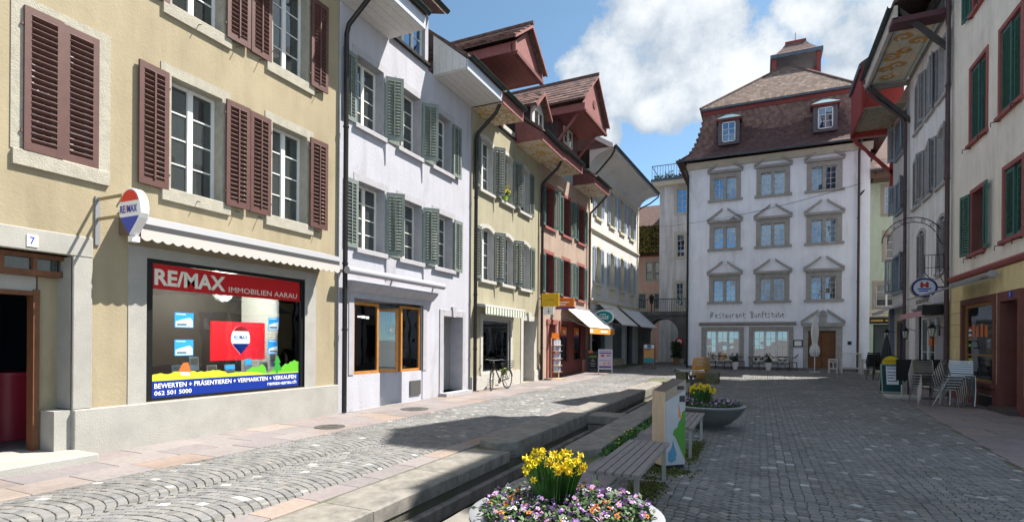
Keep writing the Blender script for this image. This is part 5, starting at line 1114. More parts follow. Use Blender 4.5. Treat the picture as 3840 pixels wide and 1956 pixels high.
m_orf = mat('orange letters', (.62,.18,.05)); m_grf = mat('green sticker', (.15,.42,.16))
for k in range(4): MB().box(.5+k*.32, .7+k*.32, .028, .031, 1.25, 1.62-.06*(k % 2)).build('orange_letter', m_orf, e)
for z in (.98, 1.16): MB().box(.2, .42, .028, .031, z, z+.07).build('green_sticker', m_grf, e)
MB().box(w-.35, w-.14, .028, .031, .9, 1.35).build('notice', m_swhite, e); MB().box(.2, .55, .028, .031, .12, .5).build('price_list', m_swhite, e); MB().box(.2, .55, .028, .031, .5, .64).build('price_list_head', mat('yellow notice', (.5,.36,.02)), e)
for k in range(5): MB().box(.7, w-.15, .12, .2, .14+k*.12, .17+k*.12).build('wine_shelf', m_oak2, e)
a, c = yy(16.4,17.45)
b = MB(); b.box(a-.16, a+.02, -.12, .1, -.1, 2.98); b.box(c-.02, c+.14, -.12, .1, -.1, 2.98); b.box(a+.02, c-.02, -.12, .1, 2.74, 2.98); b.build('door_frame', m_rbr, HM); MB().box(a, a+.02, .1, .5, 0, 2.75).box(c-.02, c, .1, .5, 0, 2.75).build('red_jamb', m_rbr, HM)
dr = MB().box(a+.02, c-.02, .42, .48, .12, 2.05).build('door', m_oak2, HM)
for z, t_ in ((.22,.9),(1.0,1.9)): MB().cbox(a+.15, c-.15, .395, .419, z, t_, .012).build('door_panel', m_oak2, dr)
MB().box(a+.02, c-.02, .40, .5, 2.05, 2.15).build('transom_bar', m_oak2, HM); MB().box(a+.02, c-.02, .44, .46, 2.15, 2.74).build('transom_pane', m_glass, HM); MB().box(a-.1, c+.1, -.32, .5, -.1, .12).build('door_step', mat('dark step', (.08,.06,.06)), HM)
# folded awning swung out over the shop
aw = MB().tube([(-17.75,-.22,3.46),(-20.3,-.32,3.44)], .07, 10).build('awning', mat('grey awning cloth', (.24,.235,.23), rough=.85), HM, smooth=True)
MB().prism([(-.15,3.50),(-1.45,3.06),(-1.45,3.02),(-.15,3.42)], -20.35, -18.2, 'x').build('awning_cloth', mat('grey awning cloth', (.24,.235,.23)), aw)
MB().lathe([(.001,-.12),(.09,-.1),(.11,0),(.09,.1),(.001,.12)], 14).build('motor', m_awn, aw, smooth=True, loc=(-17.6,-.22,3.46), rot=(0,R(90),0)); MB().tube([(-20.36,-.1,3.46),(-20.36,-1.45,3.04)], .02, 6).build('arm', m_metal_d, aw)
eave_z = 14.2
boards_soffit(HM, -21.7, -11.2, 14.1, 1.1, 5, m_redd); MB().box(-21.7, -11.2, -1.16, -1.1, 14.06, 14.5).build('fascia', m_redw, HM); gutter(HM, -21.7, -11.2, -1.26, 14.5); roof_slab(HM, -21.7, -11.2, -1.12, 14.5, 5, 18.3)
# gabled hoist dormer of this house, throwing its shadow down the street
hm = hoist_dormer(HM, -18.5, -15.0, 18.2, 19.6, 16.6, -1.25, -.2, tiles=False)
MB().box(-18.3, -15.2, -.3, 4, 14.4, 18.2).build('dormer_body', m_redd, HM)
pipe(HM, [(-21.60,-1.2,14.4),(-21.60,-.9,14.0),(-21.62,-.14,13.2),(-21.62,-.14,.02)], .065, m_pipe_br, brackets=(10, 7, 4.1, 2.0))
finish(HM, -21.7)
pq = MB().box(0, .012, 0, .16, 0, .16).build('house_number', m_sblue, None, loc=(5.462, 16.70, 2.80)); tag(pq, 'small blue enamel number plate above the oak restaurant door', 'sign'); letters('lettering', '9', .05, .10, m_swhite, pq, (-.002, .11, .03), (0,0,R(-90)), bold=.02)
# ---- K: grey white inn with arched shutters, painted eave, iron sign
m_kw = plaster('stained grey white render', (0.76,0.75,0.75), var=0.2, bump=.25, streak=.7)
m_shutK = mat('slate blue shutter paint', (0.235,0.243,0.258), rough=.55, var=.15, vscale=6)
m_stK = mat('grey window stone', (.40,.385,.38), rough=.9, var=.12)
HK = thing('grey_inn', 'grey white inn with arched slate blue shutters under a painted scroll eave', 'house', (5.6, 0, 0), R(-90))
kw = [yy(25.45,26.45)+(7.10,9.05), yy(23.95,24.85)+(7.10,9.05), yy(22.3,23.3)+(7.10,9.05), yy(25.2,26.25)+(10.05,12.0), yy(23.7,24.65)+(10.05,12.0), yy(22.0,23.2)+(10.05,12.0), yy(22.2,23.2)+(4.12,6.0), yy(24.8,25.8)+(4.12,6.0)]
wall(HK, 5.45, 12.6, kw+[yy(22.55,25.5)+(.0,2.72,.45)], m_kw, x0=-27.2, rev=.2)
for i, q in enumerate(kw):
    e = casement(HK, *q, y=.16, rows=3, leaves=2, sill=(.12, .10, .10, m_stK)); arched_surround(e, q[1]-q[0], q[3]-q[2], .16, .12, .015, .2, m_stK); hh = q[3]-q[2]; w = q[1]-q[0]
    if i in (0, 3, 6, 7): shutter(HK, q[0]+.01, q[2]+.02, w/2-.02, hh-.12, m_shutK, side=1, y=-.05, n=18, bar=False); shutter(HK, q[1]-.01, q[2]+.02, w/2-.02, hh-.12, m_shutK, side=-1, y=-.01, n=18, bar=False)
    else: shutter(HK, q[0]-.02, q[2]+.02, .42, hh-.1, m_shutK, side=-1, y=-.06, n=18, ang=R(18)); shutter(HK, q[1]+.02, q[2]+.02, .42, hh-.1, m_shutK, side=1, y=-.06, n=18, ang=R(-18))
# half timbered attic
b = MB(); b.box(-27.2, -21.75, -.02, .1, 12.6, 14.3); b.build('attic_wall', mat('attic infill', (.58,.57,.54)), HK)
for x_ in (-27.1,-26.2,-25.3,-24.4,-23.5,-22.6,-21.9): MB().box(x_, x_+.14, -.05, -.018, 12.6, 14.3).build('timber_post', m_shutK, HK)
for z in (12.55, 13.45): MB().box(-27.2, -21.75, -.055, -.016, z, z+.14).build('timber_rail', m_shutK, HK)
m_pK = mat('grey painted eave boards', (0.58,0.58,0.52), rough=.85, var=.12)
for k in range(8): MB().box(-27.3, -22.3, -.1-(k+1)*.17+.003, -.1-k*.17-.003, 12.62+.012*k, 12.645+.012*k).build('soffit_board', m_pK, HK)
def scroll(h, cx_, cy_, z, turns, r0, m, w=.05, a0=0, sgn=1, name='painted_scroll'):
    b = MB(); n = 40; pts = []
    for k in range(n+1):
        t_ = k/n; q = a0+sgn*turns*2*math.pi*t_; r_ = r0*(1-.8*t_); pts.append((cx_+r_*math.cos(q), cy_+r_*math.sin(q), w*(.35+.9*math.sin(math.pi*min(1, t_*1.15))**.7)))
    for k in range(n):
        p, q = pts[k], pts[k+1]; d = Vector((q[0]-p[0], q[1]-p[1])); d.normalize() if d.length > 0 else None; nx, ny = -d.y, d.x
        zf = lambda y_: z+.012*((-y_-.1)/.17)
        b.add([(p[0]+nx*p[2],p[1]+ny*p[2],zf(p[1])),(p[0]-nx*p[2],p[1]-ny*p[2],zf(p[1])),(q[0]-nx*q[2],q[1]-ny*q[2],zf(q[1])),(q[0]+nx*q[2],q[1]+ny*q[2],zf(q[1]))], [(0,1,2,3)])
    o = b.build(name, m, h); return o
m_sc1 = mat('ochre scroll paint', (.55,.30,.09), rough=.85, var=.2); m_sc2 = mat('buff scroll paint', (.70,.58,.44), rough=.85); m_sc3 = mat('teal line paint', (.12,.25,.25), rough=.85)
zs = 12.606
for i, (x_, y_, r_, s_) in enumerate(((-26.6,-.95,.30,1),(-26.3,-.5,.26,-1),(-25.9,-1.1,.26,-1),(-25.6,-.7,.32,1),(-25.1,-.45,.24,-1),(-24.9,-1.1,.32,1),(-24.45,-.7,.26,-1),(-24.1,-1.15,.26,1),(-23.8,-.5,.28,-1),(-23.4,-.95,.30,1),(-23.0,-.5,.28,-1),(-22.7,-1.0,.26,1))): scroll(HK, x_, y_, zs-.004*(i % 3), 1.3, r_, (m_sc1, m_sc2, m_sc1)[i % 3], w=.075, a0=i*1.1, sgn=s_)
for y_, in ((-.22,), (-1.36,)): MB().box(-27.05, -22.5, y_-.012, y_+.012, 12.603+.012*((-y_-.1)/.17), 12.606+.012*((-y_-.1)/.17)).build('painted_line', m_sc3, HK)
MB().box(-27.05, -27.02, -1.36, -.22, 12.60, 12.605).build('painted_line', m_sc3, HK)
MB().box(-27.35, -21.75, -1.58, -1.47, 12.55, 13.0).build('fascia', mat('pale fascia board', (.50,.45,.40), var=.1), HK); MB().box(-27.36, -27.25, -1.5, .0, 12.48, 12.70).build('end_beam', m_shutK, HK)
bx_ = MB().box(-22.35, -21.75, -1.62, -.1, 12.42, 12.60).build('boxed_beam', mat('plum eave board', (.09,.04,.05)), HK); gutter(HK, -27.35, -21.75, -1.68, 13.02); roof_slab(HK, -27.3, -21.72, -1.6, 13.05, 5, 17.6)
m_dkb = mat('dark brown brace', (.055,.05,.05), rough=.7, var=.2)
for x_, zq in ((-27.12, 10.95), (-21.98, 11.35)):
    b = MB(); n = 8
    for k in range(n):
        t0, t1 = k/n, (k+1)/n; wv = lambda t_: .02*math.sin(t_*14); y0, y1 = -.02-1.36*t0, -.02-1.36*t1; z0, z1 = zq+1.55*t0, zq+1.55*t1
        b.prism([(y0,z0-.12+wv(t0)),(y1,z1-.12+wv(t1)),(y1,z1+.1),(y0,z0+.1)], x_-.07, x_+.07, 'x')
    b.build('carved_brace', m_dkb, HK)
MB().box(-24.4, -21.0, -.9, .0, 15.2, 16.3).build('dormer_body', m_redd, HK); MB().prism([(-24.9,16.2),(-20.6,16.6),(-21.6,17.8)], -1.2, 4, 'y').build('dormer_gable', m_tile_flat, HK)
pipe(HK, [(-27.15,-1.6,12.9),(-27.15,-1.45,12.3),(-27.15,-.3,11.1),(-27.15,-.15,10.8),(-27.15,-.15,.02)], .06, m_pipe_br, brackets=(8, 5.9, 3.2))
# ground floor: doors, cornice, signs boards
MB().prism([(.0,2.90),(-.08,2.92),(-.2,3.0),(-.2,3.06),(0,3.08)], -25.9, -21.75, 'x').build('cornice', m_stK, HK)
b = MB(); b.box(-22.55, -21.78, -.06, .4, 0, 2.9); b.build('pillar', mat('grey pillar', (.42,.41,.40), var=.1), HK); MB().box(-22.75, -21.9, -.16, -.065, .15, 1.95).build('grey_cabinet', mat('grey cabinet', (.30,.30,.33), rough=.5), HK)
MB().box(-25.9, -25.5, -.04, .4, 0, 2.9).build('pillar', m_stK, HK)
casement(HK, -25.45, -22.6, .05, 2.7, y=.05, rows=2, leaves=3, fm=m_white, fw=.10)
for k in range(2): MB().box(-24.2+k*.5, -23.85+k*.5, .03, .035, .35, .68).build('yellow_notice', mat('yellow notice', (.55,.36,.02)), HK)
for k in range(2): MB().box(-24.3+k*.6, -23.9+k*.6, .03, .035, 1.62, 1.92).build('orange_notice', m_orf, HK)
MB().box(-24.9, -22.15, -.45, -.40, 3.05, 3.34).build('sign_board', mat('white sign board', (.55,.54,.52)), HK)
for k in range(9): MB().prism([(-23.9+k*.18,3.10),(-23.8+k*.18,3.10),(-23.74+k*.18,3.26),(-23.84+k*.18,3.26)], -.455, -.452, 'y').build('board_mark', m_dkb, HK)
aw = MB().prism([(-.1,2.92),(-.72,2.78),(-.72,2.60),(-.70,2.60),(-.68,2.74),(-.1,2.86)], -24.85, -22.0, 'x').build('awning', mat('pink awning cloth', (.48,.27,.30), rough=.9), HK); MB().box(-22.6, -21.95, -.7, -.1, 2.66, 2.98).build('awning_motor', m_black, aw)
finish(HK, -27.2)
# ---- J: far house with red timber eave
HJ = thing('red_eaved_house', 'narrow white house with blue shutters and projecting red timber eave beside the inn', 'house', (5.6, 0, 0), R(-90))
m_shutJ = mat('steel blue shutter paint', (0.21,0.245,0.285), rough=.55, var=.15, vscale=6)
jw = [yy(27.9,29.5)+(10.0,11.6), yy(28.0,29.3)+(7.5,8.85), yy(28.0,29.9)+(4.0,5.6)]
wall(HJ, 3.0, 12.6, jw+[yy(27.9,29.6)+(.6,2.7,.3)], m_wh, x0=-30.22, rev=.2)
for q in jw:
    casement(HJ, *q, y=.16, rows=3, leaves=3, fm=m_shutJ, surround=(.10, .02, m_shutJ), sill=(.1, .1, .1, m_shutJ)); hh = q[3]-q[2]
    shutter(HJ, q[0]-.02, q[2], .40, hh, m_shutJ, side=-1, y=-.06, n=15, ang=R(35)); shutter(HJ, q[1]+.02, q[2], .40, hh, m_shutJ, side=1, y=-.06, n=15, ang=R(-30))
m_redj = mat('signal red timber', (0.26,0.035,0.03), rough=.6, var=.15)
for k in range(8): MB().box(-30.2, -27.3, -.1-(k+1)*.19+.003, -.1-k*.19-.003, 11.75, 11.775).build('soffit_board', mat('drab painted soffit', (.30,.28,.21), var=.35, vscale=5), HJ)
scroll(HJ, -29.2, -.8, 11.74, 1.4, .45, mat('faded ornament', (.20,.19,.14)), w=.03, sgn=1); scroll(HJ, -28.2, -.9, 11.74, 1.4, .40, mat('faded ornament', (.20,.19,.14)), w=.03, sgn=-1)
MB().box(-30.2, -27.25, -1.70, -1.62, 11.6, 13.6).build('fascia', m_redj, HJ); MB().box(-30.42, -30.22, -1.7, .0, 11.5, 11.75).build('end_beam', m_redj, HJ); MB().box(-30.30, -30.22, -1.62, .4, 11.75, 13.9).build('gable_boards', m_redj, HJ)
MB().box(-30.2, -27.2, -1.80, -1.72, 13.45, 13.68).build('eave_metal', m_slate, HJ); roof_slab(HJ, -30.25, -27.2, -1.75, 13.6, 5, 17.8)
b = MB(); n = 9
for k in range(n):
    t0, t1 = k/n, (k+1)/n; wv = lambda t_: .035*math.sin(t_*20); y0, y1 = -.02-1.6*t0, -.02-1.6*t1; z0, z1 = 9.7+1.85*t0, 9.7+1.85*t1
    b.prism([(y0,z0-.16+wv(t0)),(y1,z1-.16+wv(t1)),(y1,z1+.05),(y0,z0+.05)], -30.36, -30.22, 'x')
b.build('carved_brace', m_redj, HJ); MB().box(-30.36, -30.22, -.12, .02, 8.3, 11.5).build('wall_post', m_redj, HJ)
b = MB(); b.prism([(-30.25,0),(-29.65,0),(-29.75,3.3),(-30.1,3.3)], -.16, .02, 'y'); b.build('battered_pier', mat('slate grey pier', (.16,.19,.25), var=.1), HJ); wood_pane(HJ, (-29.6,.1), (-27.9,.1), .6, 2.7, m=m_oak2); shop_room(HJ, -29.7, -27.8, .35, 2, .5, 2.8, mat('shop wall ochre', (.6,.45,.27)), m_greyfl)
aw = MB().prism([(-.05,3.40),(-.8,3.12),(-.8,2.98),(-.78,2.98),(-.75,3.08),(-.05,3.32)], -30.1, -27.7, 'x').build('awning', mat('grey lilac awning', (.42,.40,.42)), HJ)
finish(HJ, -30.22)

# ================================================================ STREET FURNITURE AND OBJECTS
m_conc = mat('grey cast planter', (0.115,0.11,0.108), rough=.7, var=.12, vscale=4, bump=.15); m_soil = mat('potting soil', (0.03,0.022,0.017), rough=1, bump=.8, bscale=60, var=.4)
m_stem = mat('daffodil leaf', (0.05,0.13,0.025), rough=.55, var=.35, vscale=9); m_yel_f = mat('daffodil yellow', (0.70,0.55,0.015), rough=.5); m_or_f = mat('daffodil trumpet', (0.74,0.43,0.008), rough=.5)
PANSY = [mat('pansy violet', (.17,.045,.27)), mat('pansy lilac', (.36,.22,.52)), mat('pansy white', (.58,.52,.58)), mat('pansy orange', (.65,.20,.02)), mat('pansy plum', (.035,.01,.07)), mat('pansy yellow', (.62,.42,.05))]
def bowl(cx_, cy_, r_, label):
    p = thing('planter_bowl', label, 'planter', (cx_, cy_, 0), 0, 'round flower bowls beside the benches')
    pr1 = [(.001,0),(.23,0),(.25,.03),(.27,.05),(.42,.12),(.56,.24),(.655,.37),(.70,.425),(.70,.45),(.685,.455),(.60,.455),(.585,.45),(.57,.42)]
    pr1 = [(a*r_/.7, z) for a, z in pr1]
    MB().lathe(pr1, 56).build('bowl', m_conc, p, smooth=True)
    MB().lathe([(.60*r_/.7,.452),(.605*r_/.7,.459),(.688*r_/.7,.459),(.702*r_/.7,.45)], 56).build('rim', mat('pale planter rim', (.23,.235,.255), rough=.6), p, smooth=True)
    MB().lathe([(.001,.47),(.3,.46),(.5*r_/.7,.43),(.59*r_/.7,.40)], 32).build('soil', m_soil, p, smooth=True); return p
def flower_geo(b, M0, s_):
    for k in range(5):
        a = k*2*math.pi/5+.3; b.add([(0,0,0),(math.cos(a-.55)*s_*.75,math.sin(a-.55)*s_*.75,s_*.12),(math.cos(a)*s_,math.sin(a)*s_,s_*.08),(math.cos(a+.55)*s_*.75,math.sin(a+.55)*s_*.75,s_*.14)], [(0,1,2,3)], M0)
def pansies(cx_, cy_, r_, n, label):
    e = empty('pansies', (cx_, cy_, .43)); tag(e, label, 'flowers', None, 'stuff')
    fol = MB(); heads = [MB() for _ in PANSY]
    for _ in range(n):
        a = rnd.random()*6.283; q = math.sqrt(rnd.random())*r_
        if q < .13*r_ and rnd.random() < .7: continue
        x, y = q*math.cos(a), q*math.sin(a); h = rnd.uniform(.03, .11)
        for _k in range(13):
            M0 = Matrix.Translation((x+rnd.gauss(0,.030), y+rnd.gauss(0,.030), rnd.uniform(0, h*.95))) @ Euler((rnd.uniform(-1,1), rnd.uniform(-1,1), rnd.random()*6.3)).to_matrix().to_4x4(); s_ = rnd.uniform(.018, .032)
            fol.add([(-s_*.5,0,0),(0,-s_,0),(s_*.5,0,.004),(0,s_,0)], [(0,1,2,3)], M0)
        c = rnd.choices(range(6), (3.4, 2.8, 2.1, 1.2, 5.0, .3))[0]
        if rnd.random() < .38: continue
        for _k in range(rnd.randint(1, 2)):
            M0 = Matrix.Translation((x+rnd.gauss(0,.014), y+rnd.gauss(0,.014), h+rnd.uniform(-.01,.02))) @ Euler((rnd.uniform(-.2,1.1), rnd.uniform(-.6,.6), rnd.gauss(.2,.7))).to_matrix().to_4x4(); s_ = rnd.uniform(.014, .024)
            flower_geo(heads[c], M0, s_)
            flower_geo(heads[(c+2) % 6 if c < 3 else 4], M0 @ Matrix.Translation((0,0,.004)), s_*.42)
    fol.build('foliage', mat('pansy leaf', (0.05,0.10,0.03), rough=.6, var=.5, vscale=14), e)
    for b, mm in zip(heads, PANSY): b.build('blossoms', mm, e)
def daffodils(cx_, cy_, z, spread, ht, n, nl, label):
    e = thing('daffodil_clump', label, 'flowers', (cx_, cy_, z), 0, 'daffodils in the flower bowls')
    lv = MB()
    for _ in range(nl):
        a = rnd.random()*6.283; q = spread*.55*math.sqrt(rnd.random()); x, y = q*math.cos(a), q*math.sin(a); H_ = ht*rnd.uniform(.55, .95); le = rnd.uniform(.04, .22)*H_; w = rnd.uniform(.006, .011); pts = []
        for k in range(5):
            t_ = k/4; pts.append((x+math.cos(a)*le*t_**2*(1+q*4), y+math.sin(a)*le*t_**2*(1+q*4), H_*t_*(1-.06*t_)))
        ca, sa = -math.sin(a+1), math.cos(a+1)
        for k in range(4):
            w0, w1 = w*(1-.6*(k/4)**2), w*(1-.6*((k+1)/4)**2); p, q2 = pts[k], pts[k+1]
            lv.add([(p[0]-ca*w0,p[1]-sa*w0,p[2]),(p[0]+ca*w0,p[1]+sa*w0,p[2]),(q2[0]+ca*w1,q2[1]+sa*w1,q2[2]),(q2[0]-ca*w1,q2[1]-sa*w1,q2[2])], [(0,1,2,3)])
    tag(lv.build('leaves', m_stem, e), kind='stuff')
    def mk():
        b = MB(); s_ = .03
        for k in range(6):
            a = k*math.pi/3; b.add([(0,0,0),(math.cos(a-.35)*s_*.6,math.sin(a-.35)*s_*.6,.004),(math.cos(a)*s_,math.sin(a)*s_,.0),(math.cos(a+.35)*s_*.6,math.sin(a+.35)*s_*.6,.004)], [(0,1,2,3)])
        t_ = MB().lathe([(.006,0),(.009,.012),(.012,.022),(.015,.026),(.010,.022),(.004,.006)], 8)
        return b.mesh('flower'), t_.mesh('trumpet')
    pm, tm_ = cached('daff', mk)
    for _ in range(n):
        a = rnd.random()*6.283; q = spread*math.sqrt(rnd.random()); x, y = q*math.cos(a), q*math.sin(a); H_ = ht*rnd.uniform(.72, 1.05)*(1-.25*(q/spread)**2)
        MB().tube([(x*.5, y*.5, 0), (x*.8, y*.8, H_*.6), (x, y, H_)], .0035, 4).build('stem', m_stem, e)
        f = link('flower', pm, m_yel_f, e, (x, y, H_+.005), (R(rnd.uniform(40, 100)), 0, rnd.gauss(.2, 1.1))); f.scale = (rnd.uniform(.95, 1.35),)*3
        link('trumpet', tm_, m_or_f if rnd.random() < .5 else m_yel_f, f)
bowl(-1.24, 3.62, .68, 'wide grey planter bowl in the foreground full of pansies'); pansies(-1.24, 3.62, .575, 620, 'mixed violet, white and orange pansies filling the foreground bowl')
daffodils(-1.38, 3.78, .44, .25, .40, 74, 300, 'clump of yellow daffodils standing in the foreground bowl')
bowl(-.92, 11.15, .70, 'wide grey planter bowl standing behind the second bench'); pansies(-.92, 11.15, .59, 420, 'violet and orange pansies in the bowl behind the second bench'); daffodils(-1.02, 11.2, .44, .25, .40, 58, 170, 'clump of yellow daffodils in the bowl behind the second bench')
# benches
m_bwood = wood('weathered bench wood', (0.215,0.195,0.19), var=.3); m_steel = mat('galvanised steel', (.42,.41,.39), rough=.4, metal=.7)
def bench(x0, x1, y0, y1, label):
    e = thing('bench', label, 'bench', ((x0+x1)/2, (y0+y1)/2, 0), 0, 'backless slatted benches along the stream'); W_, L = x1-x0, y1-y0; n = 6; d = W_/n
    for k in range(n): MB().cbox(-W_/2+k*d+.005, -W_/2+(k+1)*d-.005, -L/2, L/2, .425, .46, .004).build('slat', m_bwood, e)
    for y_ in (-L/2+.10, L/2-.12):
        b = MB(); b.box(-W_/2+.03, -W_/2+.07, y_-.03, y_+.03, .012, .42); b.box(W_/2-.07, W_/2-.03, y_-.03, y_+.03, .012, .42); b.box(-W_/2+.03, W_/2-.03, y_-.03, y_+.03, .0, .012); b.box(-W_/2+.03, W_/2-.03, y_-.03, y_+.03, .41, .424); b.build('leg_frame', m_steel, e)
    return e
bench(-1.46, -.97, 4.88, 6.66, 'grey slatted bench nearest the camera beside the foreground bowl'); bench(-1.33, -.84, 7.95, 9.75, 'grey slatted bench behind the litter bin')
# litter bin: slanted top, timber flank, painted front
lb = thing('litter_bin', 'tall litter bin with slanted steel top, timber side and painted dragon panel', 'litter bin', (-1.09, 7.40, 0), R(43))
H0, H1 = 1.02, 1.17
def slant(x): return H0+(H1-H0)*(x+.15)/.30
m_larch = wood('pale larch boards', (0.50,0.38,0.27), var=.2)
MB().prism([(-.15,.06),(.15,.06),(.15,slant(.15)-.13),(-.15,slant(-.15)-.13)], -.14, .14, 'y').build('body', mat('bin panel', (.36,.35,.37), rough=.5, var=.1), lb); MB().box(-.14, .14, -.13, .13, 0, .06).build('base', m_black, lb)
MB().prism([(-.155,slant(-.15)-.13),(.155,slant(.15)-.13),(.155,slant(.15)),(-.155,slant(-.15))], -.145, .145, 'y').build('steel_top', mat('brushed bronze steel', (.20,.165,.14), rough=.35, metal=.7), lb)
for k in range(3): MB().box(-.172, -.153, -.14+k*.094, -.14+(k+1)*.094-.003, .05, slant(-.15)-.01).build('larch_board', m_larch, lb)
MB().box(.02, .12, -.150, -.146, 1.04, 1.09).build('slot', m_black, lb); MB().box(.06, .14, -.146, -.141, .88, .96).build('hole', m_black, lb)
m_drg = mat('dragon green print', (.06,.20,.025)); m_drop = mat('water blue print', (.06,.20,.30))
bp_ = MB(); bp_.prism([(.15,.12),(.06,.3),(.0,.42),(-.04,.46),(-.02,.52),(.03,.55),(.05,.62),(.09,.66),(.10,.74),(.15,.78)], -.1432, -.1412, 'y'); bp_.build('dragon_print', m_drg, lb)
MB().prism([(-.11,.12),(-.06,.09),(.0,.12),(.02,.2),(-.01,.28),(-.035,.38),(-.06,.28),(-.11,.22)], -.1434, -.1413, 'y').build('drop_print', m_drop, lb); MB().prism([(.05,.68),(.09,.66),(.06,.80),(.045,.86)], -.1434, -.1412, 'y').build('horn_print', m_or_s, lb)
# weeds along the kerb and moss under the benches
wd = leafy('weeds', m_stem, None, 1300, lambda: (lambda y_: (-2.06+rnd.gauss(0,.035), y_, abs(rnd.gauss(0,.035))))(rnd.uniform(7.7, 12.2) if rnd.random() < .5 else rnd.gauss(8.8, .35)), .05)
dn = MB()
for _ in range(9):
    q = Matrix.Translation((-2.05+rnd.gauss(0,.05), rnd.gauss(8.9,.35), rnd.uniform(.06,.13))); dn.lathe([(.001,.012),(.014,.008),(.018,0),(.001,-.002)], 8, q)
dn.build('dandelion_heads', m_yel_f, wd); tag(wd, 'low green weeds with yellow dandelions growing along the stream kerb', 'weeds', None, 'stuff')
ms = leafy('moss', mat('dry moss', (.10,.11,.03), rough=1, var=.4, vscale=9), None, 2600, lambda: (lambda c: (rnd.gauss(c[0],c[2]), rnd.gauss(c[1],c[3]), .004+abs(rnd.gauss(0,.006))))(rnd.choice(((-1.15,6.2,.10,.3),(-1.1,7.15,.14,.12),(-.9,8.6,.05,.5),(-1.25,5.5,.1,.35)))), .028); tag(ms, 'moss and short grass between the setts below the benches', 'moss', None, 'stuff')

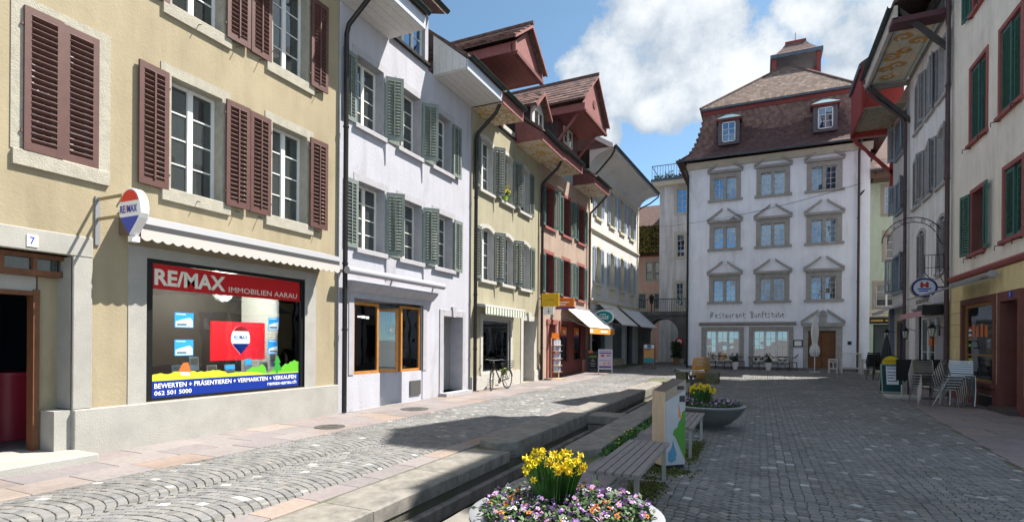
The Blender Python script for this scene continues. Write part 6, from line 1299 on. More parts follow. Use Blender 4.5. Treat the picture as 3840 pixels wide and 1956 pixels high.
# bicycles
m_tyre = mat('tyre rubber', (.015,.015,.016), rough=.8); m_chrome = mat('bright metal', (.6,.6,.6), rough=.2, metal=1.0)
def bicycle(loc, rz, label, m_frame, turn=0.0, rack=True, sc=1.0):
    e = thing('bicycle', label, 'bicycle', loc, rz); r_ = .345
    def wheel(x, ang):
        w = empty('wheel', (x, 0, r_), ang, e); n = 30
        MB().tube([(math.cos(2*math.pi*k/n)*(r_-.02), 0, math.sin(2*math.pi*k/n)*(r_-.02)) for k in range(n)], .02, 7, True).build('tyre', m_tyre, w, smooth=True)
        MB().tube([(math.cos(2*math.pi*k/n)*(r_-.045), 0, math.sin(2*math.pi*k/n)*(r_-.045)) for k in range(n)], .010, 5, True).build('rim', m_chrome, w, smooth=True)
        b = MB()
        for k in range(16): a = 2*math.pi*k/16; b.tube([(0,(.02 if k % 2 else -.02),0),(math.cos(a)*(r_-.05),0,math.sin(a)*(r_-.05))], .0022, 3)
        b.tube([(0,-.05,0),(0,.05,0)], .022, 8); b.build('spokes', m_chrome, w)
        pts = [(math.cos(a)*(r_+.03), 0, math.sin(a)*(r_+.03)) for a in [R(q) for q in (range(20, 171, 15) if x < 0 else range(30, 151, 15))]]
        MB().tube(pts, .018, 5).build('mudguard', m_frame, w)
    wheel(.54, turn); wheel(-.54, 0)
    b = MB(); hb = (.40,0,.86); bb = (-.06,0,.29); stp = (-.22,0,.80)
    for p, q, r2 in ((hb, bb, .022), (bb, stp, .018), ((.42,0,.72), (-.17,0,.62), .018), (bb, (-.54,.05,.345), .011), (bb, (-.54,-.05,.345), .011), (stp, (-.54,.05,.345), .009), (stp, (-.54,-.05,.345), .009), (hb, (.43,0,.66), .022)): b.tube([p, q], r2, 8)
    b.build('frame', m_frame, e, smooth=True)
    MB().tube([(.43,0,.68),(.46,.05,.62),(.54,.05,.345)], .011, 6).tube([(.43,0,.68),(.46,-.05,.62),(.54,-.05,.345)], .011, 6).build('fork', m_frame, e, smooth=True)
    c, s_ = math.cos(turn), math.sin(turn); hx = lambda x, y: (.38+(x-.38)*c-y*s_, (x-.38)*s_+y*c)
    P = lambda x, y, z: (*hx(x, y), z)
    h_ = MB().tube([P(.40,0,.86), P(.39,0,1.0), P(.39,0,1.02)], .014, 7).tube([P(.20,-.33,1.02), P(.33,-.28,1.05), P(.40,-.12,1.03), P(.40,.12,1.03), P(.33,.28,1.05), P(.20,.33,1.02)], .012, 7).build('handlebar', m_chrome, e, smooth=True)
    for y_ in (-1, 1): MB().tube([P(.16,y_*.345,1.015), P(.27,y_*.31,1.035)], .018, 8).build('grip', m_tyre, h_, smooth=True)
    MB().lathe([(.001,-.03),(.035,-.02),(.045,.02),(.001,.03)], 10).build('headlamp', m_black, e, smooth=True, loc=P(.47,0,.90), rot=(0,R(90),0))
    b = MB(); sec = [(-.36,.085,.885),(-.28,.08,.90),(-.2,.04,.895),(-.08,.018,.885)]
    for (xa, wa, za), (xb, wb, zb_) in zip(sec, sec[1:]): b.add([(xa,-wa,za),(xb,-wb,zb_),(xb,wb,zb_),(xa,wa,za),(xa,-wa*.7,za-.05),(xb,-wb*.7,zb_-.03),(xb,wb*.7,zb_-.03),(xa,wa*.7,za-.05)], [(0,1,2,3),(7,6,5,4),(0,4,5,1),(2,6,7,3),(0,3,7,4),(1,5,6,2)])
    b.build('saddle', m_tyre, e, smooth=True); MB().tube([stp, (-.235,0,.87)], .014, 7).build('seat_post', m_chrome, e)
    MB().lathe([(.03,-.004),(.085,-.004),(.085,.004),(.03,.004)], 20).build('chainwheel', m_tyre, e, loc=(-.06,-.04,.29), rot=(R(90),0,0))
    k_ = MB(); k_.tube([(-.06,-.07,.29),(-.0,-.07,.14)], .009, 5); k_.tube([(-.06,.07,.29),(-.12,.07,.44)], .009, 5); k_.tube([(-.06,-.07,.29),(-.06,.07,.29)], .01, 5); k_.build('crank', m_chrome, e)
    for x_, y_, z_ in ((.0,-.11,.14),(-.12,.11,.44)): MB().box(x_-.045, x_+.045, y_-.04, y_+.04, z_-.012, z_+.012).build('pedal', m_tyre, e)
    MB().tube([(-.30,.02,.30),(-.36,.16,.01)], .01, 5).build('kickstand', m_chrome, e)
    if rack:
        MB().tube([(-.28,.06,.70),(-.78,.06,.72)], .006, 5).tube([(-.28,-.06,.70),(-.78,-.06,.72)], .006, 5).tube([(-.70,.06,.72),(-.55,.06,.35)], .006, 5).tube([(-.70,-.06,.72),(-.55,-.06,.35)], .006, 5).build('carrier', m_metal_d, e)
        b = MB()
        for z_ in (.74, .82, .90, .98): q = .14+.03*(z_-.74)/.24; b.tube([(-.36+.0,-q,z_),(-.74-.02,-q,z_),(-.76,q,z_),(-.36,q,z_)], .006, 4, True)
        for k in range(18):
            t_ = k/18*4; s2 = int(t_); f = t_-s2; cs = [(-.36,-.14),(-.74,-.14),(-.74,.14),(-.36,.14)]; p = cs[s2]; q = cs[(s2+1) % 4]; x = p[0]+(q[0]-p[0])*f; y = p[1]+(q[1]-p[1])*f
            b.tube([(x,y,.74),(x*1.01,y*1.15,.98)], .004, 3)
        b.build('basket', m_iron, e); MB().lathe([(.001,-.10),(.09,-.08),(.13,0),(.10,.08),(.001,.11)], 12).build('lime_bag', mat('lime green bag', (.33,.55,.03)), e, smooth=True, loc=(-.52,-.11,.60), rot=(R(70),0,0))
    return e
bicycle((-8.15, 16.72, .004), R(-94), 'city bicycle with rear basket and lime green bag before the olive house', m_metal_d, turn=R(22)); 
bicycle((-1.42, 13.05, 0), R(-87), 'black electric bicycle parked between the stream and the far flower bowl', mat('satin black frame', (.02,.02,.024), rough=.4), turn=R(6), rack=False)
# mossy trough blocks with plank and wine barrel
m_moss = mat('mossy sandstone block', (0.128,0.128,0.075), rough=.95, var=.4, vscale=5, bump=.6, bscale=40)
tr = thing('stone_bench', 'two mossy stone blocks bridged by a plank in front of the barrel', 'bench', (-2.35, 23.6, .02), 0)
MB().cbox(-.82, -.42, -.35, .55, -.1, .44, .03).build('stone_block', m_moss, tr); MB().cbox(.35, .84, -.35, .55, -.1, .44, .03).build('stone_block', m_moss, tr); MB().cbox(-.66, .42, -.38, .0, .442, .50, .01).build('plank', m_larch, tr); MB().box(-.42, .35, -.2, -.1, -.05, .1).build('sill_stone', m_moss, tr)
br_ = thing('wine_barrel', 'ochre wooden wine barrel with steel hoops behind the stone seat', 'barrel', (-2.36, 25.3, .07), 0); m_stave = wood('ochre barrel oak', (0.50,0.24,0.045), var=.3)
def br_r(z): return .385-.085*((z-.48)/.48)**2
n = 20
for k in range(n):
    a0, a1 = 2*math.pi*k/n+.006, 2*math.pi*(k+1)/n-.006; b = MB(); zs_ = [i*.96/8 for i in range(9)]; vs_ = []
    for z in zs_: r_ = br_r(z); vs_ += [(r_*math.cos(a0),r_*math.sin(a0),z),(r_*1.004*math.cos((a0+a1)/2),r_*1.004*math.sin((a0+a1)/2),z),(r_*math.cos(a1),r_*math.sin(a1),z)]
    b.add(vs_, [(i*3+j,i*3+j+1,i*3+j+4,i*3+j+3) for i in range(8) for j in range(2)]); b.build('stave', m_stave, br_, smooth=True)
for z in (.03, .16, .30, .62, .76, .89): MB().lathe([(br_r(z)+.004,z),(br_r(z+.05)+.006,z+.05)], 40).build('hoop', mat('grey hoop steel', (.30,.29,.28), rough=.45, metal=.5), br_, smooth=True)
MB().lathe([(.001,.93),(.29,.93)], 30).build('head', m_larch, br_)
# advertising boards
def aboard(name, label, loc, rz, w, h, m_fr, m_pan, lean=.16, fr=.035, arch=False, group=None, feet=.12):
    e = thing(name, label, 'sign board', loc, rz, group)
    for s_, nm in ((1, 'front'), (-1, 'back')):
        q = empty('%s_board' % nm, (0, 0, 0), 0 if s_ > 0 else math.pi, e); q.location = (0, -s_*lean, 0); q.rotation_euler = (-math.atan2(lean, h), 0, 0 if s_ > 0 else math.pi)
        b = MB(); b.box(-w/2, -w/2+fr, -.012, .012, 0, h); b.box(w/2-fr, w/2, -.012, .012, 0, h); b.box(-w/2+fr, w/2-fr, -.011, .011, feet, feet+fr); b.box(-w/2+fr, w/2-fr, -.011, .011, h-fr, h); b.build('frame', m_fr, q)
        MB().box(-w/2+fr, w/2-fr, -.006, .006, feet+fr, h-fr).build('panel', m_pan, q)
        if s_ > 0: F = q
    return e, F
e, F = aboard('menu_board', 'black chalk board leaning by the orange awning shop', (-8.0, 27.6, gz(0,27.6)), R(20), .52, 1.08, m_black, mat('chalk slate', (.02,.025,.03)), lean=.12)
for z, w in ((.30,.22),(.42,.28),(.55,.2),(.62,.1)): MB().box(-w/2, w/2, -.009, -.007, z, z+.025).build('chalk_line', mat('chalk', (.45,.5,.55)), F)
MB().box(-.2, .2, -.009, -.007, .74, .86).build('green_band', mat('olive band', (.16,.2,.03)), F); MB().box(-.24, .0, -.016, -.013, .98, 1.12).build('orange_topper', m_or_s, F)
e, F = aboard('price_board', 'white and violet poster board on thin metal feet before the white house', (-6.95, 26.2, gz(0,26.2)), R(14), .70, 1.26, m_steel, mat('pale violet poster', (.52,.47,.60)), lean=.2, feet=.26)
for z, ht, mm in ((1.04,.06,m_pur),(.33,.10,m_pur),(.70,.02,m_pur),(1.14,.04,mat('mid violet', (.3,.24,.42)))): MB().box(-.30, .30, -.009, -.007, z, z+ht).build('poster_band', mm, F)
for x, z, w, ht, mm in ((-.22,.88,.17,.12,mat('poster red', (.42,.10,.08))),(.06,.89,.2,.10,m_brst),(-.10,.46,.13,.18,mat('poster tan', (.5,.32,.2))),(.10,.48,.16,.16,mat('poster pink', (.5,.28,.3)))): MB().box(x, x+w, -.009, -.007, z, z+ht).build('poster_picture', mm, F)
e, F = aboard('ice_cream_board', 'brown framed poster board with orange and teal picture near the alley arch', (-5.60, 30.5, gz(0,30.5)), R(4), .66, 1.42, wood('brown board frame', (.17,.10,.07)), mat('orange poster', (.58,.30,.10)), lean=.18, feet=.30, fr=.06)
MB().box(-.27, .27, -.010, -.007, 1.18, 1.36).build('white_header', m_swhite, F); MB().lathe([(.001,0),(.12,0)], 20).build('blue_oval', mat('poster blue oval', (.04,.22,.42)), F, loc=(.0,-.0105,1.27), rot=(R(90),0,0)); MB().prism([(-.27,.365),(.27,.365),(.27,.58),(.0,.66),(-.27,.6)], -.010, -.007, 'y').build('teal_field', mat('poster teal', (.03,.28,.32)), F); MB().box(-.2, .1, -.010, -.007, 1.06, 1.12).build('poster_print', m_pur, F)
# postcard rack
e = thing('postcard_rack', 'pale wooden rack with leaflets and cards beside the pink shop', 'display rack', (-8.15, 22.25, 0), R(62)); m_pwood = wood('pale rack wood', (.52,.42,.28), var=.2)
for x in (-.22, .22): MB().box(x-.015, x+.015, -.02, .02, .06, 1.85).build('upright', m_pwood, e)
MB().box(-.42, .42, -.25, .25, .0, .06).build('base', m_pwood, e); MB().box(-.2, .2, -.03, .03, 1.80, 2.05).build('orange_header', m_or_s, e)
for k, z in enumerate((.35, .62, .92, 1.25, 1.5)):
    t_ = MB().box(-.24, .24, -.22, .0, z, z+.02).build('shelf', m_pwood, e)
    for j in range(3): MB().box(-.2+j*.14, -.08+j*.14, -.14, -.13, z+.02, z+.24).build('leaflet', random_mat('leaflet', [(0,(.6,.6,.68)),(.4,(.25,.28,.55)),(.7,(.65,.65,.68)),(1,(.15,.3,.35))], bump=0), t_)
# hanging shop signs on the left
m_ysign = mat('mustard sign panel', (.55,.33,.008), rough=.5)
sg = thing('mustard_sign', 'square mustard yellow shop sign hanging from the pink house', 'sign', (-8.66, 21.62, 3.45), 0); MB().cbox(.12, .90, -.04, .04, -.27, .28, .01).build('panel', m_ysign, sg); MB().box(0, .14, -.02, .02, .05, .1).build('bracket', m_metal_d, sg); MB().box(.3, .72, -.0425, -.0405, -.012, .012).box(.5, .56, -.0425, -.0405, .02, .05).build('sign_print', mat('brown print', (.3,.17,.01)), sg)
sg = thing('white_sign', 'small white sign with dark ornament below the mustard sign', 'sign', (-8.66, 21.65, 3.0), 0); MB().cbox(.2, .66, -.02, .02, -.18, .17, .008).build('panel', m_swhite, sg); MB().tube([(.43,-.022,-.12),(.43,-.022,.12)], .012, 5).tube([(.33,-.022,-.03),(.40,-.022,-.05),(.43,-.022,.0),(.47,-.022,-.05),(.54,-.022,-.03)], .008, 5).build('ornament', m_iron, sg); MB().box(0, .2, -.01, .01, .1, .13).build('bracket', m_metal_d, sg)
sg = thing('orange_sign', 'orange shop sign with purple lower band on the pink house', 'sign', (-8.55, 23.4, 3.4), 0); MB().cbox(.04, .88, -.05, .05, -.13, .26, .01).build('panel', m_or_s, sg); MB().box(.0, .92, -.055, .055, -.24, -.135).build('purple_band', m_pur, sg); MB().box(.12, .66, -.0525, -.0505, .05, .10).box(.12, .5, -.0525, -.0505, -.06, -.01).build('sign_print', m_wtxt, sg)
sg = thing('teal_oval_sign', 'oval teal shop sign with white rim under the first white awning', 'sign', (-7.8, 29.05, 3.05), 0)
def ell(a, b_, n=40): return [(a*math.cos(2*math.pi*k/n), b_*math.sin(2*math.pi*k/n)) for k in range(n)]
MB().prism(ell(.58, .40), -.06, .06, 'y').build('white_rim', m_swhite, sg); MB().prism(ell(.50, .33), -.066, -.061, 'y').build('teal_field', mat('teal sign', (.0,.22,.24)), sg); letters('lettering', 'GASS', .62, .20, m_wtxt, sg, (-.33,-.0675,-.13), shear=.2, bold=.03); MB().tube([(-.6,0,.45),(.5,0,.45)], .012, 5).build('bracket', m_metal_d, sg)
MB().box(-.25, .12, -.0675, -.0665, .12, .17).build('sign_print', m_wtxt, sg)
# flower pot on the olive house's upper sill
fp = thing('window_flower_pot', 'lime pot of yellow flowers on the upper sill of the olive house', 'flower pot', (-8.63, 18.02, 6.875), 0); MB().lathe([(.001,0),(.09,0),(.12,.18),(.001,.18)], 14).build('pot', mat('lime green bag', (.33,.55,.03)), fp, smooth=True); leafy('leaves', m_stem, fp, 160, lambda: (rnd.gauss(0,.07), rnd.gauss(0,.09), .18+abs(rnd.gauss(0,.10))), .07); leafy('blossoms', m_yel_f, fp, 150, lambda: (rnd.gauss(0,.08), rnd.gauss(0,.13), .26+abs(rnd.gauss(0,.12))), .07)

# ---- in front of the restaurant
m_rattan = wood('dark red rattan', (.10,.035,.03)); m_blkm = mat('black bistro metal', (.02,.02,.022), rough=.5)
def bistro_chair(first=[None]):
    if first[0] is None:
        e = empty('bistro_chair'); first[0] = e
        MB().lathe([(.001,.45),(.20,.45),(.21,.44),(.21,.42),(.001,.42)], 18).build('seat', m_rattan, e, smooth=True)
        for x, y in ((-.17,-.16),(.17,-.16),(-.16,.17),(.16,.17)): MB().tube([(x,y,.43),(x*1.15,y*1.15,0)], .014, 6).build('leg', m_rattan, e)
        MB().tube([(-.23,-.05,.66),(-.22,.05,.68),(-.17,.2,.80),(0,.25,.90),(.17,.2,.80),(.22,.05,.68),(.23,-.05,.66)], .017, 6).build('back_rail', m_rattan, e, smooth=True)
        b = MB(); 
        for k in range(9): a = R(20+k*17.5); x, y = .2*math.cos(a), .2*math.sin(a); b.add([(x*.95-.02,y,.44),(x*.95+.02,y,.44),(x*1.05+.02,y*1.15,.70+.18*math.sin(a)),(x*1.05-.02,y*1.15,.70+.18*math.sin(a))], [(0,1,2,3)])
        b.build('woven_back', m_blkm, e); return e
    return copy_tree(first[0])
tb0 = []
def bistro_table():
    if not tb0:
        e = empty('bistro_table'); tb0.append(e); MB().lathe([(.001,.72),(.32,.72),(.33,.71),(.33,.695),(.001,.695)], 22).build('table_top', m_rattan, e, smooth=True)
        for s_ in (-1, 1): MB().tube([(s_*.26,.0,.70),(-s_*.30,.0,0)], .014, 6).build('leg', m_blkm, e); MB().tube([(s_*.3,-.15,.012),(s_*.3,.15,.012)], .012, 6).build('foot', m_blkm, e)
        return e
    return copy_tree(tb0[0])
names = ['leftmost', 'second', 'third', 'fourth', 'fifth', 'rightmost']
for i, (x, a) in enumerate(((-2.42,90),(-1.62,-90),(-.95,80),(.14,-80),(.72,90),(1.62,-90))):
    e = bistro_chair(); e.location = (x, 32.35, .22); e.rotation_euler.z = R(a); tag(e, '%s dark rattan bistro chair in the row before the inn' % names[i], 'chair', 'bistro chairs before the inn')
for i, x in enumerate((-2.0, -.28, 1.12)):
    e = bistro_table(); e.location = (x, 32.35, .22); tag(e, ['leftmost', 'middle', 'rightmost'][i]+' small bistro table in the row before the inn', 'table', 'bistro tables before the inn')
for i, x in enumerate((-1.22, .43)):
    e = thing('white_pot', ['left', 'right'][i]+' white conical flower pot between the bistro chairs', 'flower pot', (x, 32.2, .22), 0, 'white pots before the inn'); MB().lathe([(.001,0),(.11,0),(.19,.42),(.17,.42),(.16,.38),(.001,.38)], 18).build('pot', m_swhite, e, smooth=True); leafy('plant', m_leaf_dk, e, 120, lambda: (rnd.gauss(0,.07), rnd.gauss(0,.07), .42+abs(rnd.gauss(0,.12))), .09)
um = thing('closed_parasol', 'closed white parasol tied up before the oak door of the inn', 'parasol', (2.55, 31.4, .21), 0); MB().tube([(0,0,.05),(0,0,2.85)], .022, 8).build('pole', m_white, um); MB().cbox(-.24, .24, -.24, .24, 0, .05, .01).build('base', m_steel, um)
def folds(profile, n=26, amp=.16):
    b = MB(); vs_ = []
    for r_, z in profile:
        for k in range(n): q = 2*math.pi*k/n; rr = r_*(1+(amp if k % 2 else -amp)); vs_.append((rr*math.cos(q), rr*math.sin(q), z))
    return b.add(vs_, [(i*n+k, i*n+(k+1) % n, (i+1)*n+(k+1) % n, (i+1)*n+k) for i in range(len(profile)-1) for k in range(n)])
m_canv = mat('white canvas', (.64,.63,.62), rough=.9, var=.1, vscale=10)
folds([(.03,.78),(.15,.82),(.21,1.0),(.19,1.25),(.10,1.44),(.12,1.6),(.16,2.0),(.15,2.3),(.09,2.6),(.03,2.78),(.001,2.8)]).build('canopy', m_canv, um); MB().lathe([(.115,1.41),(.12,1.44),(.115,1.47)], 16).build('strap', m_white, um)
m_wst = mat('whitewashed stool wood', (.58,.55,.52), rough=.8, var=.12)
def stool(x, y, label):
    e = thing('stool', label, 'stool', (x, y, gz(x, y)), 0, 'white wooden stools by the inn'); MB().cbox(-.19, .19, -.19, .19, .66, .72, .01).build('seat', m_wst, e)
    for sx in (-1, 1):
        for sy in (-1, 1): MB().box(sx*.17-.02, sx*.17+.02, sy*.17-.02, sy*.17+.02, 0, .66).build('leg', m_wst, e)
    for z in (.22, .55): MB().box(-.15, .15, -.185, -.155, z, z+.06).box(-.15, .15, .155, .185, z, z+.06).build('stretcher', m_wst, e)
    MB().box(-.03, .03, -.18, -.16, .28, .55).build('splat', m_wst, e)
stool(3.3, 30.9, 'white wooden stool left of the white high table'); stool(4.72, 31.0, 'white wooden stool right of the white high table')
ht_ = thing('high_table', 'white high table with lower rail beside the inn door', 'table', (4.05, 31.0, gz(0,31)), 0); MB().cbox(-.46, .46, -.35, .35, .97, 1.02, .01).build('table_top', m_wst, ht_)
for sx in (-1, 1):
    for sy in (-1, 1): MB().box(sx*.40-.03, sx*.40+.03, sy*.29-.03, sy*.29+.03, 0, .97).build('leg', m_wst, ht_)
for sy in (-1, 1): MB().box(-.37, .37, sy*.29-.02, sy*.29+.02, .25, .31).build('rail', m_wst, ht_)
tp = thing('potted_laurel', 'clipped evergreen in terracotta pot by the bridge pier', 'potted plant', (-5.22, 38.3, .22), 0); MB().lathe([(.001,0),(.15,0),(.2,.42),(.17,.42),(.001,.38)], 16).build('pot', mat('terracotta', (.40,.19,.09)), tp, smooth=True); leafy('foliage', m_leaf_dk, tp, 700, lambda: (rnd.gauss(0,.13), rnd.gauss(0,.13), .42+rnd.random()*1.1), .1)

# ---- right side: stacked chairs, boards, lanterns, iron sign
m_alu = mat('brushed aluminium tube', (.40,.41,.42), rough=.3, metal=.9)
def cafe_chair(m_fr, m_sl, store={}):
    if m_fr.name not in store:
        e = empty('stacking_chair'); store[m_fr.name] = e
        for s_ in (-1, 1):
            MB().tube([(s_*.26,-.26,0),(s_*.255,-.22,.40),(s_*.25,-.20,.445),(s_*.25,-.15,.455),(s_*.25,.16,.44),(s_*.25,.22,.47),(s_*.25,.30,.82),(s_*.24,.305,.845),(s_*.20,.31,.86)], .013, 7).build('side_frame', m_fr, e, smooth=True); MB().tube([(s_*.25,.12,.435),(s_*.26,.29,0)], .013, 7).build('rear_leg', m_fr, e)
        sl = MB().cbox(-.25, .25, -.022, .022, -.006, .006, .003).mesh('slat')
        for k in range(7): link('seat_slat', sl, m_sl, e, (0, -.18+k*.055, .463-.002*k))
        for k in range(6): link('back_slat', sl, m_sl, e, (0, .232+k*.0145, .53+k*.058), (R(77),0,0))
        return e, True
    return copy_tree(store[m_fr.name]), False
def stack(loc, rz, n, label, grp, m_fr, m_sl, dz=.072, dy=-.035):
    M0 = Matrix.Rotation(rz, 3, 'Z'); nm = {0: 'lowest', n-1: 'topmost'}
    ords = ['lowest', 'second', 'third', 'fourth', 'fifth', 'sixth', 'seventh']
    for k in range(n):
        e, _ = cafe_chair(m_fr, m_sl); p = M0 @ Vector((0, dy*k, 0)); e.location = (loc[0]+p.x, loc[1]+p.y, loc[2]+dz*k); e.rotation_euler.z = rz
        tag(e, '%s chair of %s' % ('topmost' if k == n-1 else ords[k], label), 'chair', grp)
stack((4.12, 18.2, .012), R(12), 6, 'the left aluminium stack, counted from the ground', 'stacked aluminium chairs', m_alu, m_alu); stack((4.62, 18.0, .012), R(62), 6, 'the middle aluminium stack, counted from the ground', 'stacked aluminium chairs', m_alu, m_alu); stack((5.02, 18.55, .012), R(-10), 6, 'the right aluminium stack by the red shop front', 'stacked aluminium chairs', m_alu, m_alu)
stack((4.55, 27.6, .09), R(20), 5, 'the far black stack beside the inn corner', 'stacked black chairs', m_blkm, m_blkm, dz=.09)
dp = thing('dark_parasol', 'closed dark parasol standing behind the black chair stack', 'parasol', (5.05, 28.3, .1), 0); MB().tube([(0,0,0),(0,0,2.0)], .02, 6).build('pole', m_iron, dp); folds([(.04,.55),(.16,.65),(.2,.9),(.13,1.4),(.03,1.95),(.001,2.0)], 18).build('canopy', mat('charcoal canvas', (.04,.04,.048)), dp)
for i, (x, y, rz_) in enumerate(((4.15, 20.1, .2), (4.75, 20.3, .5))):
    e = thing('folded_table', ['left', 'right'][i]+' black cafe table with tipped up top behind the aluminium chairs', 'table', (x, y, 0), rz_, 'tipped up tables'); MB().lathe([(.001,0),(.30,0),(.30,.02),(.05,.04),(.001,.04)], 20).build('foot', m_blkm, e); MB().tube([(0,0,.02),(0,0,.75)], .03, 8).build('column', m_blkm, e); MB().cbox(-.33, .33, -.02, .02, .55, 1.2, .01).build('table_top', m_blkm, e)
cb = thing('parasol_base', 'pale concrete parasol base with steel socket on the right pavement', 'parasol base', (3.95, 19.9, .012), R(8)); MB().cbox(-.40, .40, -.3, .3, 0, .10, .02).build('slab', mat('pale concrete', (.42,.40,.37), rough=.9, var=.12), cb); MB().tube([(.0,0,.08),(.0,0,.42)], .03, 10).build('socket', m_steel, cb)
# arched A-board
e, F = aboard('menu_board', 'dark green board with yellow arch and white notice reading OFFEN', (3.88, 21.0, .012), R(4), .60, 1.02, mat('pale green trim', (.30,.36,.30)), mat('petrol board', (.008,.055,.06)), lean=.2, feet=.1, fr=.03)
n = 16; MB().prism([(-.30,1.02)]+[(.30*math.cos(math.pi*(1-k/n)), 1.02+.30*math.sin(math.pi*(1-k/n))) for k in range(1, n)]+[(.30,1.02)], -.012, .012, 'y').build('arch_rim', mat('dark green rim', (.01,.035,.03)), F); MB().prism([(-.265,1.03)]+[(.265*math.cos(math.pi*(1-k/n)), 1.03+.255*math.sin(math.pi*(1-k/n))) for k in range(1, n)]+[(.265,1.03)], -.016, -.0125, 'y').build('yellow_arch', mat('arch yellow', (.60,.45,.01)), F)
letters('lettering', 'THAI-FOOD', .40, .075, mat('brick red letters', (.40,.08,.01)), F, (-.2,-.0175,1.08), bold=.03); MB().box(-.16, .17, -.010, -.007, .36, .95).build('notice', m_swhite, F); letters('lettering', 'OFFEN', .28, .075, m_sblue, F, (-.135,-.0115,.84), bold=.01)
for z, w in ((.74,.26),(.65,.22),(.56,.18),(.46,.27)): MB().box(-.13, -.13+w, -.0118, -.0105, z, z+.025).build('notice_line', m_sblue, F)
# wall lanterns
def lantern(x, y, z, label):
    e = thing('wall_lantern', label, 'lantern', (x, y, z), 0, 'black lanterns of the grey inn'); MB().tube([(.35,0,.0),(.2,0,.06),(.02,0,.12),(.0,0,.16)], .012, 6).build('bracket', m_iron, e)
    MB().lathe([(.06,-.28),(.11,.0)], 6).build('glass', mat('lantern glass', (.5,.48,.42), rough=.2), e); MB().lathe([(.14,.0),(.10,.06),(.03,.12),(.03,.16),(.001,.17)], 6).build('cap', m_iron, e); MB().lathe([(.001,-.33),(.065,-.30),(.07,-.27),(.06,-.27)], 6).build('foot', m_iron, e)
    b = MB()
    for k in range(6): a = k*math.pi/3; b.tube([(.062*math.cos(a),.062*math.sin(a),-.28),(.113*math.cos(a),.113*math.sin(a),.0)], .007, 4)
    b.build('cage', m_iron, e)
lantern(5.22, 22.2, 2.2, 'black wall lantern nearest the cream house'); lantern(5.22, 25.8, 2.18, 'black wall lantern at the middle of the inn front'); lantern(5.22, 29.3, 2.18, 'farthest black wall lantern on the grey blue pier')
# wrought iron sign arm and oval brewery sign
ir = thing('wrought_iron_sign', 'large curled wrought iron sign arm with hanging basket frame on the grey inn', 'sign', (5.58, 22.0, 4.0), 0); b = MB(); m_ = 14
arcp = lambda r_: [(-.95+r_*math.cos(R(178-k*150/m_)), 0, 1.05+r_*math.sin(R(178-k*150/m_))) for k in range(m_+1)]
MB().tube(arcp(.86), .016, 6).build('outer_arc', m_iron, ir); MB().tube(arcp(.70), .013, 6).build('inner_arc', m_iron, ir)
for k in range(1, 7):
    a = R(178-k*22); c_ = (-.95+.78*math.cos(a), 0, 1.05+.78*math.sin(a)); MB().tube([(c_[0]+.075*(1-t_/16)*math.cos(a+t_*.75), 0, c_[2]+.075*(1-t_/16)*math.sin(a+t_*.75)) for t_ in range(13)], .008, 4).build('curl', m_iron, ir)
MB().tube([(0,0,.62),(-.62,0,.62),(-.62,0,.05),(-.5,0,-.12),(-.34,0,-.2),(-.2,0,-.12),(-.1,0,.05),(-.1,0,.62)], .014, 6).build('basket_frame', m_iron, ir)
for x in (-.52, -.42, -.32, -.22): MB().tube([(x,0,.60),(x,0,-.1)], .008, 5).build('basket_bar', m_iron, ir)
MB().tube([(-.62,0,.2),(-.1,0,.2)], .01, 5).build('basket_band', m_iron, ir); MB().tube([(0,0,.9),(-.18,0,1.0),(-.3,0,1.3)], .014, 6).build('stay', m_iron, ir); MB().tube([(0,0,-.4),(0,0,1.0)], .016, 6).build('wall_bar', m_iron, ir); MB().tube([(0,0,-.4),(-.1,0,-.32),(-.18,0,-.12)], .012, 5).build('stay', m_iron, ir)
hs = thing('oval_sign', 'oval white sign with blue ring and red double tower emblem on the grey inn', 'sign', (5.0, 22.25, 3.56), 0)
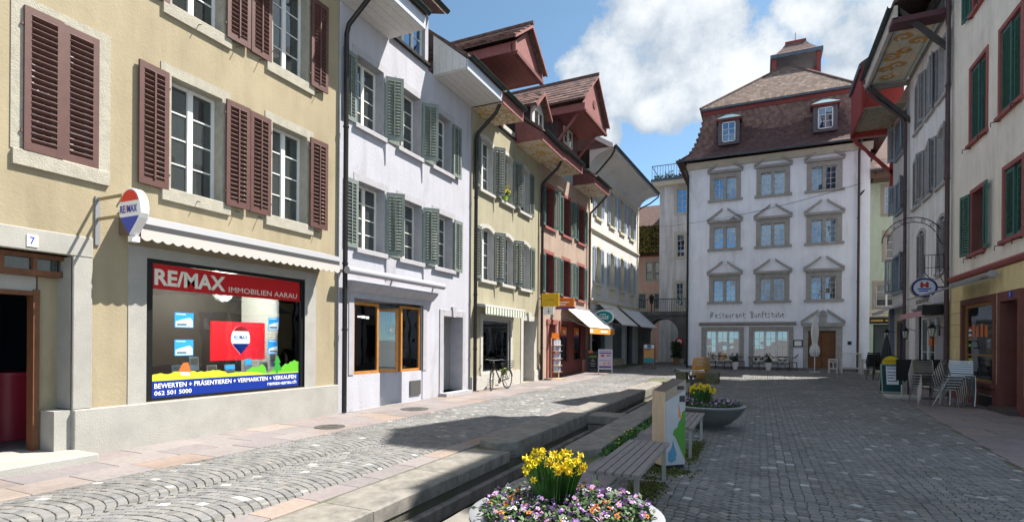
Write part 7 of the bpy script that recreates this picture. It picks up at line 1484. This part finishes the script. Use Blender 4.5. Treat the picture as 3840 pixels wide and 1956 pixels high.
MB().prism(ell(.37, .33), -.08, .08, 'y').build('body', mat('tan sign edge', (.35,.27,.16)), hs); MB().prism(ell(.36, .32), -.088, -.081, 'y').build('blue_ring', mat('royal blue', (.008,.02,.16)), hs); MB().prism(ell(.30, .265), -.094, -.089, 'y').build('white_field', mat('sign face', (.52,.54,.62)), hs)
emb = MB(); emb.box(-.115, -.035, -.1, -.095, .0, .16); emb.box(.035, .115, -.1, -.095, .0, .16); emb.box(-.035, .035, -.1, -.095, .05, .12); emb.prism([(-.10,.16),(-.05,.16),(-.06,.20),(-.09,.20)], -.1, -.095, 'y'); emb.prism([(.05,.16),(.10,.16),(.09,.20),(.06,.20)], -.1, -.095, 'y'); emb.build('emblem', mat('emblem red', (.38,.03,.015)), hs)
MB().box(-.19, .19, -.097, -.095, -.06, -.02).box(-.15, .10, -.097, -.095, -.13, -.09).build('sign_print', m_sblue, hs); MB().box(.36, .6, -.02, .02, -.02, .03).build('bracket', m_metal_d, hs)
# street lamp on its cable across the square
cbl = thing('cable_lamp', 'grey street lamp hanging on a cable across the square before the inn', 'street lamp', (-1.38, 32.3, 8.55), 0)
MB().tube([(6.1,.55,1.42),(3.5,.3,.78),(1.4,.1,.36),(0,0,.16)], .012, 5).build('cable', m_iron, cbl); MB().tube([(0,0,.16),(-1.5,.2,.06),(-3.5,1.0,.10),(-6.6,1.6,.35)], .008, 5).build('cable', m_iron, cbl)
MB().lathe([(.001,.14),(.05,.13),(.08,.08),(.16,.05),(.22,-.02),(.20,-.05),(.001,-.06)], 16).build('lamp_housing', mat('lamp grey', (.26,.27,.29), metal=.4, rough=.4), cbl, smooth=True); MB().lathe([(.17,-.055),(.10,-.10),(.001,-.12)], 16).build('lamp_glass', mat('lantern glass', (.5,.48,.42)), cbl, smooth=True)
e = thing('bridge_lantern', 'dark street lantern in front of the ivy house above the footbridge', 'lantern', (-6.95, 38.55, 3.85), 0, None); MB().tube([(0,0,0),(0,0,.55)], .03, 6).build('post', m_iron, e); MB().lathe([(.10,.55),(.19,1.0),(.22,1.02),(.05,1.2),(.001,1.25)], 6).build('lamp_head', m_iron, e)
